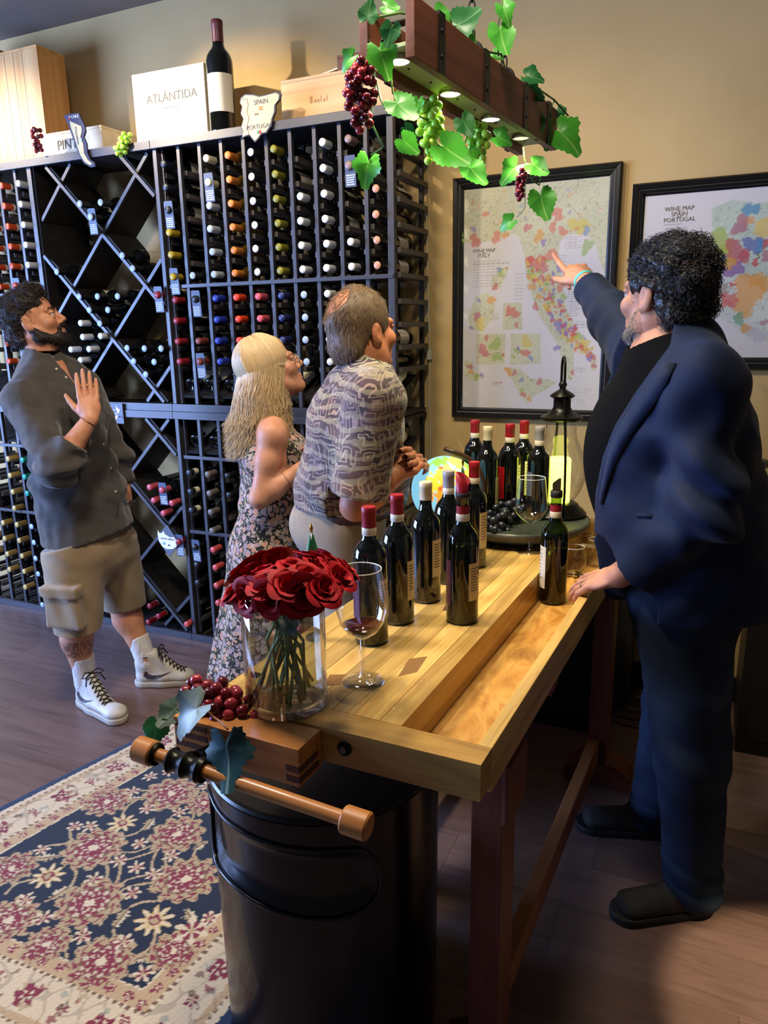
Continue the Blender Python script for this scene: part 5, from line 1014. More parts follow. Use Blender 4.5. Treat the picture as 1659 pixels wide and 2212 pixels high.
def paint_italy(X, Z):
    north = [(120, 120), (920, 120), (920, 600), (850, 640), (820, 560), (795, 470), (740, 430), (655, 430), (622, 470), (612, 540), (640, 700), (655, 800), (690, 870), (740, 960), (800, 1040), (806, 1100), (780, 1112), (768, 1050), (720, 1000), (692, 1010), (688, 1060), (692, 1110), (672, 1150), (642, 1142), (622, 1100), (630, 1040), (600, 960), (560, 900), (515, 830), (478, 720), (450, 620), (446, 540), (418, 440), (395, 425), (330, 450), (240, 470), (120, 475)]
    lands = [north, [(348, 1095), (420, 1100), (480, 1150), (560, 1150), (605, 1170), (560, 1200), (500, 1230), (462, 1275), (420, 1230), (388, 1160)], [(200, 740), (260, 718), (300, 760), (290, 840), (240, 915), (180, 905), (162, 850)], [(288, 640), (340, 600), (372, 578), (352, 640), (320, 700), (278, 712)], [(340, 770), (434, 768), (432, 905), (338, 906)], [(207, 930), (350, 926), (348, 1076), (206, 1078)], [(377, 926), (528, 924), (524, 1076), (375, 1078)], [(145, 1060), (185, 1066), (195, 1120), (240, 1125), (240, 1150), (180, 1160), (150, 1140)]]
    rgb, L_ = paper(X, Z, None, lands); rgb[L_] = lin('#c2c0a2') * (1 + 0.05 * vnoise(X, Z, 25, 9))[L_][:, None]
    roads(rgb, X, Z, L_)
    B_ = [(200, 462, 34, 0), (192, 405, 16, 2), (250, 330, 18, 6), (460, 395, 22, 5), (520, 440, 30, 1), (585, 395, 24, 6), (635, 415, 24, 6), (610, 330, 34, 6), (715, 385, 48, 3), (755, 410, 20, 7), (758, 490, 34, 4), (578, 535, 36, 6), (505, 570, 48, 0), (470, 570, 26, 0), (545, 600, 24, 5), (478, 620, 28, 4), (620, 600, 20, 2), (628, 680, 30, 6), (500, 650, 24, 3), (538, 710, 20, 7), (480, 690, 22, 1), (555, 670, 18, 4), (625, 765, 16, 2), (500, 790, 20, 0), (520, 740, 18, 1), (585, 860, 14, 0), (622, 888, 34, 2), (640, 925, 24, 3), (690, 915, 24, 5), (680, 950, 24, 1), (712, 940, 26, 4), (740, 985, 34, 3), (720, 985, 18, 5), (775, 1035, 24, 0), (770, 1050, 16, 2), (790, 1085, 14, 5), (608, 995, 18, 2), (685, 1120, 12, 0), (672, 1145, 12, 4), (640, 740, 18, 4), (325, 620, 22, 4), (300, 690, 18, 5), (355, 600, 8, 1), (318, 605, 14, 7), (280, 758, 24, 1), (218, 760, 12, 2), (208, 840, 24, 5), (225, 880, 34, 3), (178, 895, 12, 2), (385, 820, 34, 0), (405, 880, 14, 0), (365, 800, 16, 6), (240, 1010, 34, 5), (300, 980, 34, 4), (310, 1040, 30, 4), (255, 945, 16, 5), (340, 1030, 10, 0), (455, 965, 34, 3), (450, 1020, 24, 0), (475, 1045, 16, 7), (410, 1010, 18, 4), (390, 1040, 12, 4), (415, 1000, 12, 2), (365, 1112, 24, 1), (395, 1120, 16, 5), (430, 1155, 14, 7), (520, 1165, 18, 5), (430, 1205, 14, 4), (440, 1228, 16, 0), (468, 1250, 14, 1), (175, 1090, 18, 5), (178, 1115, 14, 1), (205, 1140, 20, 4), (232, 1132, 12, 2), (305, 445, 30, 6), (350, 435, 20, 1), (540, 470, 18, 2)]
    for k, (x, y, r, c) in enumerate(B_): p = mp(x, y); blob(rgb, X, Z, p[0], p[1], r / 2.307 * 0.0021 * 0.78, PAL[c], k)
    rg = np.random.default_rng(3)
    for k in range(110):   # small growing areas along the boot
        s = rg.random(); x = 470 + 60 * s + s * s * 210 + rg.uniform(-20, 110 - 50 * s); y = 560 + s * 460 + rg.uniform(-20, 20); p = mp(x, y); blob(rgb, X, Z, p[0], p[1], rg.uniform(0.004, 0.010), PAL[rg.integers(0, 9)], 200 + k, 0.75)
    for k in range(36): p = mp(rg.uniform(170, 840), rg.uniform(200, 430)); blob(rgb, X, Z, p[0], p[1], rg.uniform(0.004, 0.009), PAL[rg.integers(0, 9)], 400 + k, 0.4)
    textlines(rgb, X, Z, 190, 560, 370, 690, 10, 1); textlines(rgb, X, Z, 650, 440, 735, 500, 6, 2); textlines(rgb, X, Z, 660, 700, 735, 840, 12, 3); textlines(rgb, X, Z, 615, 530, 655, 600, 5, 4); textlines(rgb, X, Z, 650, 1190, 790, 1275, 7, 5, '#a8a290'); textlines(rgb, X, Z, 400, 620, 450, 760, 8, 6); textlines(rgb, X, Z, 690, 860, 800, 900, 3, 7); textlines(rgb, X, Z, 700, 1090, 760, 1120, 3, 8); textlines(rgb, X, Z, 285, 820, 320, 860, 4, 9); textlines(rgb, X, Z, 285, 1165, 340, 1180, 2, 10, '#a05a50')
    return rgb
t = framed_map('framed_map', 'framed wine map of Italy in a black moulded frame', -1.110, -0.424, 1.164, 2.165, 0.046, paint_italy)
def mtext(t, s, x, y, size, mat=m_mink):
    p = mp(x, y); text('lettering', s, size, mat, t, XZ((p[0] - t.location.x, -0.0086, p[1] - t.location.z)), depth=0.0002)
mtext(t, 'WINE MAP', 243, 512, 0.021); mtext(t, 'OF', 243, 525, 0.009); mtext(t, 'ITALY', 243, 537, 0.021)
def paint_iberia(X, Z):
    land = [(1380, 300), (1480, 258), (1600, 275), (1700, 262), (2000, 270), (2400, 330), (2600, 420), (2450, 560), (2300, 700), (2250, 900), (2100, 980), (1800, 990), (1700, 1010), (1640, 960), (1570, 950), (1480, 880), (1350, 800), (1395, 640), (1400, 480), (1378, 380)]
    rgb, L_ = paper(X, Z, None, [land]); rgb[L_] = lin('#b4bfae') * (1 + 0.05 * vnoise(X, Z, 20, 4))[L_][:, None]
    k = (Z < mp(1500, 640)[1]) & L_; rgb[k] = rgb[k] * 0.4 + lin('#c9ccc6') * 0.6
    roads(rgb, X, Z, L_)
    B_ = [(1430, 470, 60, '#9aa84a'), (1440, 520, 40, '#9aa84a'), (1572, 305, 36, '#4a86a8'), (1560, 365, 26, '#c98f5a'), (1520, 385, 42, '#a86a78'), (1630, 400, 44, '#d0b060'), (1500, 515, 56, '#b0525c'), (1540, 540, 30, '#b0525c'), (1590, 480, 44, '#5a64a0'), (1628, 485, 30, '#4a86a8'), (1650, 475, 20, '#c0524a'), (1490, 605, 44, '#8a5a94'), (1455, 575, 36, '#c98f3a'), (1412, 580, 22, '#b8506a'), (1440, 548, 16, '#5a64a0'), (1385, 645, 36, '#5a9aa8'), (1395, 690, 60, '#9a8c7c'), (1560, 725, 90, '#cf954a'), (1620, 665, 46, '#cf954a'), (1470, 755, 40, '#c86a62'), (1455, 775, 26, '#c86a62'), (1595, 570, 18, '#b83a3a'), (1480, 680, 14, '#c0524a'), (1515, 852, 30, '#6f9a7a'), (1553, 900, 28, '#c98f4a'), (1640, 870, 20, '#a87a86'), (1610, 930, 40, '#b4b0b8'), (1650, 540, 24, '#a86a78'), (1850, 480, 70, '#b0525c'), (1800, 650, 80, '#cf954a'), (2000, 420, 60, '#8a5a94'), (2100, 560, 70, '#9aa84a'), (1950, 760, 70, '#c86a62'), (2200, 420, 50, '#4a86a8'), (1900, 880, 60, '#cf954a'), (2300, 560, 60, '#b0525c'), (1750, 380, 50, '#d0b060')]
    for k, (x, y, r, c) in enumerate(B_): p = mp(x, y); blob(rgb, X, Z, p[0], p[1], r / 2.307 * 0.0020 * 0.8, c, k, 0.8)
    textlines(rgb, X, Z, 1140, 375, 1290, 420, 3, 11); textlines(rgb, X, Z, 1240, 430, 1340, 500, 4, 12)
    return rgb
t = framed_map('framed_map', 'framed wine map of Spain and Portugal behind the pointing man', -0.381, 0.640, 1.381, 2.079, 0.046, paint_iberia, 0.0035)
mtext(t, 'WINE MAP', 1217, 302, 0.022); mtext(t, 'OF', 1217, 315, 0.008); mtext(t, 'SPAIN', 1217, 329, 0.022); mtext(t, 'AND', 1217, 343, 0.008); mtext(t, 'PORTUGAL', 1217, 357, 0.022); mtext(t, 'S', 1610, 537, 0.03)
# ============================================================ patterned rug
RQ = [np.array(p) for p in ((-2.262, 0.80), (-0.918, 0.86), (-0.830, 2.45), (-1.877, 2.45))]   # near left, near right, far right, far left
RL, RWd = 1.62, 1.20
def rug_xy(S, T_): return ((1 - S) * (1 - T_))[..., None] * RQ[0] + (S * (1 - T_))[..., None] * RQ[1] + (S * T_)[..., None] * RQ[2] + ((1 - S) * T_)[..., None] * RQ[3]
def rug_st(x, y):
    s, t_ = 0.5, 0.5
    for _ in range(12):
        p = rug_xy(np.array(s), np.array(t_)); e = 1e-4; ds = (rug_xy(np.array(s + e), np.array(t_)) - p) / e; dt = (rug_xy(np.array(s), np.array(t_ + e)) - p) / e
        d = np.linalg.solve(np.stack([ds, dt], 1), np.array([x, y]) - p); s += d[0]; t_ += d[1]
    return s, t_
nx, ny = 330, 420
S, T_ = np.meshgrid(np.linspace(0, 1, nx + 1), np.linspace(0, 1, ny + 1)); XY = rug_xy(S, T_); GX, GY = XY[..., 0], XY[..., 1]
dl = S * RWd; dr = (1 - S) * RWd; dn = T_ * RL; df = (1 - T_) * RL; D_ = np.minimum(np.minimum(dl, dr), np.minimum(dn, df))
fz = vnoise(GX, GY, 240, 2) * 0.006; D_ = D_ + fz * 0.5
NAVY, GOLD, RED, CREAM, TAN, GREY, BROWN = lin('#1c2029'), lin('#a08a64'), lin('#752a32'), lin('#c2b08e'), lin('#ab8f68'), lin('#8d8f78'), lin('#6a5138')
RUG = np.tile(NAVY, S.shape + (1,)); rg = np.random.default_rng(11)
MB_ = D_ < 0.235; RUG[MB_] = lin('#bfab89')
def band(a, b, c): k = (D_ >= a) & (D_ < b); RUG[k] = c
band(0.185, 0.235, TAN); band(0.055, 0.075, TAN)
al_ = np.where(np.minimum(dl, dr) < np.minimum(dn, df), GY, GX)
for (a, b) in ((0.178, 0.188), (0.050, 0.056)):
    k = (D_ >= a) & (D_ < b); RUG[k] = BROWN; k2 = k & (np.sin(al_ * 300) > 0.2); RUG[k2] = CREAM
band(0.0, 0.032, lin('#1e2a40')); band(0.232, 0.237, CREAM)
def dab(mask, col, a=1.0): RUG[mask] = RUG[mask] * (1 - a) + col * a
def flower(x, y, r, kind, seed):
    r_ = np.random.default_rng(seed); dx, dy = GX - x, GY - y; rr_ = np.hypot(dx, dy) + fz * 0.8; near = rr_ < r * 1.5
    if not near.any(): return
    a = np.arctan2(dy, dx) + r_.uniform(0, 6)
    if kind == 'palmette':
        n = int(r_.integers(9, 14)); R_ = r * (0.92 + 0.13 * np.abs(np.sin(n * a / 2)) * 2 - 0.06); dab(rr_ < R_, GOLD); dab((rr_ < R_ * 0.95) & (np.sin(n * a + 3 * np.sin(14 * rr_ / r)) > 0.35), RED); dab(rr_ < r * 0.62, RED); dab((rr_ < r * 0.60) & (np.sin(9 * a) * np.sin(20 * rr_ / r) > 0.1), CREAM * 0.85); dab((rr_ < r * 0.40) & (np.sin(7 * a) * np.cos(24 * rr_ / r) > -0.1), RED); dab(rr_ < r * 0.17, CREAM); dab((rr_ > r * 0.60) & (rr_ < r * 0.66), BROWN)
    elif kind == 'daisy':
        R_ = r * (0.75 + 0.25 * np.cos(9 * a)); dab(rr_ < R_, lin('#b79a62')); dab((rr_ < R_ * 0.9) & (np.cos(9 * a) > 0.5), CREAM); dab(rr_ < r * 0.34, RED); dab(rr_ < r * 0.18, GOLD)
    elif kind == 'red':
        R_ = r * (0.8 + 0.2 * np.cos(5 * a)); dab(rr_ < R_, RED); dab((rr_ < r * 0.5) & (np.sin(5 * a) > 0), CREAM); dab(rr_ < r * 0.2, RED)
    else:
        R_ = r * (0.75 + 0.25 * np.cos(6 * a)); dab(rr_ < R_, CREAM * 0.95); dab((rr_ < r * 0.6) & (np.cos(6 * a) < 0.3), RED); dab(rr_ < r * 0.22, GOLD)
def leafp(x0, y0, x1, y1, w):
    L_ = math.hypot(x1 - x0, y1 - y0); ux, uy = (x1 - x0) / L_, (y1 - y0) / L_; s = (GX - x0) * ux + (GY - y0) * uy; q = -(GX - x0) * uy + (GY - y0) * ux; t_ = s / L_
    wd = w * np.sin(np.clip(t_, 0, 1) * PI) ** 0.7 * (0.75 + 0.25 * np.sin(t_ * 40)); k = (t_ > 0) & (t_ < 1) & (np.abs(q + fz) < wd); dab(k, GOLD); dab(k & (q > wd * 0.2), CREAM * 0.9); dab(k & (np.abs(q) < 0.0025), BROWN)
def vinep(pts, w=0.0045):
    P = np.array(pts); n = 16; seg = []
    for i in range(len(P) - 1):
        p0 = P[max(i - 1, 0)]; p1 = P[i]; p2 = P[i + 1]; p3 = P[min(i + 2, len(P) - 1)]
        for t_ in np.linspace(0, 1, n, endpoint=False): seg.append(0.5 * (2 * p1 + (p2 - p0) * t_ + (2 * p0 - 5 * p1 + 4 * p2 - p3) * t_ ** 2 + (3 * p1 - p0 - 3 * p2 + p3) * t_ ** 3))
    seg = np.array(seg + [P[-1]]); lo = seg.min(0) - 0.03; hi = seg.max(0) + 0.03; k = (GX > lo[0]) & (GX < hi[0]) & (GY > lo[1]) & (GY < hi[1])
    if not k.any(): return
    gx, gy = GX[k], GY[k]; d = np.full(gx.shape, 9.0)
    for a in seg[::2]: d = np.minimum(d, np.hypot(gx - a[0], gy - a[1]))
    kk = d + fz[k] * 0.25 < w; sub = RUG[k]; sub[kk] = GOLD * 1.05; RUG[k] = sub
def fl(x, y): u, v = x / 2.9625, 1580 + y / 2.9625; p = onz(u, v, 0); return p[0], p[1]
VIN = [[(780, 560), (810, 500), (880, 450)], [(760, 690), (870, 665), (960, 600)], [(740, 785), (860, 785), (980, 740)], [(790, 840), (900, 810), (1010, 770)], [(970, 900), (985, 820), (1020, 750)], [(1065, 900), (1060, 820), (1080, 760)], [(1240, 440), (1250, 520), (1220, 600)], [(300, 745), (400, 735), (470, 725)], [(450, 640), (455, 690), (475, 730)], [(490, 870), (480, 960), (430, 1030), (300, 1100)], [(40, 1050), (110, 990), (220, 960)], [(680, 840), (690, 920), (650, 1000)], [(770, 870), (760, 950), (715, 1010)], [(730, 1020), (830, 960), (950, 930)], [(740, 1050), (860, 1000), (1000, 980)], [(150, 1310), (300, 1300), (460, 1230)], [(440, 1240), (405, 1340), (430, 1460)], [(840, 1135), (920, 1105), (1030, 1100)], [(730, 1290), (745, 1330), (790, 1345)], [(1000, 1270), (985, 1360), (910, 1440), (780, 1470)], [(1240, 860), (1250, 780), (1320, 720)], [(180, 1200), (300, 1205), (420, 1195)], [(530, 1240), (525, 1300)], [(550, 1350), (590, 1390)], [(750, 1580), (870, 1580)], [(990, 1530), (1060, 1500)], [(1230, 380), (1330, 375)], [(900, 390), (960, 390)], [(1160, 560), (1165, 600)]]
for q in VIN: vinep([fl(*p) for p in q])
LEF = [((780, 450), (930, 440)), ((990, 560), (920, 650)), ((830, 1140), (720, 1280)), ((300, 1100), (460, 1000)), ((210, 830), (400, 810)), ((1000, 1440), (830, 1490)), ((1320, 720), (1240, 770)), ((1030, 920), (960, 1050)), ((740, 690), (800, 740)), ((540, 900), (600, 860)), ((400, 860), (470, 830)), ((1190, 1150), (1250, 1250))]
for a, b in LEF: leafp(*fl(*a), *fl(*b), 0.018)
MOT = [(1095, 410, 'palmette', 0.088), (1135, 670, 'palmette', 0.082), (600, 760, 'palmette', 0.090), (575, 1110, 'palmette', 0.090), (1190, 960, 'palmette', 0.088), (60, 1220, 'palmette', 0.075), (300, 1380, 'palmette', 0.060), (650, 1490, 'palmette', 0.080), (1110, 1420, 'palmette', 0.062), (80, 890, 'palmette', 0.068), (690, 460, 'palmette', 0.075), (1310, 470, 'palmette', 0.06), (1230, 1290, 'small', 0.04)] + [(785, 600, 'daisy', 0.048), (310, 940, 'daisy', 0.052), (990, 1225, 'daisy', 0.055)] + [(x, y, 'small', 0.022) for x, y in ((850, 395), (960, 300), (940, 510), (1150, 530), (480, 620), (575, 620), (270, 770), (875, 885), (985, 925), (765, 840), (600, 960), (165, 1090), (280, 1210), (530, 1325), (790, 1360), (850, 1050), (920, 1565), (1100, 810), (895, 730), (1080, 270), (1340, 1210))]
for k, (x, y, kd, r) in enumerate(MOT): flower(*fl(x, y), r * (1.25 if kd == 'small' else 1.0), kd, 20 + k)
# rest of the field, out of sight, and the border flowers
taken = [(*fl(x, y), r) for x, y, kd, r in MOT]
for k in range(400):
    s, t_ = rg.uniform(0.22, 0.80), rg.uniform(0.45, 0.86); p = rug_xy(np.array(s), np.array(t_)); kd = ['palmette', 'small', 'daisy', 'small'][k % 4]; r = {'palmette': 0.08, 'daisy': 0.05, 'small': 0.028}[kd]
    if p[1] < 1.72 or min(s * RWd, (1 - s) * RWd, (1 - t_) * RL) < 0.24 + r * 0.6 or any(math.hypot(p[0] - q[0], p[1] - q[1]) < (r + q[2]) * 1.02 for q in taken): continue
    near_ = sorted(taken, key=lambda q: math.hypot(p[0] - q[0], p[1] - q[1]))[0]; mx_ = ((p[0] + near_[0]) / 2 + 0.03, (p[1] + near_[1]) / 2 + 0.02)
    vinep([(near_[0] + (p[0] - near_[0]) * 0.45, near_[1] + (p[1] - near_[1]) * 0.45), mx_, (p[0], p[1])]); taken.append((p[0], p[1], r)); flower(p[0], p[1], r, kd, 90 + k)
for side in range(4):
    n = 16 if side % 2 else 12
    for i in range(n):
        q = (i + 0.5) / n; off = 0.118 / (RWd if side in (1, 3) else RL)
        s, t_ = ((q, off), (1 - off, q), (q, 1 - off), (off, q))[side]
        p = rug_xy(np.array(s), np.array(t_)); flower(p[0], p[1], 0.036 if i % 2 else 0.026, 'red' if i % 2 else 'small', 200 + i + 40 * side)
        for j in range(5):
            s2, t2 = s + rg.uniform(-0.5, 0.5) / n * (side % 2 == 0) + rg.uniform(-0.035, 0.035), t_ + rg.uniform(-0.5, 0.5) / n * (side % 2) + rg.uniform(-0.03, 0.03)
            p = rug_xy(np.array(s2), np.array(t2)); d = min(s2 * RWd, (1 - s2) * RWd, t2 * RL, (1 - t2) * RL)
            if 0.08 < d < 0.17: dab(np.hypot(GX - p[0], GY - p[1]) + fz * 1.5 < rg.uniform(0.006, 0.012), [RED, GREY, BROWN, GOLD][j % 4], 0.8)
        off2 = 0.210 / (RWd if side in (1, 3) else RL)
        for sh in (0.0, 0.5 / n):
            s, t_ = ((q + sh, off2), (1 - off2, q + sh), (q + sh, 1 - off2), (off2, q + sh))[side]; p = rug_xy(np.array(s), np.array(t_))
            if 0.17 < s < 0.83 or 0.13 < t_ < 0.87: flower(p[0], p[1], 0.015, 'red', 300 + i)
RUG *= (1 + 0.10 * vnoise(GX, GY, 500, 1))[..., None]
kb = (D_ > 0.056) & (D_ < 0.178); RUG[kb & (np.abs(vnoise(GX, GY, 55, 31)) < 0.10)] *= 0.72
m_rug = vcol('rug_pile', 0.95, spec=0.1, sheen=0.2); bump(m_rug, noise(m_rug, coords(m_rug), 420, 2).outputs[0], 0.5, 0.003)
rugt = thing('rug', 'navy and cream patterned oriental rug with floral scrolls on the floor', 'rug', (-1.5, 1.6, 0.0008))
zz = np.where(D_ < 0.004, 0.002, 0.007); v = np.stack([GX + 1.5, GY - 1.6, zz], -1).reshape(-1, 3); i = np.arange(ny)[:, None] * (nx + 1) + np.arange(nx)[None]; q = np.stack([i, i + 1, i + nx + 2, i + nx + 1], -1).reshape(-1, 4)
me = bpy.data.meshes.new('pile'); me.from_pydata(v.tolist(), [], q.tolist()); set_vcol(me, np.clip(RUG, 0, 1).reshape(-1, 3)); me.materials.append(m_rug); link('pile', me, rugt, smooth=True)
RZ_ = [np.array([p[0] + 1.5, p[1] - 1.6]) for p in RQ]; MB().prism([tuple(p) for p in RZ_], 0.0, 0.0045).obj('backing', pmat('rug_binding', '#1e2a40', 0.9), rugt)
# ============================================================ black bin under the bench end
BC = np.array([-0.731, 1.262]); BR = 0.250; BT = 0.66
def ray_cyl(u, v):
    r = ray(u, v); a = r[0] ** 2 + r[1] ** 2; b = -(r[0] * BC[0] + r[1] * BC[1]); c = BC @ BC - BR ** 2; d = b * b - a * c
    t_ = (-b - math.sqrt(max(d, 0))) / a; p = CAM + t_ * r; return math.atan2(p[1] - BC[1], p[0] - BC[0]), p[2]
opx = [(480, 1762), (520, 1795), (560, 1815), (620, 1832), (700, 1838), (770, 1832), (800, 1845), (820, 1880), (823, 1915), (810, 1945), (780, 1970), (740, 1983), (680, 1988), (600, 1970), (540, 1940), (490, 1895), (468, 1862)]
op = [ray_cyl(*p) for p in opx]; op = [((a if a < 0 else a - 2 * PI), z) for a, z in op]
amin = min(a for a, z in op); zt_ = [z for a, z in op]; op = op + [(amin - 0.10, op[-1][1] + 0.012), (amin - 0.24, op[-1][1] + 0.05), (amin - 0.26, op[0][1] - 0.02), (amin - 0.12, op[0][1] + 0.012)]
for _ in range(2): op = [q for i in range(len(op)) for q in ((0.75 * op[i][0] + 0.25 * op[(i + 1) % len(op)][0], 0.75 * op[i][1] + 0.25 * op[(i + 1) % len(op)][1]), (0.25 * op[i][0] + 0.75 * op[(i + 1) % len(op)][0], 0.25 * op[i][1] + 0.75 * op[(i + 1) % len(op)][1]))]
poly = [(a * BR, z) for a, z in op]
def sdist(x, y):
    d = 9.0; n = len(poly)
    for i in range(n):
        ax_, ay = poly[i]; bx2, by = poly[(i + 1) % n]; ex, ey = bx2 - ax_, by - ay; t_ = max(0, min(1, ((x - ax_) * ex + (y - ay) * ey) / (ex * ex + ey * ey))); d = min(d, math.hypot(x - ax_ - t_ * ex, y - ay - t_ * ey))
    ins = bool(inpoly(np.array([x]), np.array([y]), poly)[0]); return d if ins else -d
m_bin = pmat('bin_black', '#040406', 0.27, spec=0.45, coat=0.15); m_bin2 = pmat('bin_lid', '#060607', 0.3, spec=0.5)
bint = thing('waste_bin', 'large glossy black drum bin with scooped opening under the bench end', 'bin', (BC[0], BC[1], 0.0008))
NA, NZ = 120, 66; v = []; f = []
for j in range(NZ + 1):
    z = 0.002 + (BT - 0.012) * j / NZ
    for i in range(NA):
        a = -PI * 2 * (1 - i / NA); d = 0.0
        if amin - 0.35 < a < -0.3 and 0.25 < z < 0.66: dd = sdist(a * BR, z); k = max(0.0, min(1.0, dd / 0.035)); d = 0.016 * k * k * (3 - 2 * k)
        r = BR - d - (0.006 * (1 - z / BT)); v.append((r * math.cos(a), r * math.sin(a), z))
for j in range(NZ):
    for i in range(NA): f.append((j * NA + i, j * NA + (i + 1) % NA, (j + 1) * NA + (i + 1) % NA, (j + 1) * NA + i))
f.append(tuple(range(NA - 1, -1, -1)))
MB().add(v, f).obj('drum', m_bin, bint, True)
autosmooth(MB().lathe([(0.0, BT - 0.0105), (BR - 0.002, BT - 0.0105), (BR + 0.001, BT - 0.006), (BR - 0.003, BT - 0.001), (BR - 0.010, BT), (BR - 0.014, BT - 0.004), (0.0, BT - 0.004)], 96).obj('lid', m_bin2, bint), 40)
MB().tube([((BR + 0.001) * math.cos(a), (BR + 0.001) * math.sin(a), z) for a, z in op], 0.0045, 8, closed=True).obj('opening_rim', m_bin, bint, True)
# ============================================================ cable, counter and glassware, dark gear
m_cable = pmat('white_cable', '#b9b8a6', 0.5); m_bcable = pmat('black_cable', '#0c0b0a', 0.5)
ct = thing('power_cable', 'thin white cable with inline plug hanging beside the rack end', 'cable', (-1.185, YW - 0.010, 0.9))
def cp(u, v): p = ony(u, v, YW - 0.010); return Vector((p[0], p[1], p[2])) - Vector(ct.location)
MB().tube([cp(921, 440), cp(924, 600), cp(928, 745), cp(929, 770), cp(927, 860), cp(930, 930), cp(929, 990), cp(934, 1070), cp(930, 1200)], 0.0028, 7).obj('wire', m_cable, ct, True)
MB().bbox((-0.010, -0.008, -0.021), (0.010, 0.008, 0.021), 0.003).obj('plug', m_cable, ct).location = cp(928, 767)
cnt = thing('back_counter', 'dark low counter against the back wall behind the host', 'counter', (0.62, 2.98, 0.0))
m_cnt = pmat('counter_dark', '#0e0c0b', 0.5)
MB().bbox((-0.47, -0.20, 0.0), (0.9, 0.20, 0.76), 0.004).obj('body', m_cnt, cnt); MB().bbox((-0.49, -0.22, 0.761), (0.92, 0.205, 0.79), 0.004).obj('top', m_cnt, cnt)
for k in range(3): MB().bbox((-0.44 + k * 0.45, -0.206, 0.06), (-0.02 + k * 0.45, -0.2005, 0.72), 0.003).obj('door', m_cnt, cnt)
def carafe(u, lb, h, r, lid):
    p = ony(u, 1100, 2.9); t = thing('glass_carafe', lb, 'carafe', (p[0], 2.9, 0.7908), 0, 'glassware on the back counter')
    MB().lathe([(0.0, 0.004), (r, 0.0), (r, h * 0.45), (r * 0.95, h * 0.6), (r * 0.62, h * 0.8), (r * 0.6, h)], 28).obj('glass', m_clear, t, True)
    MB().lathe([(0.0, 0.006), (r * 0.9, 0.006), (r * 0.9, h * 0.4), (0.0, h * 0.4)], 24).obj('water', m_water, t, True)
    if lid: autosmooth(MB().lathe([(r * 0.3, h - 0.01), (r * 0.68, h + 0.001), (r * 0.66, h + 0.02), (r * 0.3, h + 0.026), (0.0, h + 0.026)], 24).obj('steel_cap', m_steel, t))
carafe(1634, 'glass carafe with steel cap behind the blue blazer', 0.27, 0.042, True); carafe(1672, 'clear glass carafe cut off by the right photo edge', 0.25, 0.05, False); carafe(1560, 'glass carafe hidden mostly by the host\'s back', 0.24, 0.045, False)
g = thing('dark_speaker', 'dark box shaped speaker against the wall beyond the bench leg', 'speaker', (*ony(1318, 1440, 3.05)[:2], 0.0)); 
MB().bbox((-0.075, -0.10, 0.0), (0.085, 0.10, 0.78), 0.006).obj('cabinet', pmat('speaker_grey', '#2a2824', 0.6), g); MB().lathe([(0.012, 0.0), (0.016, 0.006), (0.0, 0.008)], 14, M=Matrix.Translation((0.03, -0.1, 0.60)) @ Matrix.Rotation(PI / 2, 4, 'X')).obj('knob', m_steel, g)
for k in range(4):
    p = onz(1345 + 12 * k, 1500 + 22 * k, 0.0); c = thing('floor_cable', ['black cable loop nearest the wall on the floor', 'black cable loop curling behind the jeans leg', 'black cable loop in the middle on the dark floor', 'black cable loop closest to the bench foot'][k], 'cable', (p[0], p[1], 0.006), 0, 'black cables on the floor')
    MB().tube([((0.10 + 0.03 * k) * math.cos(a) * (1 + 0.15 * math.sin(3 * a + k)), 0.09 * math.sin(a), 0.004 + 0.003 * math.sin(2 * a) ** 2 + 0.008 * k) for a in np.linspace(0, 2 * PI, 25)[:-1]], 0.004, 6, closed=True).obj('loop', m_bcable, c, True)
cab = thing('floor_cabinet', 'low black cabinet standing under the far part of the bench', 'cabinet', (-0.62, 2.86, 0.0)); MB().bbox((-0.30, -0.15, 0.03), (0.28, 0.15, 0.62), 0.004).obj('body', m_cnt, cab); MB().bbox((-0.30, -0.16, 0.0), (0.28, 0.15, 0.0295), 0.002).obj('plinth', m_cnt, cab); MB().bbox((-0.29, -0.158, 0.05), (0.27, -0.1505, 0.60), 0.003).obj('door', m_cnt, cab)
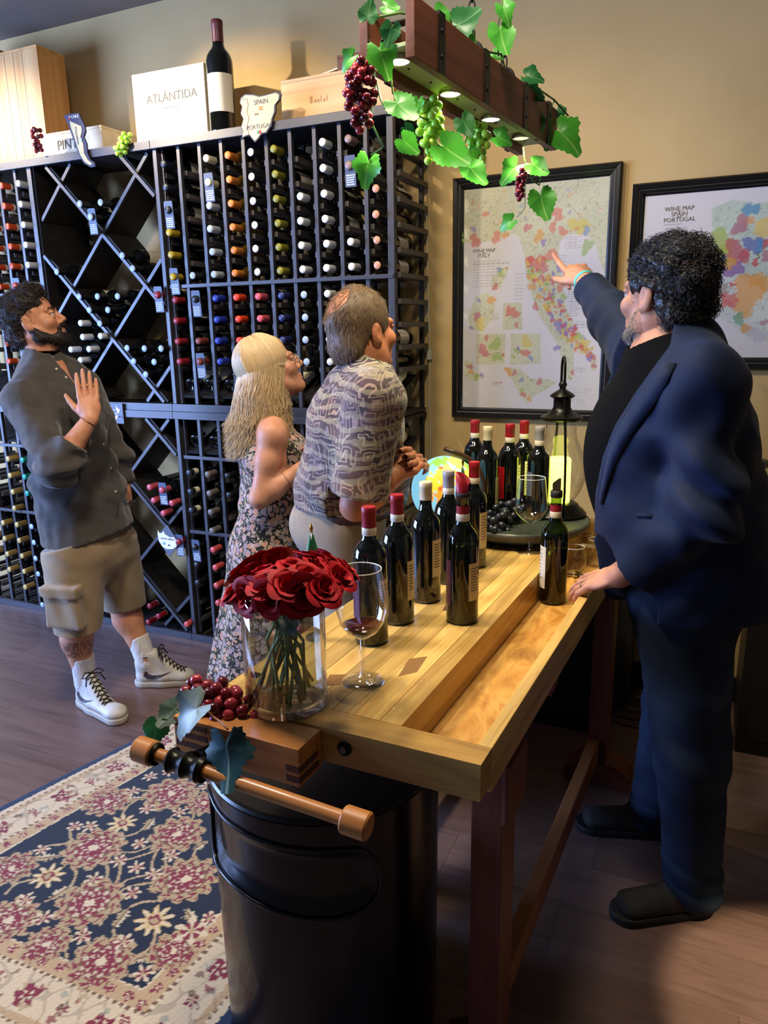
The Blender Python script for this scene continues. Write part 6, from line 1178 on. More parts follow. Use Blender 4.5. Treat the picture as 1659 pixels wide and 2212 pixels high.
# ============================================================ people: smooth bodies grown from joints
def A3(*p): return np.array(p, np.float64)
def unit(v): v = np.asarray(v, float); return v / np.linalg.norm(v)
class Field:
    """distance field on a grid; shapes blend into one continuous surface"""
    def __init__(s, lo, hi, h):
        s.lo = np.array(lo, float); s.h = h; s.n = np.maximum(((np.array(hi) - s.lo) / h).astype(int) + 2, 4)
        s.ax = [s.lo[i] + h * np.arange(s.n[i]) for i in range(3)]; s.F = np.full(tuple(s.n), 0.5, np.float32)
    def sl(s, lo, hi):
        a = np.clip(((np.array(lo) - s.lo) / s.h).astype(int) - 1, 0, s.n); b = np.clip(((np.array(hi) - s.lo) / s.h).astype(int) + 2, 0, s.n)
        return None if (b <= a).any() else tuple(slice(x, y) for x, y in zip(a, b))
    def pts(s, sl): return np.meshgrid(*[s.ax[i][sl[i]] for i in range(3)], indexing='ij', sparse=True)
    def put(s, fn, lo, hi, k=0.01, sub=False):
        pad = 0.03 + k; sl = s.sl(np.array(lo) - pad, np.array(hi) + pad)
        if sl is None: return s
        d = fn(*s.pts(sl)).astype(np.float32); f = s.F[sl]
        if sub: f, d = -f, d; 
        hh = np.maximum(k - np.abs(f - d), 0) / max(k, 1e-6); r = np.minimum(f, d) - hh * hh * k * 0.25
        s.F[sl] = -r if sub else r; return s
    def cap(s, a, b, ra, rb=None, k=0.01, sub=False):
        a, b = np.asarray(a, float), np.asarray(b, float); rb = ra if rb is None else rb; ab = b - a; L2 = max(ab @ ab, 1e-9)
        def fn(X, Y, Z):
            t = np.clip(((X - a[0]) * ab[0] + (Y - a[1]) * ab[1] + (Z - a[2]) * ab[2]) / L2, 0, 1)
            return np.sqrt((X - a[0] - t * ab[0]) ** 2 + (Y - a[1] - t * ab[1]) ** 2 + (Z - a[2] - t * ab[2]) ** 2) - (ra + (rb - ra) * t)
        r = max(ra, rb); return s.put(fn, np.minimum(a, b) - r, np.maximum(a, b) + r, k, sub)
    def ecap(s, a, b, ra, rb, side, k=0.02, sub=False):
        """capsule with elliptic section: ra, rb = (half width along side, half depth)"""
        a, b = np.asarray(a, float), np.asarray(b, float); ab = b - a; L2 = max(ab @ ab, 1e-9); sd = unit(np.asarray(side) - ab * (np.asarray(side) @ ab) / L2)
        def fn(X, Y, Z):
            t = np.clip(((X - a[0]) * ab[0] + (Y - a[1]) * ab[1] + (Z - a[2]) * ab[2]) / L2, 0, 1)
            dx, dy, dz = X - a[0] - t * ab[0], Y - a[1] - t * ab[1], Z - a[2] - t * ab[2]; q = dx * sd[0] + dy * sd[1] + dz * sd[2]
            rx = ra[0] + (rb[0] - ra[0]) * t; ry = ra[1] + (rb[1] - ra[1]) * t; p2 = np.maximum(dx * dx + dy * dy + dz * dz - q * q, 0)
            k0 = np.sqrt((q / rx) ** 2 + p2 / ry ** 2); k1 = np.sqrt((q / rx ** 2) ** 2 + p2 / ry ** 4); return k0 * (k0 - 1) / np.maximum(k1, 1e-6)
        r = max(ra + rb); return s.put(fn, np.minimum(a, b) - r, np.maximum(a, b) + r, k, sub)
    def ell(s, c, r, R=None, k=0.01, sub=False):
        c = np.asarray(c, float); r = np.asarray(r, float); R = np.eye(3) if R is None else np.asarray(R)   # columns of R: axes
        def fn(X, Y, Z):
            d = [X - c[0], Y - c[1], Z - c[2]]; q = [(d[0] * R[0, i] + d[1] * R[1, i] + d[2] * R[2, i]) for i in range(3)]
            k0 = np.sqrt(sum((q[i] / r[i]) ** 2 for i in range(3))); k1 = np.sqrt(sum((q[i] / r[i] ** 2) ** 2 for i in range(3))); return k0 * (k0 - 1) / np.maximum(k1, 1e-6)
        m = max(r); return s.put(fn, c - m, c + m, k, sub)
    def box(s, c, hw, R=None, rd=0.005, k=0.005, sub=False):
        c = np.asarray(c, float); hw = np.asarray(hw, float) - rd; R = np.eye(3) if R is None else np.asarray(R)
        def fn(X, Y, Z):
            d = [X - c[0], Y - c[1], Z - c[2]]; q = [np.abs(d[0] * R[0, i] + d[1] * R[1, i] + d[2] * R[2, i]) - hw[i] for i in range(3)]
            return np.sqrt(sum(np.maximum(x, 0) ** 2 for x in q)) + np.minimum(np.maximum(np.maximum(q[0], q[1]), q[2]), 0) - rd
        m = np.linalg.norm(hw) + rd; return s.put(fn, c - m, c + m, k, sub)
    def cut(s, p, n, k=0.0):
        """keep the side of the plane against n"""
        X, Y, Z = np.meshgrid(*s.ax, indexing='ij', sparse=True); n = unit(n); d = ((X - p[0]) * n[0] + (Y - p[1]) * n[1] + (Z - p[2]) * n[2]).astype(np.float32); s.F = np.maximum(s.F, d); return s
    def disp(s, fn, band=0.035):
        I = np.nonzero(np.abs(s.F) < band); P = [s.ax[i][I[i]] for i in range(3)]; s.F[I] += fn(*P).astype(np.float32); return s
    def mesh(s):
        F = s.F; S = F < 0; c = np.zeros(np.array(F.shape) - 1, np.int8)
        off = [(i, j, k) for i in (0, 1) for j in (0, 1) for k in (0, 1)]; sh = c.shape
        for o in off: c += S[o[0]:o[0] + sh[0], o[1]:o[1] + sh[1], o[2]:o[2] + sh[2]]
        act = (c > 0) & (c < 8); I = np.stack(np.nonzero(act), 1); idx = np.full(sh, -1, np.int64); idx[act] = np.arange(len(I))
        V = np.stack([F[I[:, 0] + o[0], I[:, 1] + o[1], I[:, 2] + o[2]] for o in off], 1); pos = np.zeros((len(I), 3)); cnt = np.zeros(len(I))
        for a in range(8):
            for b in range(a + 1, 8):
                if sum(abs(off[a][i] - off[b][i]) for i in range(3)) != 1: continue
                m = (V[:, a] < 0) != (V[:, b] < 0); t = V[m, a] / (V[m, a] - V[m, b]); pos[m] += np.array(off[a]) + (np.array(off[b]) - np.array(off[a])) * t[:, None]; cnt[m] += 1
        pos = s.lo + s.h * (I + pos / np.maximum(cnt, 1)[:, None]); Q = []
        for ax in range(3):
            u, w_ = (ax + 1) % 3, (ax + 2) % 3; sa = [slice(None)] * 3; sb = [slice(None)] * 3; sa[ax] = slice(0, -1); sb[ax] = slice(1, None)
            E = np.stack(np.nonzero(S[tuple(sa)] != S[tuple(sb)]), 1)
            E = E[(E[:, u] > 0) & (E[:, w_] > 0) & (E[:, u] < F.shape[u] - 1) & (E[:, w_] < F.shape[w_] - 1)]
            q = []
            for du, dw in ((-1, -1), (0, -1), (0, 0), (-1, 0)): e = E.copy(); e[:, u] += du; e[:, w_] += dw; q.append(idx[e[:, 0], e[:, 1], e[:, 2]])
            q = np.stack(q, 1); fl_ = ~S[E[:, 0], E[:, 1], E[:, 2]]; q[fl_] = q[fl_][:, ::-1]; Q.append(q[(q >= 0).all(1)])
        return pos, np.concatenate(Q)
def np_obj(name, V, Q, mat, parent=None, smooth=True, col=None):
    me = bpy.data.meshes.new(name); o = np.array(parent['_o']) if parent is not None and '_o' in parent else np.zeros(3); V = np.asarray(V) - o
    me.vertices.add(len(V)); me.vertices.foreach_set('co', V.astype(np.float32).ravel()); Q = np.asarray(Q); n = Q.shape[1]
    me.loops.add(Q.size); me.loops.foreach_set('vertex_index', Q.astype(np.int32).ravel()); me.polygons.add(len(Q)); me.polygons.foreach_set('loop_start', np.arange(0, Q.size, n, dtype=np.int32))
    me.update(calc_edges=True); me.validate(); me.materials.append(mat)
    if col is not None: set_vcol(me, col)
    return link(name, me, parent, smooth=smooth)
def merge(parts):
    Vs, Qs, n = [], [], 0
    for V, Q in parts: Vs.append(V); Qs.append(Q + n); n += len(V)
    return np.concatenate(Vs), np.concatenate(Qs)
def sn(P, s, seed=0):
    """smooth noise from waves, about -1..1"""
    r = np.random.default_rng(seed); o = 0
    for k in range(6): d = r.normal(size=3); d = d / np.linalg.norm(d) * s * r.uniform(0.6, 1.7); o = o + np.sin(P[0] * d[0] + P[1] * d[1] + P[2] * d[2] + r.uniform(0, 6.28)) / 3.2
    return o
def frame3(fwd, up=(0, 0, 1)):
    """columns: right, forward, up"""
    f = unit(fwd); r = unit(np.cross(f, up)); u = np.cross(r, f); return np.stack([r, f, u], 1)
def hand_chains(wrist, ydir, zdir, thumb, curls, spread=0.08, s=1.0, tcurl=0.4, tout=0.75):
    """ydir towards the fingers, zdir out of the back of the hand, thumb: +1 if the thumb is on the side ydir x zdir"""
    y = unit(ydir); z = unit(np.asarray(zdir) - y * (np.asarray(zdir) @ y)); x = np.cross(y, z) * thumb; W_ = np.asarray(wrist, float)
    out = [('palm', W_ + y * 0.045 * s, np.stack([x, y, z], 1))]
    LEN = [(0.044, 0.026, 0.021), (0.049, 0.030, 0.022), (0.045, 0.028, 0.022), (0.036, 0.021, 0.019)]; X0 = [0.030, 0.0095, -0.0115, -0.031]; Y0 = [0.088, 0.092, 0.088, 0.080]
    for i in range(4):
        p = W_ + (x * X0[i] + y * Y0[i]) * s; sp = (1.2 - i * 0.8) * spread; pts = [W_ + (x * X0[i] * 0.75 + y * 0.045) * s, p]; a = 0.0
        for j in range(3):
            a += curls[i] * (0.75, 1.0, 0.7)[j]; d = (y * math.cos(a) - z * math.sin(a)) * math.cos(sp) + x * math.sin(sp) * math.cos(a); p = p + d * LEN[i][j] * s; pts.append(p)
        out.append(('finger', pts, [0.0105 * s, 0.0098 * s, 0.0088 * s, 0.0080 * s, 0.0066 * s]))
    p = W_ + (x * 0.022 + y * 0.018 - z * 0.006) * s; d = unit(y * 0.75 + x * tout - z * 0.25); pts = [p]
    for j, L_ in enumerate((0.044, 0.034, 0.027)):
        p = p + d * L_ * s; pts.append(p); d = unit(d - x * tcurl * 0.45 + y * 0.15 - z * 0.10 * tcurl)
    out.append(('finger', pts, [0.0150 * s, 0.0125 * s, 0.0100 * s, 0.0076 * s])); return out
def add_hand(f, ch, s=1.0):
    for c in ch:
        if c[0] == 'palm':
            M_ = c[2]; f.ell(c[1], (0.043 * s, 0.052 * s, 0.0165 * s), M_, k=0.012); f.cap(c[1] - M_[:, 1] * 0.05 * s, c[1] - M_[:, 1] * 0.01 * s, 0.022 * s, 0.022 * s, k=0.02)
        else:
            for a, b, ra, rb in zip(c[1][:-1], c[1][1:], c[2][:-1], c[2][1:]): f.cap(a, b, ra, rb, k=0.004)
def nails(name, ch, mat, parent, s=1.0):
    for c in ch:
        if c[0] == 'finger':
            a, b = np.array(c[1][-2]), np.array(c[1][-1]); d = unit(b - a); zz = ch[0][2][:, 2]; n = unit(zz - d * (zz @ d)); sd = np.cross(d, n); cc = b + n * (c[2][-1] * 0.80) + d * 0.001
            v = [cc + sd * 0.0042 * s * q[0] + d * 0.005 * s * q[1] + n * q[2] * 0.0012 for q in ((-1, -1, -0.6), (0, -1, 0.6), (1, -1, -0.6), (-1, 1, -0.6), (0, 1.2, 0.6), (1, 1, -0.6))]
            np_obj(name, np.array(v), np.array([(0, 1, 4, 3), (1, 2, 5, 4)]), mat, parent)
def head(f, c, R, s=1.0, neck=None, nose=1.0, wide=1.0, ears=True):
    """head grown at c (middle of the skull) in frame R (right, forward, up)"""
    def P(x, y, z): return c + R @ (A3(x * wide, y, z) * s)
    f.ell(P(0, -0.012, 0.036), A3(0.075 * wide, 0.095, 0.088) * s, R, k=0.02); f.ell(P(0, 0.026, -0.036), A3(0.060 * wide, 0.064, 0.082) * s, R, k=0.02)
    for q in (-1, 1):
        f.cap(P(q * 0.052, -0.004, -0.052), P(q * 0.018, 0.066, -0.096), 0.020 * s, 0.017 * s, k=0.03); f.ell(P(q * 0.041, 0.062, -0.026), A3(0.026, 0.024, 0.024) * s, R, k=0.02)
        f.cap(P(q * 0.045, 0.074, 0.020), P(q * 0.010, 0.088, 0.018), 0.009 * s, 0.008 * s, k=0.015)
    f.ell(P(0, 0.076, -0.098), A3(0.020, 0.016, 0.016) * s, R, k=0.02)
    for q in (-1, 1): f.ell(P(q * 0.031, 0.102, -0.002), A3(0.018, 0.017, 0.0125) * s, R, k=0.012, sub=True)
    f.cap(P(0, 0.088, 0.008), P(0, 0.086 + 0.026 * nose, -0.027), 0.0080 * s, 0.0115 * s, k=0.012)
    for q in (-1, 1): f.ell(P(q * 0.0125, 0.093, -0.036), A3(0.009, 0.012, 0.008) * s, R, k=0.008); f.ell(P(q * 0.031, 0.081, 0.0065), A3(0.0160, 0.0140, 0.0070) * s, R, k=0.003); f.ell(P(q * 0.031, 0.080, -0.0115), A3(0.0150, 0.0125, 0.0060) * s, R, k=0.003)
    f.cap(P(-0.018, 0.089, -0.062), P(0.018, 0.089, -0.062), 0.0062 * s, k=0.006); f.cap(P(-0.016, 0.088, -0.073), P(0.016, 0.088, -0.073), 0.0072 * s, k=0.006); f.cap(P(-0.022, 0.0975, -0.0672), P(0.022, 0.0975, -0.0672), 0.0022 * s, k=0.004, sub=True)
    if ears:
        for q in (-1, 1):
            f.ell(P(q * 0.0775, -0.010, -0.006), A3(0.0085, 0.018, 0.031) * s, R, k=0.006); f.ell(P(q * 0.087, -0.004, -0.004), A3(0.006, 0.009, 0.018) * s, R, k=0.004, sub=True); f.ell(P(q * 0.075, 0.000, -0.030), A3(0.008, 0.008, 0.010) * s, R, k=0.006)
    if neck is not None: f.cap(P(0, -0.022, -0.055), neck[0], 0.057 * s, neck[1], k=0.035)
    return P
def eyes(parent, P, s, iris='#3a2616'):
    mw = MATS.get('eye_white') or pmat('eye_white', '#a59a94', 0.2); mi = pmat('iris_' + iris[1:], iris, 0.1)
    for q in (-1, 1):
        a = P(q * 0.031, 0.0825, -0.003); b = P(q * 0.031, 0.1855, -0.002); d = unit(b - a); M_ = Matrix.Translation(Vector(a - np.array(parent['_o']))) @ Vector(d).to_track_quat('Z', 'Y').to_matrix().to_4x4()
        o = MB().lathe([(0.0104 * s * math.sin(t), 0.0104 * s * math.cos(t)) for t in np.linspace(PI, 0.0, 12)], 16, M=M_).obj('eye', mw, parent, True)
        MB().lathe([(0.0052 * s, 0.00905 * s), (0.0050 * s, 0.0094 * s), (0.0, 0.01075 * s)], 14, M=M_).obj('iris', mi, o, True)
def strands(name, roots, dirs, length, parent, mat, seg=7, r=0.0011, curl=0.0, freq=2.0, grav=0.0, cols=None, seed=0, jitter=0.25, taper=0.5, follow=None):
    """many thin hair tubes as one mesh"""
    rg = np.random.default_rng(seed); N = len(roots); D = dirs + rg.normal(size=(N, 3)) * jitter; D /= np.linalg.norm(D, axis=1)[:, None]
    L_ = (length if hasattr(length, '__len__') else np.full(N, length)) * rg.uniform(0.75, 1.2, N); P = roots.copy(); path = [P.copy()]
    t1 = np.cross(D, rg.normal(size=(N, 3))); t1 /= np.linalg.norm(t1, axis=1)[:, None]; t2 = np.cross(D, t1); ph = rg.uniform(0, 6.28, N); base = P.copy(); d = D.copy()
    for j in range(seg):
        d = d + np.array([0, 0, -grav]) / seg
        if follow is not None: d = follow(P, d, (j + 1) / seg)
        d = d / np.linalg.norm(d, axis=1)[:, None]; base = base + d * (L_ / seg)[:, None]; a = ph + freq * 6.28 * (j + 1) / seg
        P = base + (t1 * (np.cos(a) - np.cos(ph))[:, None] + t2 * (np.sin(a) - np.sin(ph))[:, None]) * curl; path.append(P.copy())
    return paths_obj(name, np.stack(path, 1), r, parent, mat, cols, taper)
def paths_obj(name, path, r, parent, mat, cols=None, taper=0.5):
    """hair tubes along given paths (strand, point, xyz)"""
    K = 3; N, n = path.shape[:2]; T_ = np.gradient(path, axis=1); T_ /= np.maximum(np.linalg.norm(T_, axis=2), 1e-9)[..., None]
    u = np.cross(T_, np.array([0.31, 0.77, 0.55])); u /= np.maximum(np.linalg.norm(u, axis=2), 1e-9)[..., None]; w_ = np.cross(T_, u); rad = r * (1 - taper * np.linspace(0, 1, n))[None, :, None]
    V = np.stack([path + (u * math.cos(2 * PI * k / K) + w_ * math.sin(2 * PI * k / K)) * rad for k in range(K)], 2)
    i = (np.arange(N)[:, None, None] * n + np.arange(n - 1)[None, :, None]) * K; k = np.arange(K)[None, None]; k2 = (k + 1) % K; Q = np.stack([i + k, i + k2, i + K + k2, i + K + k], -1).reshape(-1, 4)
    return np_obj(name, V.reshape(-1, 3), Q, mat, parent, True, None if cols is None else np.repeat(cols, n * K, axis=0))
def surf_sample(V, Q, n, rg, keep=None):
    """points and outward normals on a mesh"""
    a, b, c, d = (V[Q[:, i]] for i in range(4)); N_ = np.cross(c - a, d - b); ar = np.linalg.norm(N_, axis=1); N_ = N_ / np.maximum(ar, 1e-12)[:, None]; ce = (a + b + c + d) / 4
    w_ = ar * (keep(ce, N_) if keep is not None else 1.0); i = rg.choice(len(Q), n, p=w_ / w_.sum()); s, t = rg.random((n, 1)), rg.random((n, 1))
    return (a[i] * (1 - s) + b[i] * s) * (1 - t) + (d[i] * (1 - s) + c[i] * s) * t, N_[i]
def skin_mat(name, c1, c2, rough=0.5):
    m = pmat(name, c1, rough, spec=0.35, sss=0.12); n = noise(m, coords(m), 22, 4); r = ramp(m, [(0.35, c1), (0.65, c2)]); lk(m, n.outputs[0], r.inputs[0]); lk(m, r.outputs[0], bsdf(m).inputs['Base Color']); n2 = noise(m, coords(m), 260, 2); bump(m, n2.outputs[0], 0.12, 0.001); return m
def cloth_mat(name, c1, c2, weave=700, rough=0.85, scale=14):
    m = pmat(name, c1, rough, spec=0.2, sheen=0.25); n = noise(m, coords(m), scale, 5); r = ramp(m, [(0.3, c1), (0.7, c2)]); lk(m, n.outputs[0], r.inputs[0]); lk(m, r.outputs[0], bsdf(m).inputs['Base Color']); n2 = noise(m, coords(m), weave, 2); bump(m, n2.outputs[0], 0.25, 0.0015); return m
def person(label, loc):
    """bodies are built in room coordinates; loc is the point on the floor below"""
    return dict(label=label, loc=loc)
def body(pd, V, Q, mat):
    me_o = np_obj('person', V - np.array(pd['loc']), Q, mat); me_o.location = pd['loc']; tag(me_o, pd['label'], 'person'); me_o['_o'] = list(pd['loc']); return me_o
from mathutils.bvhtree import BVHTree
BVH_ = {}
def hit(mesh, u, v):
    """where the line of sight through a pixel meets a mesh: point and normal"""
    if id(mesh) not in BVH_: BVH_[id(mesh)] = (BVHTree.FromPolygons(mesh[0].tolist(), mesh[1].tolist()), mesh)
    t = BVH_[id(mesh)][0]; d = Vector(ray(u, v)).normalized(); r = t.ray_cast(Vector(CAM), d)
    return (np.array(r[0]), np.array(r[1] if r[1].dot(d) < 0 else -r[1])) if r[0] is not None else (None, None)
def button(mesh, u, v, par, mat, r=0.0055):
    p, n = hit(mesh, u, v)
    if p is None: return
    M_ = Matrix.Translation(Vector(p - np.array(par['_o']))) @ Vector(n).to_track_quat('Z', 'Y').to_matrix().to_4x4()
    MB().lathe([(0.0, -0.003), (r, -0.003), (r, 0.0012), (r * 0.8, 0.0022), (0.0, 0.0016)], 12, M=M_).obj('button', mat, par, True)
m_nail = pmat('nail', '#c99a88', 0.3)
# ------------------------------------------------------------ bearded man at the left
def Pp(u, v, y): return np.array(ony(u, v, y))
LM = person('bearded man in charcoal shirt and khaki cargo shorts, hand on chest', (-2.26, 2.22, 0.0))
bf = unit((0.93, 0.12, 0.0)); bs = unit(np.cross(bf, (0, 0, 1)))           # chest forward, right side (towards the room)
hipc = Pp(200, 1165, 2.23); chest = Pp(128, 890, 2.24); neckb = Pp(92, 778, 2.235); headc = Pp(74, 694, 2.235); waist = Pp(165, 1040, 2.235)
shR = Pp(52, 862, 2.10); elR = Pp(124, 1012, 2.01); wrR = Pp(195, 905, 2.115); shL = Pp(178, 838, 2.38); elL = Pp(252, 985, 2.44); wrL = Pp(272, 1085, 2.42)
hpR = Pp(160, 1185, 2.13); knR = Pp(168, 1345, 2.09); SHR = (onz(176, 1516, 0), onz(268, 1566, 0)); anR = SHR[0] + unit(SHR[1] - SHR[0]) * 0.055 + A3(0, 0, 0.13); hpL = Pp(238, 1180, 2.32); knL = Pp(268, 1300, 2.36); SHL = (onz(295, 1480, 0), onz(425, 1474, 0)); anL = SHL[0] + unit(SHL[1] - SHL[0]) * 0.055 + A3(0, 0, 0.13)
RH = frame3((0.83, 0.52, 0.32))
def lm_torso(f, g=0.0, arms=True):
    f.ecap(hipc + A3(0, 0, -0.02), waist, (0.158 + g, 0.118 + g), (0.150 + g, 0.118 + g), bs, k=0.05); f.ecap(waist, chest, (0.152 + g, 0.124 + g), (0.170 + g, 0.134 + g), bs, k=0.05)
    f.ecap(chest, chest + (neckb - chest) * 0.62, (0.170 + g, 0.134 + g), (0.135 + g, 0.092 + g), bs, k=0.05); f.ell(waist + bf * 0.045 - A3(0, 0, 0.02), (0.125 + g, 0.135 + g, 0.14 + g), k=0.06)
    f.cap(neckb + (shR - neckb) * 0.25 - A3(0, 0, 0.02), shR, 0.055 + g, 0.062 + g, k=0.05); f.cap(neckb + (shL - neckb) * 0.25 - A3(0, 0, 0.02), shL, 0.055 + g, 0.062 + g, k=0.05)
f = Field((-2.72, 1.86, 0.0), (-1.86, 2.62, 1.45), 0.0075)
lm_torso(f); f.cap(neckb - A3(0, 0, 0.06), neckb + A3(0, 0, 0.07), 0.062, 0.058, k=0.04)
f.cap(shR, elR, 0.056, 0.046, k=0.03); f.cap(elR, elR + (wrR - elR) * 0.35, 0.045, 0.046, k=0.02); f.cap(elR + (wrR - elR) * 0.35, wrR, 0.046, 0.028, k=0.02)
f.cap(shL, elL, 0.056, 0.046, k=0.03); f.cap(elL, wrL, 0.045, 0.029, k=0.02)
for hp, kn, an in ((hpR, knR, anR), (hpL, knL, anL)):
    f.cap(hp, kn, 0.095, 0.064, k=0.05); cm = kn + (an - kn) * 0.30; back = -unit((an - kn)); f.cap(kn, cm - bf * 0.016, 0.060, 0.062, k=0.03); f.cap(cm - bf * 0.016, an, 0.060, 0.036, k=0.03)
    f.cap(an, an + A3(0, 0, -0.05), 0.036, 0.040, k=0.02)
body_lm = f.mesh()
fh = Field(headc - 0.16, headc + 0.16, 0.0036); fh.lo  # head in finer grid
PH = head(fh, headc, RH, 1.02, (neckb + A3(0.0, 0.0, 0.02), 0.058), nose=0.85)
fh.cut(neckb + A3(0, 0, 0.035), (0, 0, -1)); head_lm = fh.mesh()
cR = unit(Pp(184, 800, 2.165) - wrR); chn = hand_chains(wrR, cR, unit((0.70, -0.70, 0.15)), -1, [0.10, 0.08, 0.09, 0.13], 0.03, 1.02, 0.15, 0.62)
fa = Field(wrR - 0.13, wrR + A3(0.15, 0.15, 0.20), 0.0030); fa.cap(elR + (wrR - elR) * 0.45, wrR, 0.043, 0.028, k=0.02); add_hand(fa, chn); fa.cut(elR + (wrR - elR) * 0.62, -(wrR - elR)); hand_lm = fa.mesh()
m_skin1 = skin_mat('skin_lm', '#ad7456', '#bd8666')
# the tattoo band on the right shin is ink in the skin
tb = m_skin1; tcn = nod(tb, 'ShaderNodeTexCoord'); sx = nod(tb, 'ShaderNodeSeparateXYZ'); lk(tb, tcn.outputs['Object'], sx.inputs[0])
V_, Q_ = merge([body_lm, head_lm, hand_lm]); lm = body(LM, V_, Q_, m_skin1)
tz0, tz1 = Pp(165, 1410, 2.09)[2], Pp(165, 1376, 2.09)[2]
def inr(m, sock, a, b):
    x = nod(m, 'ShaderNodeMath', operation='GREATER_THAN'); lk(m, sock, x.inputs[0]); x.inputs[1].default_value = a; y = nod(m, 'ShaderNodeMath', operation='LESS_THAN'); lk(m, sock, y.inputs[0]); y.inputs[1].default_value = b
    z = nod(m, 'ShaderNodeMath', operation='MULTIPLY'); lk(m, x.outputs[0], z.inputs[0]); lk(m, y.outputs[0], z.inputs[1]); return z.outputs[0]
bk = nod(tb, 'ShaderNodeTexBrick'); bk.inputs['Scale'].default_value = 26; bk.inputs['Mortar Size'].default_value = 0.035; lk(tb, tcn.outputs['Object'], bk.inputs['Vector']); bk.inputs['Color1'].default_value = (0, 0, 0, 1); bk.inputs['Color2'].default_value = (0.35, 0.35, 0.35, 1); bk.inputs['Mortar'].default_value = (1, 1, 1, 1)
mk = nod(tb, 'ShaderNodeMath', operation='MULTIPLY'); lk(tb, inr(tb, sx.outputs[2], tz0, tz1), mk.inputs[0]); lk(tb, inr(tb, sx.outputs[1], -0.30, -0.03), mk.inputs[1])
wv = noise(tb, coords(tb), 60, 2); wr = nod(tb, 'ShaderNodeMapRange'); wr.inputs[1].default_value = 0.52; wr.inputs[2].default_value = 0.56; lk(tb, wv.outputs[0], wr.inputs[0]); mxx = nod(tb, 'ShaderNodeMath', operation='MAXIMUM'); lk(tb, wr.outputs[0], mxx.inputs[0]); lk(tb, bk.outputs['Color'], mxx.inputs[1])
mk2 = nod(tb, 'ShaderNodeMath', operation='MULTIPLY'); lk(tb, mk.outputs[0], mk2.inputs[0]); lk(tb, mxx.outputs[0], mk2.inputs[1]); mk3 = nod(tb, 'ShaderNodeMath', operation='MULTIPLY'); lk(tb, mk2.outputs[0], mk3.inputs[0]); mk3.inputs[1].default_value = 0.65
oldc = bsdf(tb).inputs['Base Color'].links[0].from_socket; lk(tb, mixc(tb, mk3.outputs[0], oldc, '#3a2a26'), bsdf(tb).inputs['Base Color'])
nails('nail', chn, m_nail, lm); eyes(lm, PH, 1.02)
# shirt
m_shirt = cloth_mat('charcoal_linen', '#37332f', '#433e3a', 900)
f = Field((-2.76, 1.84, 0.72), (-1.80, 2.66, 1.50), 0.0065); g = 0.014
lm_torso(f, g); f.ecap(hipc + A3(0.0, 0, -0.065), waist, (0.230, 0.188), (0.170, 0.150), bs, k=0.05)
f.cap(shR, elR, 0.074, 0.068, k=0.03); f.cap(elR, elR + (wrR - elR) * 0.52, 0.066, 0.058, k=0.03); f.cap(shL, elL, 0.072, 0.064, k=0.03); f.cap(elL, elL + (wrL - elL) * 0.35, 0.062, 0.056, k=0.03); f.cap(neckb - A3(0, 0, 0.06), neckb + A3(0, 0, 0.022), 0.080, 0.069, k=0.03)
hem = Pp(160, 1162, 2.20); 
def wr_lm(X, Y, Z):
    P = (X, Y, Z); d = np.zeros_like(X)
    w_ = np.exp(-((Z - 0.98) / 0.14) ** 2); d += 0.009 * w_ * np.sin(Z * 62 + 9 * X + 5 * sn(P, 6, 1)); de = np.sqrt((X - elR[0]) ** 2 + (Y - elR[1]) ** 2 + (Z - elR[2]) ** 2); d += 0.008 * np.exp(-(de / 0.12) ** 2) * np.sin((X * 0.6 + Z) * 75 + 4 * sn(P, 9, 2)); d += 0.006 * sn(P, 20, 3) + 0.0042 * sn(P, 46, 4) + 0.002 * sn(P, 95, 14); return d
f.disp(wr_lm); f.cut(hem + A3(0, 0, -0.015), (0.25, 0.10, -1)); cz = elR + (wrR - elR) * 0.50
sl_ = f.sl(cz - 0.075, cz + 0.13)
X, Y, Z = f.pts(sl_); nn = unit(wrR - elR); dd = (X - cz[0]) * nn[0] + (Y - cz[1]) * nn[1] + (Z - cz[2]) * nn[2]; rad = np.sqrt((X - cz[0]) ** 2 + (Y - cz[1]) ** 2 + (Z - cz[2]) ** 2); armd = np.sqrt(np.maximum(rad ** 2 - dd ** 2, 0)); f.F[sl_] = np.where((armd < 0.064) & (dd > 0) & (dd < 0.1) & (Y < 2.10), np.maximum(f.F[sl_], dd), f.F[sl_])
# V-shaped opening of the collar
ob = neckb + bf * 0.07; f.ell(neckb + A3(0, 0, 0.045) + bf * 0.012, (0.060, 0.060, 0.034), k=0.008, sub=True); f.ecap(neckb + bf * 0.085 + A3(0, 0, 0.03), neckb + bf * 0.135 + A3(0, 0, -0.085), (0.034, 0.03), (0.006, 0.03), bs, k=0.006, sub=True)
smesh = f.mesh(); shirt = np_obj('shirt', *smesh, m_shirt, lm)
m_btn = pmat('shirt_button', '#b8ad9c', 0.4)
shirt['_o'] = LM['loc']
for u, v in ((122, 797), (143, 815), (224, 960), (240, 1012), (250, 1062)): button(smesh, u, v, shirt, m_btn)
o_ = np.array(LM['loc']); pl_ = [hit(smesh, u, v) for u, v in ((236, 905), (231, 940), (236, 980), (246, 1030), (254, 1080), (252, 1118))]; pl_ = [q[0] + q[1] * 0.001 - o_ for q in pl_ if q[0] is not None]
if len(pl_) > 2: MB().tube(pl_, 0.0016, 5).obj('placket_seam', m_shirt, shirt, True)
ar_ = [hit(smesh, u, v) for u, v in ((58, 836), (34, 862), (22, 895), (25, 935), (40, 965))]; ar_ = [q[0] - o_ for q in ar_ if q[0] is not None]
if len(ar_) > 2: MB().tube(ar_, 0.0022, 6).obj('sleeve_seam', m_shirt, shirt, True)
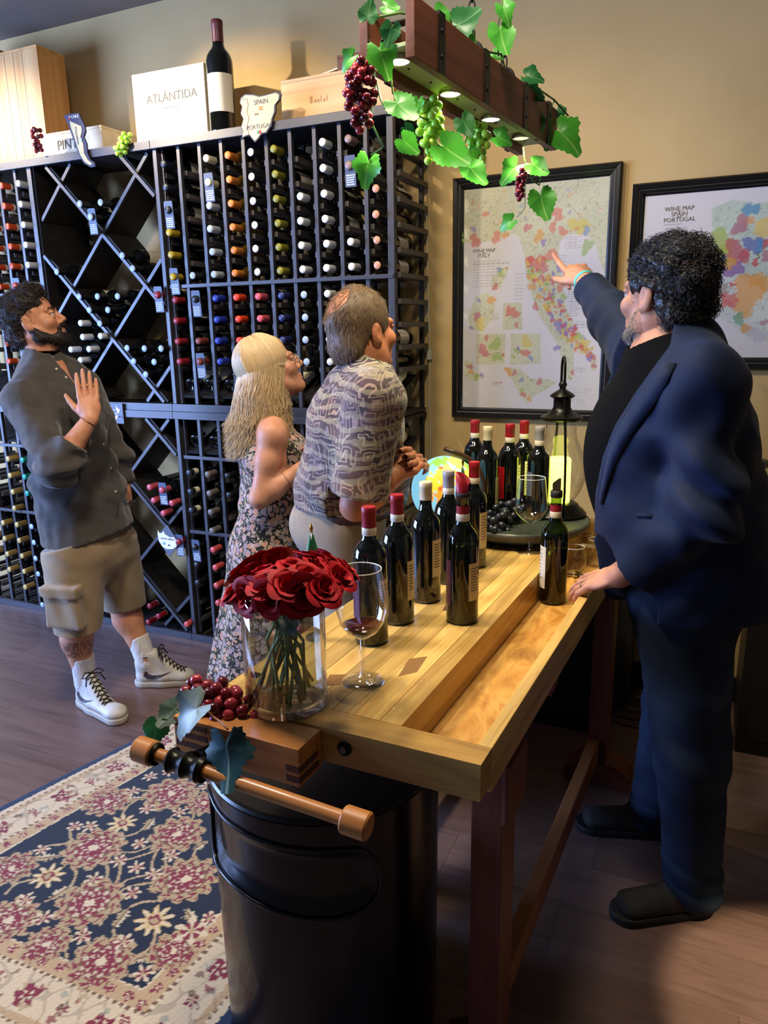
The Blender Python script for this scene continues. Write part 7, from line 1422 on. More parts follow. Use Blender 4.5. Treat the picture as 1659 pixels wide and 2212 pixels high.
# shorts with cargo pocket
m_khaki = cloth_mat('khaki_twill', '#7d6a50', '#8b775a', 800)
f = Field((-2.66, 1.86, 0.36), (-1.80, 2.66, 0.98), 0.0065)
f.ecap(hipc + A3(0, 0, -0.05), hipc + A3(0, 0, 0.06), (0.166, 0.140), (0.160, 0.132), bs, k=0.04)
f.ell(hipc - bf * 0.03 - A3(0, 0, 0.04), (0.14, 0.155, 0.12), k=0.05)
for hp, kn, r0, r1 in ((hpR, knR, 0.128, 0.096), (hpL, knL, 0.122, 0.090)): f.cap(hp, kn + (kn - hp) * 0.12, r0, r1, k=0.03)
pk = hpR + (knR - hpR) * 0.66 + A3(0.028, -0.106, 0.012); Rp = frame3(unit(A3(-0.26, 0.965, 0)), unit(hpR - knR))
f.box(pk + A3(0, 0.012, -0.03), (0.082, 0.024, 0.076), Rp, 0.012, k=0.012); f.box(pk + A3(0, 0.004, 0.05), (0.086, 0.026, 0.024), Rp, 0.006, k=0.002)
f.disp(lambda X, Y, Z: 0.004 * sn((X, Y, Z), 26, 5) + 0.004 * np.exp(-((Z - 0.74) / 0.10) ** 2) * np.sin(70 * Z + 30 * X + 3 * sn((X, Y, Z), 10, 6)) + 0.003 * np.exp(-((Z - 0.50) / 0.08) ** 2) * np.sin(60 * (X + Y) + 20 * Z))
f.cut(Pp(168, 1372, 2.06), (0.10, 0.05, -1)); hl = Pp(275, 1326, 2.33)
sl_ = f.sl((hl[0] - 0.16, 2.24, 0.3), (hl[0] + 0.2, 2.7, hl[2] + 0.05)); X, Y, Z = f.pts(sl_); f.F[sl_] = np.where(Y > 2.245, np.maximum(f.F[sl_], (hl[2] - Z) - 0.12 * (X - hl[0])), f.F[sl_])
f.cut(hem + A3(0, 0, 0.0), (-0.25, -0.10, 1)); sh_o = np_obj('shorts', *f.mesh(), m_khaki, lm); sh_o['_o'] = LM['loc']
# socks and shoes
m_sock = cloth_mat('white_sock', '#b8b4b2', '#c9c6c4', 500); m_shoe = pmat('shoe_leather', '#b9b3a8', 0.5); m_sole = pmat('shoe_sole', '#a59c8c', 0.6); m_lace = pmat('shoe_lace', '#1b1615', 0.8); m_mark = pmat('shoe_mark', '#3a3036', 0.6); m_cloth_in = pmat('shoe_lining', '#33384a', 0.8)
def sneaker(an, heel, toe, lb):
    hl_, te = A3(*heel), A3(*toe); d = te - hl_; L_ = np.linalg.norm(d); d = d / L_; R = np.stack([np.cross(d, (0, 0, 1)), d, A3(0, 0, 1)], 1)
    P = lambda x, y, z: hl_ + R @ A3(x, y, z)
    f = Field(hl_ - 0.16 + A3(0, 0, 0.16), te + A3(0.16, 0.16, 0.26), 0.0042) if False else Field(np.minimum(hl_, te) - A3(0.1, 0.1, 0.0), np.maximum(hl_, te) + A3(0.1, 0.1, 0.24), 0.0042)
    f.ecap(P(0, 0.042, 0.045), P(0, 0.13, 0.045), (0.037, 0.030), (0.043, 0.028), R[:, 0], k=0.02); f.ecap(P(0, 0.13, 0.045), P(0.0, L_ - 0.05, 0.040), (0.044, 0.026), (0.040, 0.020), R[:, 0], k=0.02)
    f.ell(P(0, L_ - 0.055, 0.040), (0.043, 0.050, 0.028), R, k=0.02); f.ecap(P(0, 0.045, 0.05), P(0, 0.052, 0.145), (0.036, 0.042), (0.037, 0.045), R[:, 0], k=0.015); f.cap(P(0, 0.175, 0.055), P(0, 0.092, 0.140), 0.034, 0.031, k=0.02); f.ecap(P(0, 0.10, 0.07), P(0, 0.05, 0.11), (0.036, 0.04), (0.036, 0.04), R[:, 0], k=0.02)
    f.ell(P(0, 0.052, 0.185), (0.032, 0.040, 0.045), R, k=0.006, sub=True); f.cut(hl_ + A3(0, 0, 0.022), (0, 0, -1)); shm = f.mesh(); sh = np_obj('shoe', *shm, m_shoe, lm); sh['_o'] = LM['loc']
    so = Field(np.minimum(hl_, te) - A3(0.1, 0.1, 0.01), np.maximum(hl_, te) + A3(0.1, 0.1, 0.05), 0.004)
    so.ecap(P(0, 0.044, 0.016), P(0, 0.13, 0.016), (0.042, 0.05), (0.046, 0.05), R[:, 0], k=0.02); so.ecap(P(0, 0.13, 0.016), P(0, L_ - 0.052, 0.016), (0.046, 0.05), (0.046, 0.05), R[:, 0], k=0.02)
    so.cut(hl_ + A3(0, 0, 0.0015), (0, 0, -1)); so.cut(hl_ + A3(0, 0, 0.028), (0, 0, 1)); np_obj('sole', *so.mesh(), m_sole, sh)
    o = np.array(LM['loc']); mb = MB(); bv_ = BVHTree.FromPolygons(shm[0].tolist(), shm[1].tolist())
    def top(x, y, up=0.002):
        r_ = bv_.ray_cast(Vector(P(x, y, 0.30)), Vector((0, 0, -1))); return (np.array(r_[0]) if r_[0] is not None else P(x, y, 0.1)) + A3(0, 0, up) - o
    ys = np.linspace(0.118, 0.212, 7)
    for k, y in enumerate(ys):
        w_ = 0.023
        for sgn in (1, -1): mb.tube([top(-w_ * sgn, y - 0.002, 0.0), top(-w_ * 0.4 * sgn, y + 0.003), top(w_ * 0.4 * sgn, y + 0.010), top(w_ * sgn, y + 0.014, 0.0)], 0.0030, 6)
    kn_ = top(0, 0.112, 0.006)
    for sgn in (1, -1): mb.tube([kn_, kn_ + R @ A3(0.030 * sgn, 0.006, 0.012), kn_ + R @ A3(0.050 * sgn, 0.014, -0.006), kn_ + R @ A3(0.034 * sgn, 0.012, -0.010), kn_], 0.0030, 6); mb.tube([kn_, kn_ + R @ A3(0.032 * sgn, 0.016, -0.010), kn_ + R @ A3(0.044 * sgn, 0.028, -0.040)], 0.0028, 6)
    mb.obj('laces', m_lace, sh, True)
    # side mark: a curved tick on each flank
    tick = [(0.045, 0.062), (0.060, 0.048), (0.085, 0.044), (0.125, 0.054), (0.168, 0.074), (0.120, 0.064), (0.088, 0.062), (0.070, 0.068), (0.058, 0.088)]
    for sgn in (1, -1):
        v = []
        for (y, z) in tick: r_ = bv_.ray_cast(Vector(P(sgn * 0.12, y, z)), Vector(R @ A3(-sgn, 0, 0))); v.append((np.array(r_[0]) if r_[0] is not None else P(sgn * 0.04, y, z)) + R @ A3(sgn * 0.0016, 0, 0) - o)
        MB().add(v, [(0, 1, 7, 8), (1, 2, 6, 7), (2, 3, 5, 6), (3, 4, 5)]).obj('side_mark', m_mark, sh)
    MB().tube([P(0.036 * math.cos(a), 0.052 + 0.044 * math.sin(a), 0.146) - o for a in np.linspace(0, 2 * PI, 25)[:-1]], 0.004, 6, closed=True).obj('collar', m_cloth_in, sh, True)
    fs = Field(an - A3(0.09, 0.09, 0.06), an + A3(0.09, 0.09, 0.14), 0.0042); tw_ = unit((knR if lb == 'near' else knL) - an); fs.cap(an + tw_ * 0.12, an - A3(0, 0, 0.02), 0.048, 0.044, k=0.02); fs.disp(lambda X, Y, Z: 0.0012 * np.sin(np.arctan2(Y - an[1], X - an[0]) * 40)); fs.cut(an + tw_ * 0.105, tw_); np_obj('sock', *fs.mesh(), m_sock, lm)
sneaker(anR, (*SHR[0][:2], 0.0012), (*SHR[1][:2], 0.0012), 'near'); sneaker(anL, (*SHL[0][:2], 0.0012), (*SHL[1][:2], 0.0012), 'far')
# hair: curly mop, sideburns and full beard
m_hair1 = vcol('hair_lm', 0.55, spec=0.3)
f = Field(headc - 0.17, headc + 0.18, 0.005); f.ell(PH(0, -0.018, 0.048), (0.083, 0.101, 0.086), RH, k=0.01); f.ell(PH(0, -0.060, -0.015), (0.072, 0.062, 0.082), RH, k=0.02); f.ell(PH(0, 0.030, 0.104), (0.062, 0.050, 0.034), RH, k=0.02)
for q in (-1, 1): f.ell(PH(q * 0.030, 0.105, -0.030), (0.052, 0.075, 0.100), RH, k=0.01, sub=True); f.ell(PH(q * 0.080, 0.010, -0.016), (0.024, 0.030, 0.045), RH, k=0.008, sub=True)
f.disp(lambda X, Y, Z: 0.006 * sn((X, Y, Z), 90, 8) + 0.004 * sn((X, Y, Z), 170, 9)); hv = f.mesh(); cdark = lambda n, rg, base: np.array(base)[None] * rg.uniform(0.5, 1.7, (n, 1))
rg_ = np.random.default_rng(1); HB = (0.020, 0.014, 0.011); hr = np_obj('hair', *hv, m_hair1, lm, True, np.tile(np.array(HB), (len(hv[0]), 1))); hr['_o'] = LM['loc']
p, nrm = surf_sample(*hv, 2600, rg_, lambda c, N_: (((c - headc) @ RH[:, 2] > -0.10) & ~(((c - headc) @ RH[:, 1] > 0.02) & ((c - headc) @ RH[:, 2] < 0.055))) * 1.0); nrm[:, 2] -= 0.15
strands('curls', p - nrm * 0.006, nrm, 0.019, hr, m_hair1, 8, 0.0011, 0.0055, 1.1, 0.5, cdark(2600, rg_, (0.030, 0.020, 0.015)), 1, 0.5)
fb = Field(headc - 0.15, headc + 0.15, 0.0040); g = 0.006
for q in (-1, 1): fb.cap(PH(q * 0.060, -0.002, -0.040), PH(q * 0.056, 0.010, -0.068), 0.017, 0.020, k=0.02); fb.cap(PH(q * 0.054, 0.008, -0.066), PH(q * 0.020, 0.070, -0.098), 0.027, 0.025, k=0.02); fb.cap(PH(q * 0.024, 0.080, -0.058), PH(q * 0.026, 0.074, -0.090), 0.010, 0.014, k=0.012); fb.cap(PH(q * 0.024, 0.088, -0.058), PH(0.0, 0.097, -0.051), 0.0075, 0.0075, k=0.006)
fb.ell(PH(0, 0.078, -0.102), (0.032, 0.026, 0.026), RH, k=0.02); fb.ell(PH(0, 0.100, -0.066), (0.020, 0.014, 0.0125), RH, k=0.005, sub=True); fb.disp(lambda X, Y, Z: 0.0025 * sn((X, Y, Z), 200, 12)); bv = fb.mesh(); bd_ = np_obj('beard', *bv, m_hair1, lm, True, np.tile(np.array((0.014, 0.010, 0.009)), (len(bv[0]), 1))); bd_['_o'] = LM['loc']
p, nrm = surf_sample(*bv, 1500, rg_); nrm[:, 2] -= 0.5; strands('whiskers', p - nrm * 0.003, nrm, 0.011, bd_, m_hair1, 4, 0.0006, 0.001, 0.6, 0.4, cdark(1500, rg_, (0.022, 0.015, 0.012)), 2, 0.3)
for q in (-1, 1):
    p = np.stack([PH(q * (0.012 + 0.034 * t), 0.0975 - 0.018 * t * t, 0.0165 + 0.008 * math.sin(t * 2.6)) for t in np.linspace(0, 1, 90)]); dv = np.tile(RH @ A3(q * 0.9, 0.1, 0.25), (90, 1)); strands('eyebrow', p + np.random.default_rng(3).normal(size=(90, 3)) * 0.0016, dv, 0.010, lm, m_hair1, 3, 0.0007, 0, 1, 0.2, cdark(90, rg_, (0.018, 0.012, 0.01)), 4, 0.2)
# bracelet and watch
m_brc = pmat('bracelet_copper', '#8a5a38', 0.3, metal=1.0); m_wtch = pmat('watch_steel', '#a8a49c', 0.3, metal=1.0)
def ring_around(name, c, ax_, r, tr, mat, par, o):
    ax_ = unit(ax_); u = unit(np.cross(ax_, (0.3, 0.2, 0.9))); w_ = np.cross(ax_, u); return MB().tube([c + (u * math.cos(a) + w_ * math.sin(a)) * r - o for a in np.linspace(0, 2 * PI, 33)[:-1]], tr, 8, closed=True).obj(name, mat, par, True)
ring_around('bracelet', wrR + (elR - wrR) * 0.06, wrR - elR, 0.0315, 0.0022, m_brc, lm, np.array(LM['loc'])); ring_around('watch', wrL + A3(0, 0, 0.0), wrL - elL, 0.036, 0.006, m_wtch, lm, np.array(LM['loc']))
# ------------------------------------------------------------ woman with long blond hair
WM = person('woman with long blond hair in a sleeveless floral dress, looking up', (-1.42, 2.20, 0.0)); wo = np.array(WM['loc'])
bf = unit((0.80, 0.58, 0.0)); bs = unit(np.cross(bf, (0, 0, 1))); RHw = frame3((0.74, 0.56, 0.38)); hs = 0.95
hw = Pp(583, 796, 2.20); nk = Pp(582, 893, 2.19); chw = Pp(586, 985, 2.19); wst = Pp(584, 1086, 2.18); hpw = Pp(578, 1185, 2.18)
sR = nk + bs * 0.145 - A3(0, 0, 0.055); sL = nk - bs * 0.155 - A3(0, 0, 0.055); eR = Pp(560, 1078, 2.02); wR = Pp(650, 1015, 2.11); eL = Pp(655, 1060, 2.34); wL = Pp(668, 1010, 2.20)
m_skin2 = skin_mat('skin_woman', '#a87458', '#b88468')
f = Field((-1.78, 1.90, 0.0), (-1.02, 2.52, 1.32), 0.0075)
f.ecap(hpw, wst, (0.150, 0.105), (0.115, 0.085), bs, k=0.05); f.ecap(wst, chw, (0.115, 0.085), (0.140, 0.092), bs, k=0.05); f.ecap(chw, nk - A3(0, 0, 0.06), (0.140, 0.092), (0.105, 0.06), bs, k=0.05)
for s_, e_, w_ in ((sR, eR, wR), (sL, eL, wL)): f.cap(nk - A3(0, 0, 0.035), s_, 0.042, 0.048, k=0.05); f.cap(s_, s_ + (e_ - s_) * 0.4, 0.037, 0.036, k=0.03); f.cap(s_ + (e_ - s_) * 0.4, e_, 0.036, 0.031, k=0.03); f.cap(e_, e_ + (w_ - e_) * 0.35, 0.032, 0.034, k=0.02); f.cap(e_ + (w_ - e_) * 0.35, w_, 0.034, 0.023, k=0.02)
for q in (-1, 1):
    h_ = hpw + bs * 0.075 * q; k_ = h_ + A3(0, 0, -0.40) + bf * 0.01; a_ = A3(k_[0], k_[1], 0.07); f.cap(h_, k_, 0.085, 0.052, k=0.04); f.cap(k_, k_ + (a_ - k_) * 0.35 - bf * 0.02, 0.052, 0.054, k=0.03); f.cap(k_ + (a_ - k_) * 0.35 - bf * 0.02, a_, 0.052, 0.034, k=0.03); f.cap(a_ - A3(0, 0, 0.03), a_ + bf * 0.13 - A3(0, 0, 0.045), 0.036, 0.022, k=0.03)
f.cut((0, 0, 0.004), (0, 0, -1)); b1 = f.mesh()
fh = Field(hw - 0.15, hw + 0.15, 0.0038); PW = head(fh, hw, RHw, hs, (nk + A3(0, 0, -0.01), 0.048), nose=0.9, wide=0.95); fh.cut(nk + A3(0, 0, 0.02), (0, 0, -1)); f2 = Field(nk - 0.1, nk + 0.1, 0.006); f2.cap(hw - RHw[:, 2] * 0.06 - RHw[:, 1] * 0.02, nk - A3(0, 0, 0.05), 0.050, 0.052); f2.cut(nk + A3(0, 0, 0.028), (0, 0, 1)); b2 = fh.mesh(); b3 = f2.mesh()
chw_ = hand_chains(wR, unit((0.75, 0.60, 0.25)), unit((0.55, -0.75, 0.35)), -1, [0.5, 0.55, 0.6, 0.6], 0.05, 0.88); fa = Field(wR - 0.13, wR + 0.16, 0.0034); fa.cap(eR + (wR - eR) * 0.5, wR, 0.034, 0.024, k=0.02); add_hand(fa, chw_, 0.88); fa.cut(eR + (wR - eR) * 0.66, -(wR - eR)); b4 = fa.mesh()
chl_ = hand_chains(wL, unit((0.6, -0.5, 0.2)), unit((0.75, 0.60, 0.25)), 1, [0.5, 0.55, 0.6, 0.6], 0.05, 0.88); fa = Field(wL - 0.13, wL + 0.16, 0.0034); add_hand(fa, chl_, 0.88); b5 = fa.mesh()
wm = body(WM, *merge([b1, b2, b3, b4, b5]), m_skin2); eyes(wm, PW, hs, '#5a6a7a')
# floral dress
m_dress = pmat('floral_cotton', '#2a2624', 0.85, spec=0.15, sheen=0.2); vv = coords(m_dress)
def flowers_on(m, vec, scale, cols, base, thr=0.42, leafc=('#6d7052', '#8a8a68')):
    nz = noise(m, vec, scale * 0.9, 3); ad = nod(m, 'ShaderNodeVectorMath', operation='MULTIPLY_ADD'); ad.inputs[1].default_value = (0.020,) * 3; lk(m, nz.outputs['Color'], ad.inputs[0]); lk(m, vec, ad.inputs[2])
    v1 = nod(m, 'ShaderNodeTexVoronoi'); v1.inputs['Scale'].default_value = scale; lk(m, ad.outputs[0], v1.inputs['Vector'])
    sp = nod(m, 'ShaderNodeSeparateColor'); lk(m, v1.outputs['Color'], sp.inputs[0]); r1 = ramp(m, [(i / max(1, len(cols)), c) for i, c in enumerate(cols)], 'CONSTANT'); lk(m, sp.outputs[0], r1.inputs[0])
    t1 = nod(m, 'ShaderNodeMath', operation='LESS_THAN'); lk(m, v1.outputs['Distance'], t1.inputs[0]); t1.inputs[1].default_value = thr
    v2 = nod(m, 'ShaderNodeTexVoronoi'); v2.inputs['Scale'].default_value = scale * 2.3; lk(m, ad.outputs[0], v2.inputs['Vector']); t2 = nod(m, 'ShaderNodeMath', operation='LESS_THAN'); lk(m, v2.outputs['Distance'], t2.inputs[0]); t2.inputs[1].default_value = 0.40
    s2 = nod(m, 'ShaderNodeSeparateColor'); lk(m, v2.outputs['Color'], s2.inputs[0]); r2 = ramp(m, [(0.0, leafc[0]), (0.45, leafc[1]), (0.75, base)], 'CONSTANT'); lk(m, s2.outputs[1], r2.inputs[0])
    c = mixc(m, t2.outputs[0], base, r2.outputs[0]); dk = nod(m, 'ShaderNodeMapRange'); dk.inputs[1].default_value = 0.0; dk.inputs[2].default_value = thr; dk.inputs[3].default_value = 0.65; dk.inputs[4].default_value = 1.1; lk(m, v1.outputs['Distance'], dk.inputs[0])
    sc2 = nod(m, 'ShaderNodeVectorMath', operation='SCALE'); lk(m, r1.outputs[0], sc2.inputs[0]); lk(m, dk.outputs[0], sc2.inputs['Scale']); return mixc(m, t1.outputs[0], c, sc2.outputs[0])
lk(m_dress, flowers_on(m_dress, vv, 56, ['#a88a88', '#b59c90', '#b8866a', '#927f84', '#a58c7a'], '#26211e', 0.50, ('#7f8262', '#9c987a')), bsdf(m_dress).inputs['Base Color']); bump(m_dress, noise(m_dress, vv, 700, 2).outputs[0], 0.2, 0.001)
f = Field((-1.86, 1.86, 0.06), (-1.00, 2.56, 1.33), 0.0070)
f.ecap(wst, chw, (0.126, 0.097), (0.150, 0.106), bs, k=0.05); f.ecap(chw, nk - A3(0, 0, 0.065), (0.150, 0.106), (0.090, 0.068), bs, k=0.05); f.ell(chw + bf * 0.05, (0.10, 0.10, 0.08), k=0.05); f.ecap(hpw, wst, (0.168, 0.128), (0.126, 0.097), bs, k=0.05)
hem = A3(hpw[0] - 0.06, hpw[1] - 0.02, 0.115)
f.ecap(hpw, hem, (0.168, 0.128), (0.235, 0.205), bs, k=0.05); f.cap(nk + bs * 0.08 - A3(0, 0, 0.10), nk + bs * 0.085 - A3(0, 0, 0.03), 0.05, 0.035, k=0.02); f.cap(nk - bs * 0.08 - A3(0, 0, 0.10), nk - bs * 0.085 - A3(0, 0, 0.03), 0.05, 0.035, k=0.02)
def fold(X, Y, Z):
    t = np.clip((wst[2] - Z) / (wst[2] - 0.12), 0, 1); cx, cy = wst[0] + (hem[0] - wst[0]) * t, wst[1] + (hem[1] - wst[1]) * t; a = np.arctan2(Y - cy, X - cx); return -(0.020 * t) * np.sin(11 * a + 3 * np.sin(2 * a) + 2 * t) - 0.010 * t * np.sin(5 * a + 1) + 0.002 * sn((X, Y, Z), 40, 2) * (1 - t) + 0.003 * np.exp(-((Z - wst[2]) / 0.06) ** 2) * np.sin(90 * Z + 20 * X)
f.disp(fold, 0.06); f.cut(A3(0, 0, 0.125), (0, 0, -1)); f.cap(sR + bs * 0.035 + A3(0, 0, 0.02), sR + bs * 0.005 - A3(0, 0, 0.10), 0.060, 0.046, k=0.01, sub=True); f.cap(sL - bs * 0.035 + A3(0, 0, 0.02), sL - bs * 0.005 - A3(0, 0, 0.10), 0.060, 0.046, k=0.01, sub=True); np_obj('dress', *f.mesh(), m_dress, wm)
# hair: long strands combed down from a parting
m_hairw = vcol('hair_blond', 0.45, spec=0.35); rg_ = np.random.default_rng(5)
f = Field(hw - A3(0.17, 0.17, 0.30), hw + 0.17, 0.0055)
def PWh(x, y, z): return hw + RHw @ (A3(x, y, z) * hs)
f.ell(PWh(0, -0.018, 0.038), A3(0.080, 0.097, 0.091) * hs, RHw, k=0.01); f.ell(PWh(0, 0.115, -0.035), A3(0.058, 0.085, 0.11) * hs, RHw, k=0.008, sub=True)
bk = hw - bf * 0.055; f.ecap(bk + A3(0, 0, 0.0), bk + A3(-0.015, -0.02, -0.215), (0.058, 0.050), (0.070, 0.042), bs, k=0.03); f.cap(hw + bs * 0.060 + bf * 0.0 - A3(0, 0, 0.03), hw + bs * 0.068 + bf * 0.0 - A3(0, 0, 0.20), 0.020, 0.022, k=0.03)
f.disp(lambda X, Y, Z: 0.004 * np.sin(260 * (X * bs[0] + Y * bs[1]) + 6 * sn((X, Y, Z), 12, 3)) + 0.003 * sn((X, Y, Z), 60, 4)); hv = f.mesh()
BL = np.array(srgb('#b09468')[:3]); hair = np_obj('hair', *hv, m_hairw, wm, True, np.tile(BL * 0.8, (len(hv[0]), 1))); hair['_o'] = WM['loc']
N = 4600; az_ = rg_.uniform(0.17 * PI, 1.83 * PI, N); th0 = np.arccos(rg_.uniform(0.15, 0.98, N)); n1, n2 = 8, 16; paths = np.zeros((N, n1 + n2, 3)); tot = rg_.uniform(0.16, 0.29, N)
R3 = np.array([0.085, 0.103, 0.097]) * hs; up = RHw[:, 2]; cen_ = PWh(0, -0.016, 0.038)
for j in range(n1):
    th = th0 + (1.75 - th0) * j / (n1 - 1); lz = np.cos(th) * R3[2] * 1.02; lx = np.sin(th) * np.sin(az_) * R3[0] * 1.03; ly = np.sin(th) * np.cos(az_) * R3[1] * 1.03
    paths[:, j] = cen_ + np.stack([lx, ly, lz], 1) @ RHw.T
last = paths[:, n1 - 1]; out = last - cen_; out[:, 2] = 0; out /= np.linalg.norm(out, axis=1)[:, None]; ph = rg_.uniform(0, 6.28, N); wv_ = rg_.uniform(0.003, 0.013, N)
for j in range(n2):
    t = (j + 1) / n2; flick = np.maximum(0, t - 0.65) ** 2 * rg_.uniform(0.1, 0.32, N); paths[:, n1 + j] = last + np.array([0, 0, -1.0]) * (tot * t)[:, None] + out * (0.012 * t + wv_ * np.sin(ph + 9 * t) * t + flick * 0.6)[:, None] + np.cross(out, [0, 0, 1.0]) * (wv_ * np.cos(ph * 1.7 + 8 * t) * t)[:, None] - bf * 0.022 * t
clr = BL[None] * rg_.uniform(0.55, 1.5, (N, 1)) + np.array([0.05, 0.055, 0.06])[None] * rg_.uniform(0, 1.2, (N, 1)); paths_obj('strands', paths, 0.0012, hair, m_hairw, clr, 0.6)
# glasses
m_gl = pmat('spectacle_frame', '#b8a890', 0.3, metal=0.8)
for q in (-1, 1):
    c = PWh(q * 0.033, 0.106, -0.006); rr_ = [c + RHw @ (A3(0.023 * math.cos(a), 0, 0.017 * math.sin(a)) * hs) - wo for a in np.linspace(0, 2 * PI, 21)[:-1]]; g_ = MB().tube(rr_, 0.0013, 6, closed=True).obj('spectacle_rim', m_gl, wm, True); MB().tube([PWh(q * 0.056, 0.104, -0.002) - wo, PWh(q * 0.072, 0.06, 0.0) - wo, PWh(q * 0.080, -0.005, 0.008) - wo], 0.0012, 6).obj('temple', m_gl, g_, True)
MB().tube([PWh(-0.011, 0.110, -0.002) - wo, PWh(0, 0.114, 0.0) - wo, PWh(0.011, 0.110, -0.002) - wo], 0.0013, 6).obj('bridge', m_gl, wm, True)
# ------------------------------------------------------------ older man in a patterned camp shirt
OMn = person('older balding man in patterned brown camp shirt, seen from behind', (-1.06, 2.04, 0.0)); oo = np.array(OMn['loc'])
bf = unit((0.83, 0.56, 0.0)); bs = unit(np.cross(bf, (0, 0, 1))); RHo = frame3((0.40, 0.91, 0.10))
ho = Pp(781, 716, 2.03); no = Pp(790, 812, 2.02); co = Pp(768, 915, 2.02); wo_ = Pp(750, 1040, 2.03); hpo = Pp(742, 1130, 2.035)
sR = no + bs * 0.170 - A3(0, 0, 0.060); sL = no - bs * 0.175 - A3(0, 0, 0.060); eR = Pp(768, 1092, 1.84); wR = Pp(858, 1022, 1.98); eL = sL + A3(0.06, 0.02, -0.28); wL = Pp(880, 1005, 2.10)
def om_t(f, g=0.0):
    f.ecap(hpo, wo_, (0.165 + g, 0.118 + g), (0.160 + g, 0.120 + g), bs, k=0.05); f.ecap(wo_, co, (0.160 + g, 0.120 + g), (0.175 + g, 0.118 + g), bs, k=0.05); f.ecap(co, co + (no - co) * 0.6, (0.175 + g, 0.118 + g), (0.125 + g, 0.085 + g), bs, k=0.05)
    f.cap(no + (sR - no) * 0.2 - A3(0, 0, 0.02), sR, 0.056 + g, 0.060 + g, k=0.05); f.cap(no + (sL - no) * 0.2 - A3(0, 0, 0.02), sL, 0.056 + g, 0.060 + g, k=0.05); f.ell(wo_ + bf * 0.05, (0.13 + g, 0.13 + g, 0.13 + g), k=0.05)
m_skin3 = skin_mat('skin_older', '#a8684a', '#b9795a')
f = Field((-1.42, 1.74, 0.0), (-0.70, 2.40, 1.46), 0.0075); om_t(f); f.cap(no - A3(0, 0, 0.05), no + A3(0, 0, 0.06), 0.062, 0.060, k=0.04)
for s_, e_, w_ in ((sR, eR, wR), (sL, eL, wL)): f.cap(s_, e_, 0.053, 0.042, k=0.03); f.cap(e_, e_ + (w_ - e_) * 0.35, 0.043, 0.045, k=0.02); f.cap(e_ + (w_ - e_) * 0.35, w_, 0.044, 0.028, k=0.02)
for q in (-1, 1):
    h_ = hpo + bs * 0.085 * q; k_ = A3(h_[0] + 0.005, h_[1], 0.48); a_ = A3(h_[0], h_[1], 0.09); f.cap(h_, k_, 0.090, 0.060, k=0.04); f.cap(k_, a_, 0.060, 0.040, k=0.03)
b1 = f.mesh(); fh = Field(ho - 0.16, ho + 0.16, 0.0038); PO = head(fh, ho, RHo, 1.03, (no + A3(0, 0, 0.0), 0.060), nose=1.0); fh.cut(no + A3(0, 0, 0.03), (0, 0, -1)); b2 = fh.mesh()
cho = hand_chains(wR, unit(Pp(905, 985, 2.08) - wR), unit((0.15, -0.80, 0.55)), -1, [0.62, 0.70, 0.75, 0.80], 0.02, 1.02, 0.9, 0.5); fa = Field(wR - 0.13, wR + 0.17, 0.0032); fa.cap(eR + (wR - eR) * 0.5, wR, 0.042, 0.028, k=0.02); add_hand(fa, cho, 1.02); fa.cut(eR + (wR - eR) * 0.66, -(wR - eR)); b3 = fa.mesh()
chl = hand_chains(wL, unit(Pp(900, 985, 2.0) - wL), unit((0.8, 0.4, 0.4)), 1, [0.7, 0.75, 0.8, 0.85], 0.02, 1.02, 0.9, 0.5); fa = Field(wL - 0.13, wL + 0.17, 0.0032); add_hand(fa, chl, 1.02); b4 = fa.mesh()
om = body(OMn, *merge([b1, b2, b3, b4]), m_skin3); eyes(om, PO, 1.03, '#5a6a7a')
# camp shirt with printed motifs
m_camp = pmat('tapa_print', '#3a2a26', 0.75, spec=0.25, sheen=0.2); vv = coords(m_camp); nz = noise(m_camp, vv, 7, 3); wp = nod(m_camp, 'ShaderNodeVectorMath', operation='MULTIPLY_ADD'); wp.inputs[1].default_value = (0.07,) * 3; lk(m_camp, nz.outputs['Color'], wp.inputs[0]); lk(m_camp, vv, wp.inputs[2])
wv1 = nod(m_camp, 'ShaderNodeTexWave', wave_type='RINGS'); wv1.inputs['Scale'].default_value = 9; wv1.inputs['Distortion'].default_value = 5; wv1.inputs['Detail'].default_value = 3; lk(m_camp, wp.outputs[0], wv1.inputs['Vector'])
vo = nod(m_camp, 'ShaderNodeTexVoronoi', distance='CHEBYCHEV'); vo.inputs['Scale'].default_value = 17; lk(m_camp, wp.outputs[0], vo.inputs['Vector']); ws = nod(m_camp, 'ShaderNodeMath', operation='SINE'); ml = nod(m_camp, 'ShaderNodeMath', operation='MULTIPLY'); ml.inputs[1].default_value = 34; lk(m_camp, vo.outputs['Distance'], ml.inputs[0]); lk(m_camp, ml.outputs[0], ws.inputs[0])
g1 = nod(m_camp, 'ShaderNodeMapRange'); g1.inputs[1].default_value = 0.45; g1.inputs[2].default_value = 0.85; lk(m_camp, ws.outputs[0], g1.inputs[0]); g2 = nod(m_camp, 'ShaderNodeMapRange'); g2.inputs[1].default_value = 0.62; g2.inputs[2].default_value = 0.75; lk(m_camp, wv1.outputs['Fac'], g2.inputs[0])
n3 = noise(m_camp, vv, 6, 2); r3 = ramp(m_camp, [(0.38, '#2c201f'), (0.46, '#4a3536'), (0.54, '#332a30'), (0.62, '#5a4442')]); lk(m_camp, n3.outputs[0], r3.inputs[0]); n4 = noise(m_camp, vv, 5, 2); r4 = ramp(m_camp, [(0.40, '#98927a'), (0.50, '#7a6c74'), (0.60, '#94786a')]); lk(m_camp, n4.outputs[0], r4.inputs[0])
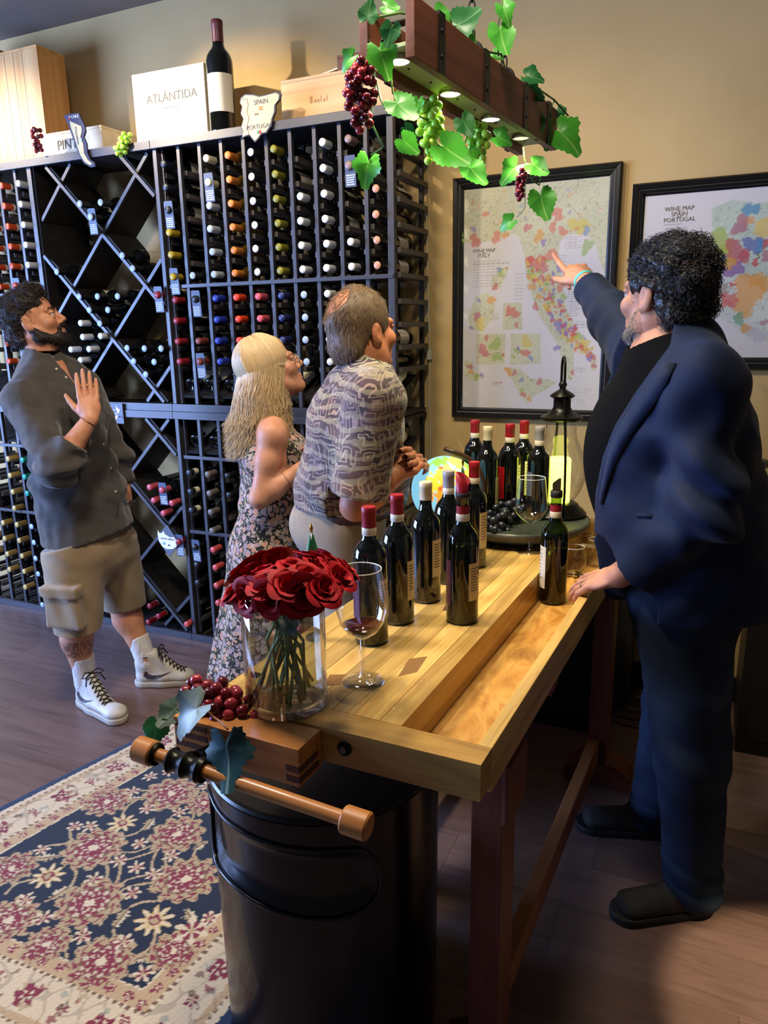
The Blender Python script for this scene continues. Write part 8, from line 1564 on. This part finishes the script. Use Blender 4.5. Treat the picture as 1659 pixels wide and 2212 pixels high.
c1 = mixc(m_camp, g1.outputs[0], r3.outputs[0], r4.outputs[0]); g3 = nod(m_camp, 'ShaderNodeMath', operation='MULTIPLY'); lk(m_camp, g2.outputs[0], g3.inputs[0]); g3.inputs[1].default_value = 0.38; c2 = mixc(m_camp, g3.outputs[0], c1, '#a89c80'); lk(m_camp, c2, bsdf(m_camp).inputs['Base Color']); bump(m_camp, noise(m_camp, vv, 600, 2).outputs[0], 0.2, 0.001)
f = Field((-1.46, 1.68, 0.88), (-0.66, 2.44, 1.50), 0.0065); om_t(f, 0.022); f.ecap(wo_ - A3(0, 0, 0.055), wo_, (0.176, 0.142), (0.186, 0.146), bs, k=0.04); e2 = sR + (eR - sR) * 0.86; f.cap(sR, e2, 0.078, 0.082, k=0.03); e3 = sL + (eL - sL) * 0.8; f.cap(sL, e3, 0.076, 0.078, k=0.03); f.cap(no - A3(0, 0, 0.06), no + A3(0, 0, 0.016), 0.085, 0.073, k=0.02)
f.disp(lambda X, Y, Z: 0.007 * np.exp(-((Z - wo_[2] + 0.02) / 0.07) ** 2) * np.sin(45 * (X * bs[0] + Y * bs[1]) + 30 * Z + 3 * sn((X, Y, Z), 9, 3)) + 0.005 * sn((X, Y, Z), 24, 4) + 0.002 * sn((X, Y, Z), 60, 5)); f.cut(wo_ - A3(0, 0, 0.075), (0, 0, -1))
d_ = unit(eR - sR); c_ = sR + (eR - sR) * 0.90; sl_ = f.sl(c_ - 0.14, c_ + 0.14); X, Y, Z = f.pts(sl_); dd = (X - c_[0]) * d_[0] + (Y - c_[1]) * d_[1] + (Z - c_[2]) * d_[2]; ax2 = np.sqrt(np.maximum((X - c_[0]) ** 2 + (Y - c_[1]) ** 2 + (Z - c_[2]) ** 2 - dd ** 2, 0)); f.F[sl_] = np.where((dd > 0) & (ax2 < 0.092) & (((X - wo_[0]) * bs[0] + (Y - wo_[1]) * bs[1]) > 0.165), np.maximum(f.F[sl_], dd), f.F[sl_])
f.ell(no + A3(0, 0, 0.045) + bf * 0.015, (0.064, 0.064, 0.036), k=0.008, sub=True); sm = f.mesh(); cs = np_obj('camp_shirt', *sm, m_camp, om); cs['_o'] = OMn['loc']
fcol = Field(no - 0.12, no + 0.10, 0.0055); fcol.ecap(no - A3(0, 0, 0.022) - bf * 0.012, no + A3(0, 0, 0.010) - bf * 0.004, (0.094, 0.086), (0.078, 0.074), bs, k=0.02); fcol.ell(no + A3(0, 0, 0.03) + bf * 0.012, (0.068, 0.068, 0.05), k=0.006, sub=True); fcol.ell(no + bf * 0.10, (0.05, 0.05, 0.08), k=0.006, sub=True); fcol.cut(no - A3(0, 0, 0.035), (0, 0, -1)); np_obj('collar', *fcol.mesh(), m_camp, cs)
m_chino = cloth_mat('tan_chino', '#8a7862', '#98866e', 800); f = Field((-1.36, 1.76, 0.02), (-0.76, 2.36, 1.02), 0.0085); f.ecap(hpo, wo_ - A3(0, 0, 0.05), (0.176, 0.134), (0.170, 0.132), bs, k=0.04); f.ell(hpo - bf * 0.03, (0.14, 0.14, 0.12), k=0.05)
for q in (-1, 1): h_ = hpo + bs * 0.085 * q; f.cap(h_, A3(h_[0], h_[1], 0.06), 0.105, 0.078, k=0.03)
f.disp(lambda X, Y, Z: 0.004 * sn((X, Y, Z), 24, 6)); f.cut(wo_ - A3(0, 0, 0.055), (0, 0, 1)); f.cut((0, 0, 0.045), (0, 0, -1)); np_obj('trousers', *f.mesh(), m_chino, om)
f = Field(wo_ - A3(0.26, 0.26, 0.13), wo_ + A3(0.26, 0.26, 0.0), 0.006); f.ecap(wo_ - A3(0, 0, 0.12), wo_ - A3(0, 0, 0.04), (0.179, 0.140), (0.177, 0.138), bs, k=0.01); f.cut(wo_ - A3(0, 0, 0.068), (0, 0, 1)); f.cut(wo_ - A3(0, 0, 0.100), (0, 0, -1)); np_obj('belt', *f.mesh(), pmat('belt_leather', '#3a1c14', 0.45), om)
for q in (-1, 1):
    h_ = hpo + bs * 0.085 * q; f = Field(A3(h_[0] - 0.2, h_[1] - 0.2, 0.0), A3(h_[0] + 0.25, h_[1] + 0.28, 0.12), 0.006); f.ecap(A3(h_[0], h_[1], 0.035) - bf * 0.05, A3(h_[0], h_[1], 0.03) + bf * 0.16, (0.045, 0.04), (0.046, 0.032), bs, k=0.02); f.cap(A3(h_[0], h_[1], 0.05), A3(h_[0], h_[1], 0.09), 0.05, 0.045, k=0.02); f.cut((0, 0, 0.0015), (0, 0, -1)); np_obj('shoe', *f.mesh(), pmat('brown_shoe', '#3a2618', 0.5), om)
# thinning brown grey hair with a bald crown
m_hairo = vcol('hair_older', 0.5, spec=0.3); rg_ = np.random.default_rng(9); f = Field(ho - 0.15, ho + 0.16, 0.0042); f.ell(PO(0, -0.014, 0.037), A3(0.080, 0.100, 0.093) * 1.03, RHo, k=0.01); f.ell(PO(0, -0.058, -0.030), A3(0.066, 0.052, 0.064), RHo, k=0.02)
for q in (-1, 1): f.ell(PO(q * 0.085, -0.004, -0.014), (0.026, 0.024, 0.034), RHo, k=0.006, sub=True)
f.ell(PO(0, 0.112, -0.01), (0.075, 0.075, 0.120), RHo, k=0.01, sub=True); f.ell(PO(-0.022, -0.080, 0.100), (0.056, 0.052, 0.048), RHo, k=0.02, sub=True); f.disp(lambda X, Y, Z: 0.0015 * sn((X, Y, Z), 120, 3)); f.cut(PO(0, 0, -0.085), -RHo[:, 2]); hv = f.mesh()
HC = np.array(srgb('#66523f')[:3]); lz = (hv[0] - ho) @ RHo[:, 2]; hair = np_obj('hair', *hv, m_hairo, om, True, HC[None] * (0.8 + 0.3 * sn(hv[0].T, 40, 2))[:, None]); hair['_o'] = OMn['loc']
p, nrm = surf_sample(*hv, 2600, rg_); rel = (p - ho) @ RHo; tang = np.tile(-RHo[:, 2], (2600, 1)) - RHo[:, 1][None] * np.clip(rel[:, 2:3] * 8, 0, 1.2); tang -= nrm * np.sum(tang * nrm, 1)[:, None]; tang /= np.maximum(np.linalg.norm(tang, axis=1), 1e-6)[:, None]
strands('short_hair', p - nrm * 0.001, tang + nrm * 0.16, 0.017, hair, m_hairo, 4, 0.0009, 0.0006, 0.5, 0.15, HC[None] * rg_.uniform(0.5, 1.7, (2600, 1)) + np.array([0.02, 0.02, 0.022])[None] * rg_.random((2600, 1)), 3, 0.10)
pb_, nb_ = surf_sample(*b2, 420, rg_, lambda c, N_: (np.linalg.norm(c - PO(-0.022, -0.075, 0.095), axis=1) < 0.062) * 1.0); tb_ = np.tile(-RHo[:, 1] - 0.3 * RHo[:, 2], (420, 1)); tb_ -= nb_ * np.sum(tb_ * nb_, 1)[:, None]
strands('thin_hair', pb_, tb_ + nb_ * 0.1, 0.022, hair, m_hairo, 4, 0.0006, 0.0006, 0.5, 0.1, HC[None] * rg_.uniform(0.6, 1.6, (420, 1)), 8, 0.2)
ring_around('wedding_ring', np.array(cho[3][1][1]) * 0.45 + np.array(cho[3][1][2]) * 0.55, np.array(cho[3][1][2]) - np.array(cho[3][1][1]), 0.0102, 0.0014, m_steel, om, oo)
# ------------------------------------------------------------ host in a navy blazer pointing at the map
HM = person('curly haired host in navy blazer and jeans pointing at the map', (-0.02, 1.98, 0.0)); hh_ = np.array(HM['loc'])
bf = unit((-0.99, 0.06, 0.0)); bs = unit(np.cross(bf, (0, 0, 1)))              # his right side is towards the wall
RHh = frame3((-0.80, 0.58, 0.06)); hc = Pp(1440, 636, 1.97); nc = Pp(1447, 745, 1.97); cc_ = Pp(1448, 905, 1.98); wc = Pp(1462, 1085, 1.98); hc2 = Pp(1492, 1235, 1.98)
sN = Pp(1508, 836, 1.80); eN = Pp(1522, 1105, 1.73); wN = Pp(1338, 1243, 1.812); sF = Pp(1398, 772, 2.15); eF = Pp(1330, 690, 2.36); wF = Pp(1262, 606, 2.555)
FN = (onz(1538, 1955, 0), onz(1404, 1972, 0)); FF = (onz(1450, 1800, 0), onz(1345, 1792, 0)); aN = FN[0] + unit(FN[1] - FN[0]) * 0.06 + A3(0, 0, 0.09); aF = FF[0] + unit(FF[1] - FF[0]) * 0.06 + A3(0, 0, 0.09)
hN = hc2 - bs * 0.10 - A3(0, 0, 0.05); hF = hc2 + bs * 0.10 - A3(0, 0, 0.05); kN = Pp(1490, 1620, 1.88); kF = Pp(1455, 1560, 2.12)
def hm_t(f, g=0.0):
    f.ecap(hc2, wc, (0.190 + g, 0.165 + g), (0.195 + g, 0.168 + g), bs, k=0.05); f.ecap(wc, cc_, (0.195 + g, 0.168 + g), (0.200 + g, 0.146 + g), bs, k=0.05); f.ecap(cc_, cc_ + (nc - cc_) * 0.66, (0.200 + g, 0.146 + g), (0.140 + g, 0.100 + g), bs, k=0.06)
    f.ell(cc_ + (wc - cc_) * 0.45 + bf * 0.055, (0.155 + g, 0.165 + g, 0.19 + g), k=0.06); f.cap(nc + (sN - nc) * 0.2 - A3(0, 0, 0.02), sN, 0.062 + g, 0.070 + g, k=0.06); f.cap(nc + (sF - nc) * 0.2 - A3(0, 0, 0.02), sF, 0.062 + g, 0.070 + g, k=0.06)
m_skin4 = skin_mat('skin_host', '#b07a5e', '#c08a6c')
f = Field((-0.60, 1.55, 0.0), (0.34, 2.62, 1.72), 0.0085); hm_t(f); f.cap(nc - A3(0, 0, 0.06), nc + A3(0, 0, 0.06), 0.070, 0.068, k=0.04)
for s_, e_, w_ in ((sN, eN, wN), (sF, eF, wF)): f.cap(s_, e_, 0.058, 0.046, k=0.03); f.cap(e_, w_, 0.046, 0.030, k=0.02)
for h_, k_, a_ in ((hN, kN, aN), (hF, kF, aF)): f.cap(h_, k_, 0.100, 0.066, k=0.04); f.cap(k_, a_, 0.066, 0.042, k=0.03)
b1 = f.mesh(); fh = Field(hc - 0.16, hc + 0.17, 0.0036); PHh = head(fh, hc, RHh, 1.06, (nc + A3(0, 0, -0.01), 0.068), nose=1.0); fh.cut(nc + A3(0, 0, 0.03), (0, 0, -1)); b2 = fh.mesh()
# hand on the rail, and the pointing hand
dN = unit(A3(-0.315, 1.885, 0.893) - wN); chN = hand_chains(wN, dN, unit((-0.15, -0.35, 0.92)), 1, [0.16, 0.20, 0.26, 0.36], 0.10, 1.04, 0.1, 0.6); fa = Field(wN - 0.17, wN + 0.15, 0.0030); fa.cap(eN + (wN - eN) * 0.6, wN, 0.038, 0.029, k=0.02); add_hand(fa, chN, 1.04); fa.cut(eN + (wN - eN) * 0.72, -(wN - eN)); b3 = fa.mesh()
dF = unit(Pp(1226, 562, 2.655) - wF); chF = hand_chains(wF, dF, unit((0.30, -0.75, 0.60)), -1, [-0.06, 1.15, 1.25, 1.3], 0.03, 1.04, 0.6, 0.5); fa = Field(wF - 0.17, wF + 0.19, 0.0030); fa.cap(eF + (wF - eF) * 0.6, wF, 0.040, 0.030, k=0.02); add_hand(fa, chF, 1.04); fa.cut(eF + (wF - eF) * 0.72, -(wF - eF)); b4 = fa.mesh()
hm = body(HM, *merge([b1, b2, b3, b4]), m_skin4); eyes(hm, PHh, 1.06); nails('nail', chN, m_nail, hm); nails('nail', chF, m_nail, hm)
ring_around('wedding_ring', np.array(chN[3][1][1]) * 0.5 + np.array(chN[3][1][2]) * 0.5, np.array(chN[3][1][2]) - np.array(chN[3][1][1]), 0.0106, 0.0016, m_steel, hm, hh_)
dw = unit(wF - eF); u_ = unit(np.cross(dw, (0.2, 0.3, 0.9))); w2 = np.cross(dw, u_); c_ = wF - dw * 0.004; MB().lathe([(0.0335, -0.006), (0.0350, -0.005), (0.0350, 0.005), (0.0335, 0.006)], 28, M=Matrix.Translation(Vector(c_ - hh_)) @ Vector(dw).to_track_quat('Z', 'Y').to_matrix().to_4x4()).obj('wristband', pmat('wristband_teal', '#4fb8b0', 0.5), hm, True)
# black shirt underneath
f = Field((-0.36, 1.66, 0.78), (0.26, 2.30, 1.62), 0.0070); hm_t(f, 0.010); f.cut(hc2 - A3(0, 0, 0.0), (0, 0, -1)); f.ell(nc + A3(0, 0, 0.035) + bf * 0.02, (0.10, 0.10, 0.062), k=0.01, sub=True); np_obj('shirt', *f.mesh(), pmat('black_tee', '#050506', 0.95, spec=0.1), hm)
# blazer
m_blz = cloth_mat('navy_wool', '#0a162e', '#0f1e3a', 1100, 0.7, 10); bsdf(m_blz).inputs['Sheen Weight'].default_value = 0.04
f = Field((-0.62, 1.52, 0.70), (0.36, 2.66, 1.74), 0.0070); g = 0.030; hm_t(f, g); f.ecap(hc2 - A3(-0.01, 0, 0.10), wc, (0.222, 0.205), (0.222, 0.195), bs, k=0.05)
f.cap(sN, eN, 0.085, 0.078, k=0.03); e2 = eN + (wN - eN) * 0.84; f.cap(eN, e2, 0.078, 0.060, k=0.03); f.cap(sF, eF, 0.090, 0.076, k=0.03); e3 = eF + (wF - eF) * 0.84; f.cap(eF, e3, 0.074, 0.057, k=0.03); f.cap(nc - A3(0, 0, 0.05), nc + A3(0.012, 0, 0.008), 0.098, 0.083, k=0.03)
def wrh(X, Y, Z):
    P = (X, Y, Z); de = np.sqrt((X - eN[0]) ** 2 + (Y - eN[1]) ** 2 + (Z - eN[2]) ** 2); dwr = np.sqrt((X - wN[0] - 0.06) ** 2 + (Y - wN[1]) ** 2 + (Z - wN[2] - 0.02) ** 2); ds = np.sqrt((X - sN[0] - 0.06) ** 2 + (Y - sN[1] - 0.05) ** 2 + (Z - sN[2] + 0.10) ** 2)
    return 0.013 * np.exp(-(de / 0.15) ** 2) * np.sin(55 * (Z + 0.5 * X) + 3 * sn(P, 8, 1)) + 0.012 * np.exp(-(dwr / 0.11) ** 2) * np.sin(70 * (X * 0.8 - Z * 0.5) + 3 * sn(P, 9, 2)) + 0.012 * np.exp(-(ds / 0.14) ** 2) * np.sin(48 * (X - 0.6 * Z) + 2 * sn(P, 8, 3)) + 0.008 * sn(P, 15, 4) + 0.0035 * sn(P, 40, 5) + 0.006 * np.exp(-((X - 0.02) / 0.12) ** 2) * np.sin(30 * (Z + 0.8 * X) + 4 * sn(P, 6, 9))
f.disp(wrh); f.cut(hc2 - A3(0, 0, 0.072), (0.03, 0.0, -1))
for (e_, w_) in ((e2, wN - eN), (e3, wF - eF)):
    d_ = unit(w_); sl_ = f.sl(e_ - 0.09 + d_ * 0.05, e_ + 0.09 + d_ * 0.05); X, Y, Z = f.pts(sl_); dd = (X - e_[0]) * d_[0] + (Y - e_[1]) * d_[1] + (Z - e_[2]) * d_[2]; f.F[sl_] = np.where(dd > 0.0, np.maximum(f.F[sl_], dd), f.F[sl_])
# open front: the cloth stops at the edge line, the black shirt shows ahead of it
ed = [ony(u, v, 1.84) for u, v in ((1450, 745), (1418, 790), (1374, 850), (1334, 915), (1306, 985), (1290, 1060), (1284, 1130), (1275, 1180), (1225, 1215))]
zm = ed[3][2] - 0.01
for (z0, z1, y1) in ((ed[-1][2], zm, 2.20), (zm, nc[2] + 0.12, 2.05)):
    sl_ = f.sl((-0.40, 1.74, z0), (0.06, y1, z1)); X, Y, Z = f.pts(sl_); xe = np.interp(Z, [e[2] for e in ed[::-1]], [e[0] for e in ed[::-1]]); f.F[sl_] = np.maximum(f.F[sl_], (xe - X) * 0.8)
f.ell(nc + A3(0, 0, 0.045) + bf * 0.018, (0.074, 0.074, 0.042), k=0.010, sub=True); jm = f.mesh(); jk = np_obj('blazer', *jm, m_blz, hm); jk['_o'] = HM['loc']
# lapel, pocket flap and seams laid on the cloth
def strip(name, A_, B_, mat, off=0.004):
    pa = [hit(jm, *q) for q in A_]; pb = [hit(jm, *q) for q in B_]; ok = [i for i in range(len(A_)) if pa[i][0] is not None and pb[i][0] is not None]
    if len(ok) < 2: return
    v = []; f_ = []
    for i in ok:
        for (q, n_) in (pa[i], pb[i]): v += [q + n_ * 0.0005 - hh_, q + n_ * off - hh_]
    for k in range(len(ok) - 1): a = 4 * k; f_ += [(a + 1, a + 3, a + 7, a + 5), (a, a + 1, a + 5, a + 4), (a + 3, a + 2, a + 6, a + 7)]
    f_ += [(0, 2, 3, 1), (4 * len(ok) - 4, 4 * len(ok) - 3, 4 * len(ok) - 1, 4 * len(ok) - 2)]
    MB().add(v, f_).obj(name, mat, jk, True)
strip('lapel', [(1432, 786), (1408, 812), (1386, 846), (1360, 886), (1338, 925), (1322, 960), (1312, 1000), (1304, 1040), (1298, 1085)], [(1462, 786), (1444, 826), (1420, 868), (1392, 905), (1366, 940), (1346, 972), (1328, 1008), (1314, 1048), (1303, 1090)], m_blz, 0.006)
strip('pocket_welt', [(1330, 893), (1350, 892), (1372, 891), (1394, 890)], [(1330, 899), (1350, 898), (1372, 897), (1394, 896)], m_blz, 0.004); strip('pocket_flap', [(1376, 1108), (1392, 1110), (1408, 1112)], [(1376, 1116), (1392, 1118), (1408, 1120)], m_blz, 0.004)
# jeans and shoes
m_jean = pmat('blue_denim', '#24344a', 0.85, spec=0.2); vv = coords(m_jean); n_ = noise(m_jean, vv, 5, 4); r_ = ramp(m_jean, [(0.35, '#131b2a'), (0.6, '#1f2c3e'), (0.78, '#3e4a56')]); lk(m_jean, n_.outputs[0], r_.inputs[0]); lk(m_jean, r_.outputs[0], bsdf(m_jean).inputs['Base Color']); bump(m_jean, noise(m_jean, vv, 600, 2).outputs[0], 0.25, 0.0015)
f = Field((-0.32, 1.60, 0.02), (0.34, 2.42, 0.98), 0.0080); f.ecap(hc2 - A3(0, 0, 0.04), hc2 + A3(0, 0, 0.05), (0.185, 0.160), (0.185, 0.162), bs, k=0.04)
for h_, k_, a_ in ((hN, kN, aN), (hF, kF, aF)): f.cap(h_, k_, 0.122, 0.090, k=0.04); f.cap(k_, a_ - A3(0, 0, 0.03), 0.090, 0.074, k=0.03)
f.disp(lambda X, Y, Z: 0.005 * np.exp(-((Z - 0.10) / 0.08) ** 2) * np.sin(110 * Z + 22 * X + 2 * sn((X, Y, Z), 14, 3)) + 0.004 * np.exp(-((Z - kN[2]) / 0.12) ** 2) * np.sin(60 * Z + 35 * X + 2 * sn((X, Y, Z), 9, 2)) + 0.004 * sn((X, Y, Z), 24, 7)); f.cut((0, 0, 0.035), (0, 0, -1)); np_obj('jeans', *f.mesh(), m_jean, hm)
m_dshoe = varied('dark_canvas_shoe', '#1c1a19', '#2a2724', 30, 0.8, 0.2, 300); m_dsole = pmat('dark_sole', '#100f0e', 0.7)
for (a, b) in (FN, FF):
    a, b = A3(a[0], a[1], 0), A3(b[0], b[1], 0); d = unit(b - a); sd = np.cross(d, (0, 0, 1)); R = np.stack([sd, d, A3(0, 0, 1)], 1); L_ = 0.30; P = lambda x, y, z: a + R @ A3(x, y, z)
    f = Field(np.minimum(a, P(0, L_, 0)) - A3(0.1, 0.1, 0), np.maximum(a, P(0, L_, 0)) + A3(0.1, 0.1, 0.14), 0.0048); f.ecap(P(0, 0.05, 0.045), P(0, L_ - 0.055, 0.038), (0.041, 0.045), (0.045, 0.028), R[:, 0], k=0.02); f.ecap(P(0, 0.05, 0.06), P(0, 0.10, 0.075), (0.040, 0.05), (0.040, 0.04), R[:, 0], k=0.02); f.cut(a + A3(0, 0, 0.020), (0, 0, -1)); sh = np_obj('shoe', *f.mesh(), m_dshoe, hm)
    f = Field(np.minimum(a, P(0, L_, 0)) - A3(0.1, 0.1, 0.01), np.maximum(a, P(0, L_, 0)) + A3(0.1, 0.1, 0.04), 0.0048); f.ecap(P(0, 0.05, 0.012), P(0, L_ - 0.055, 0.012), (0.045, 0.05), (0.049, 0.05), R[:, 0], k=0.02); f.cut((0, 0, 0.0015), (0, 0, -1)); f.cut((0, 0, 0.024), (0, 0, 1)); sh['_o'] = HM['loc']; np_obj('sole', *f.mesh(), m_dsole, sh)
# curly dark hair going grey, stubble beard
m_hairh = vcol('hair_host', 0.4, spec=0.45); rg_ = np.random.default_rng(12); f = Field(hc - 0.17, hc + 0.18, 0.0048)
def PQ(x, y, z): return hc + RHh @ (A3(x, y, z) * 1.06)
f.ell(PQ(0, -0.012, 0.040), A3(0.083, 0.101, 0.092) * 1.06, RHh, k=0.01); f.ell(PQ(0, -0.056, -0.030), A3(0.070, 0.050, 0.070) * 1.06, RHh, k=0.02); f.ell(PQ(0, 0.112, -0.03), (0.080, 0.080, 0.125), RHh, k=0.01, sub=True)
for q in (-1, 1): f.ell(PQ(q * 0.084, 0.030, 0.0), (0.022, 0.022, 0.05), RHh, k=0.006, sub=True); f.ell(PQ(q * 0.088, -0.004, -0.018), (0.030, 0.032, 0.042), RHh, k=0.006, sub=True)
f.disp(lambda X, Y, Z: 0.006 * sn((X, Y, Z), 100, 8) + 0.004 * sn((X, Y, Z), 200, 9)); f.cut(PQ(0, 0, -0.10), -RHh[:, 2]); hv = f.mesh(); hair = np_obj('hair', *hv, m_hairh, hm, True, np.tile(np.array((0.010, 0.009, 0.009)), (len(hv[0]), 1))); hair['_o'] = HM['loc']
N = 2800; p, nrm = surf_sample(*hv, N, rg_, lambda c, N_: (((c - hc) @ RHh[:, 2] > -0.095) & ~(((c - hc) @ RHh[:, 1] > 0.045) & ((c - hc) @ RHh[:, 2] < 0.06)) & ~((np.abs((c - hc) @ RHh[:, 0]) > 0.06) & ((c - hc) @ RHh[:, 1] > -0.045) & ((c - hc) @ RHh[:, 2] < 0.03))) * 1.0); lz = (p - hc) @ RHh[:, 2]; grey = np.clip(rg_.normal(0.25, 0.25, N) + np.clip((0.03 - lz) * 6, 0, 0.7) * (((p - hc) @ RHh[:, 1]) > -0.06), 0, 1)[:, None]
strands('curls', p - nrm * 0.005, nrm + np.array([0, 0, -0.2]), 0.019, hair, m_hairh, 8, 0.0011, 0.0055, 1.2, 0.4, np.array([[0.014, 0.012, 0.011]]) * (1 - grey) + np.array([[0.16, 0.155, 0.15]]) * grey * rg_.uniform(0.3, 1.0, (N, 1)), 6, 0.5)
fb = Field(hc - 0.16, hc + 0.15, 0.0045)
for q in (-1, 1): fb.cap(PQ(q * 0.062, 0.012, -0.045), PQ(q * 0.056, 0.016, -0.070), 0.014, 0.018, k=0.02); fb.cap(PQ(q * 0.054, 0.012, -0.066), PQ(q * 0.020, 0.068, -0.096), 0.0235, 0.022, k=0.02)
bv = fb.mesh(); p, nrm = surf_sample(*bv, 1500, rg_, lambda c, N_: ((N_ @ RHh[:, 1] > -0.3)) * 1.0); nrm[:, 2] -= 0.5
bt = strands('stubble', p - nrm * 0.002, nrm, 0.0075, hm, m_hairh, 3, 0.0006, 0.0, 1.0, 0.3, np.array([[0.30, 0.28, 0.26]]) * rg_.uniform(0.5, 1.4, (1500, 1)), 7, 0.3)
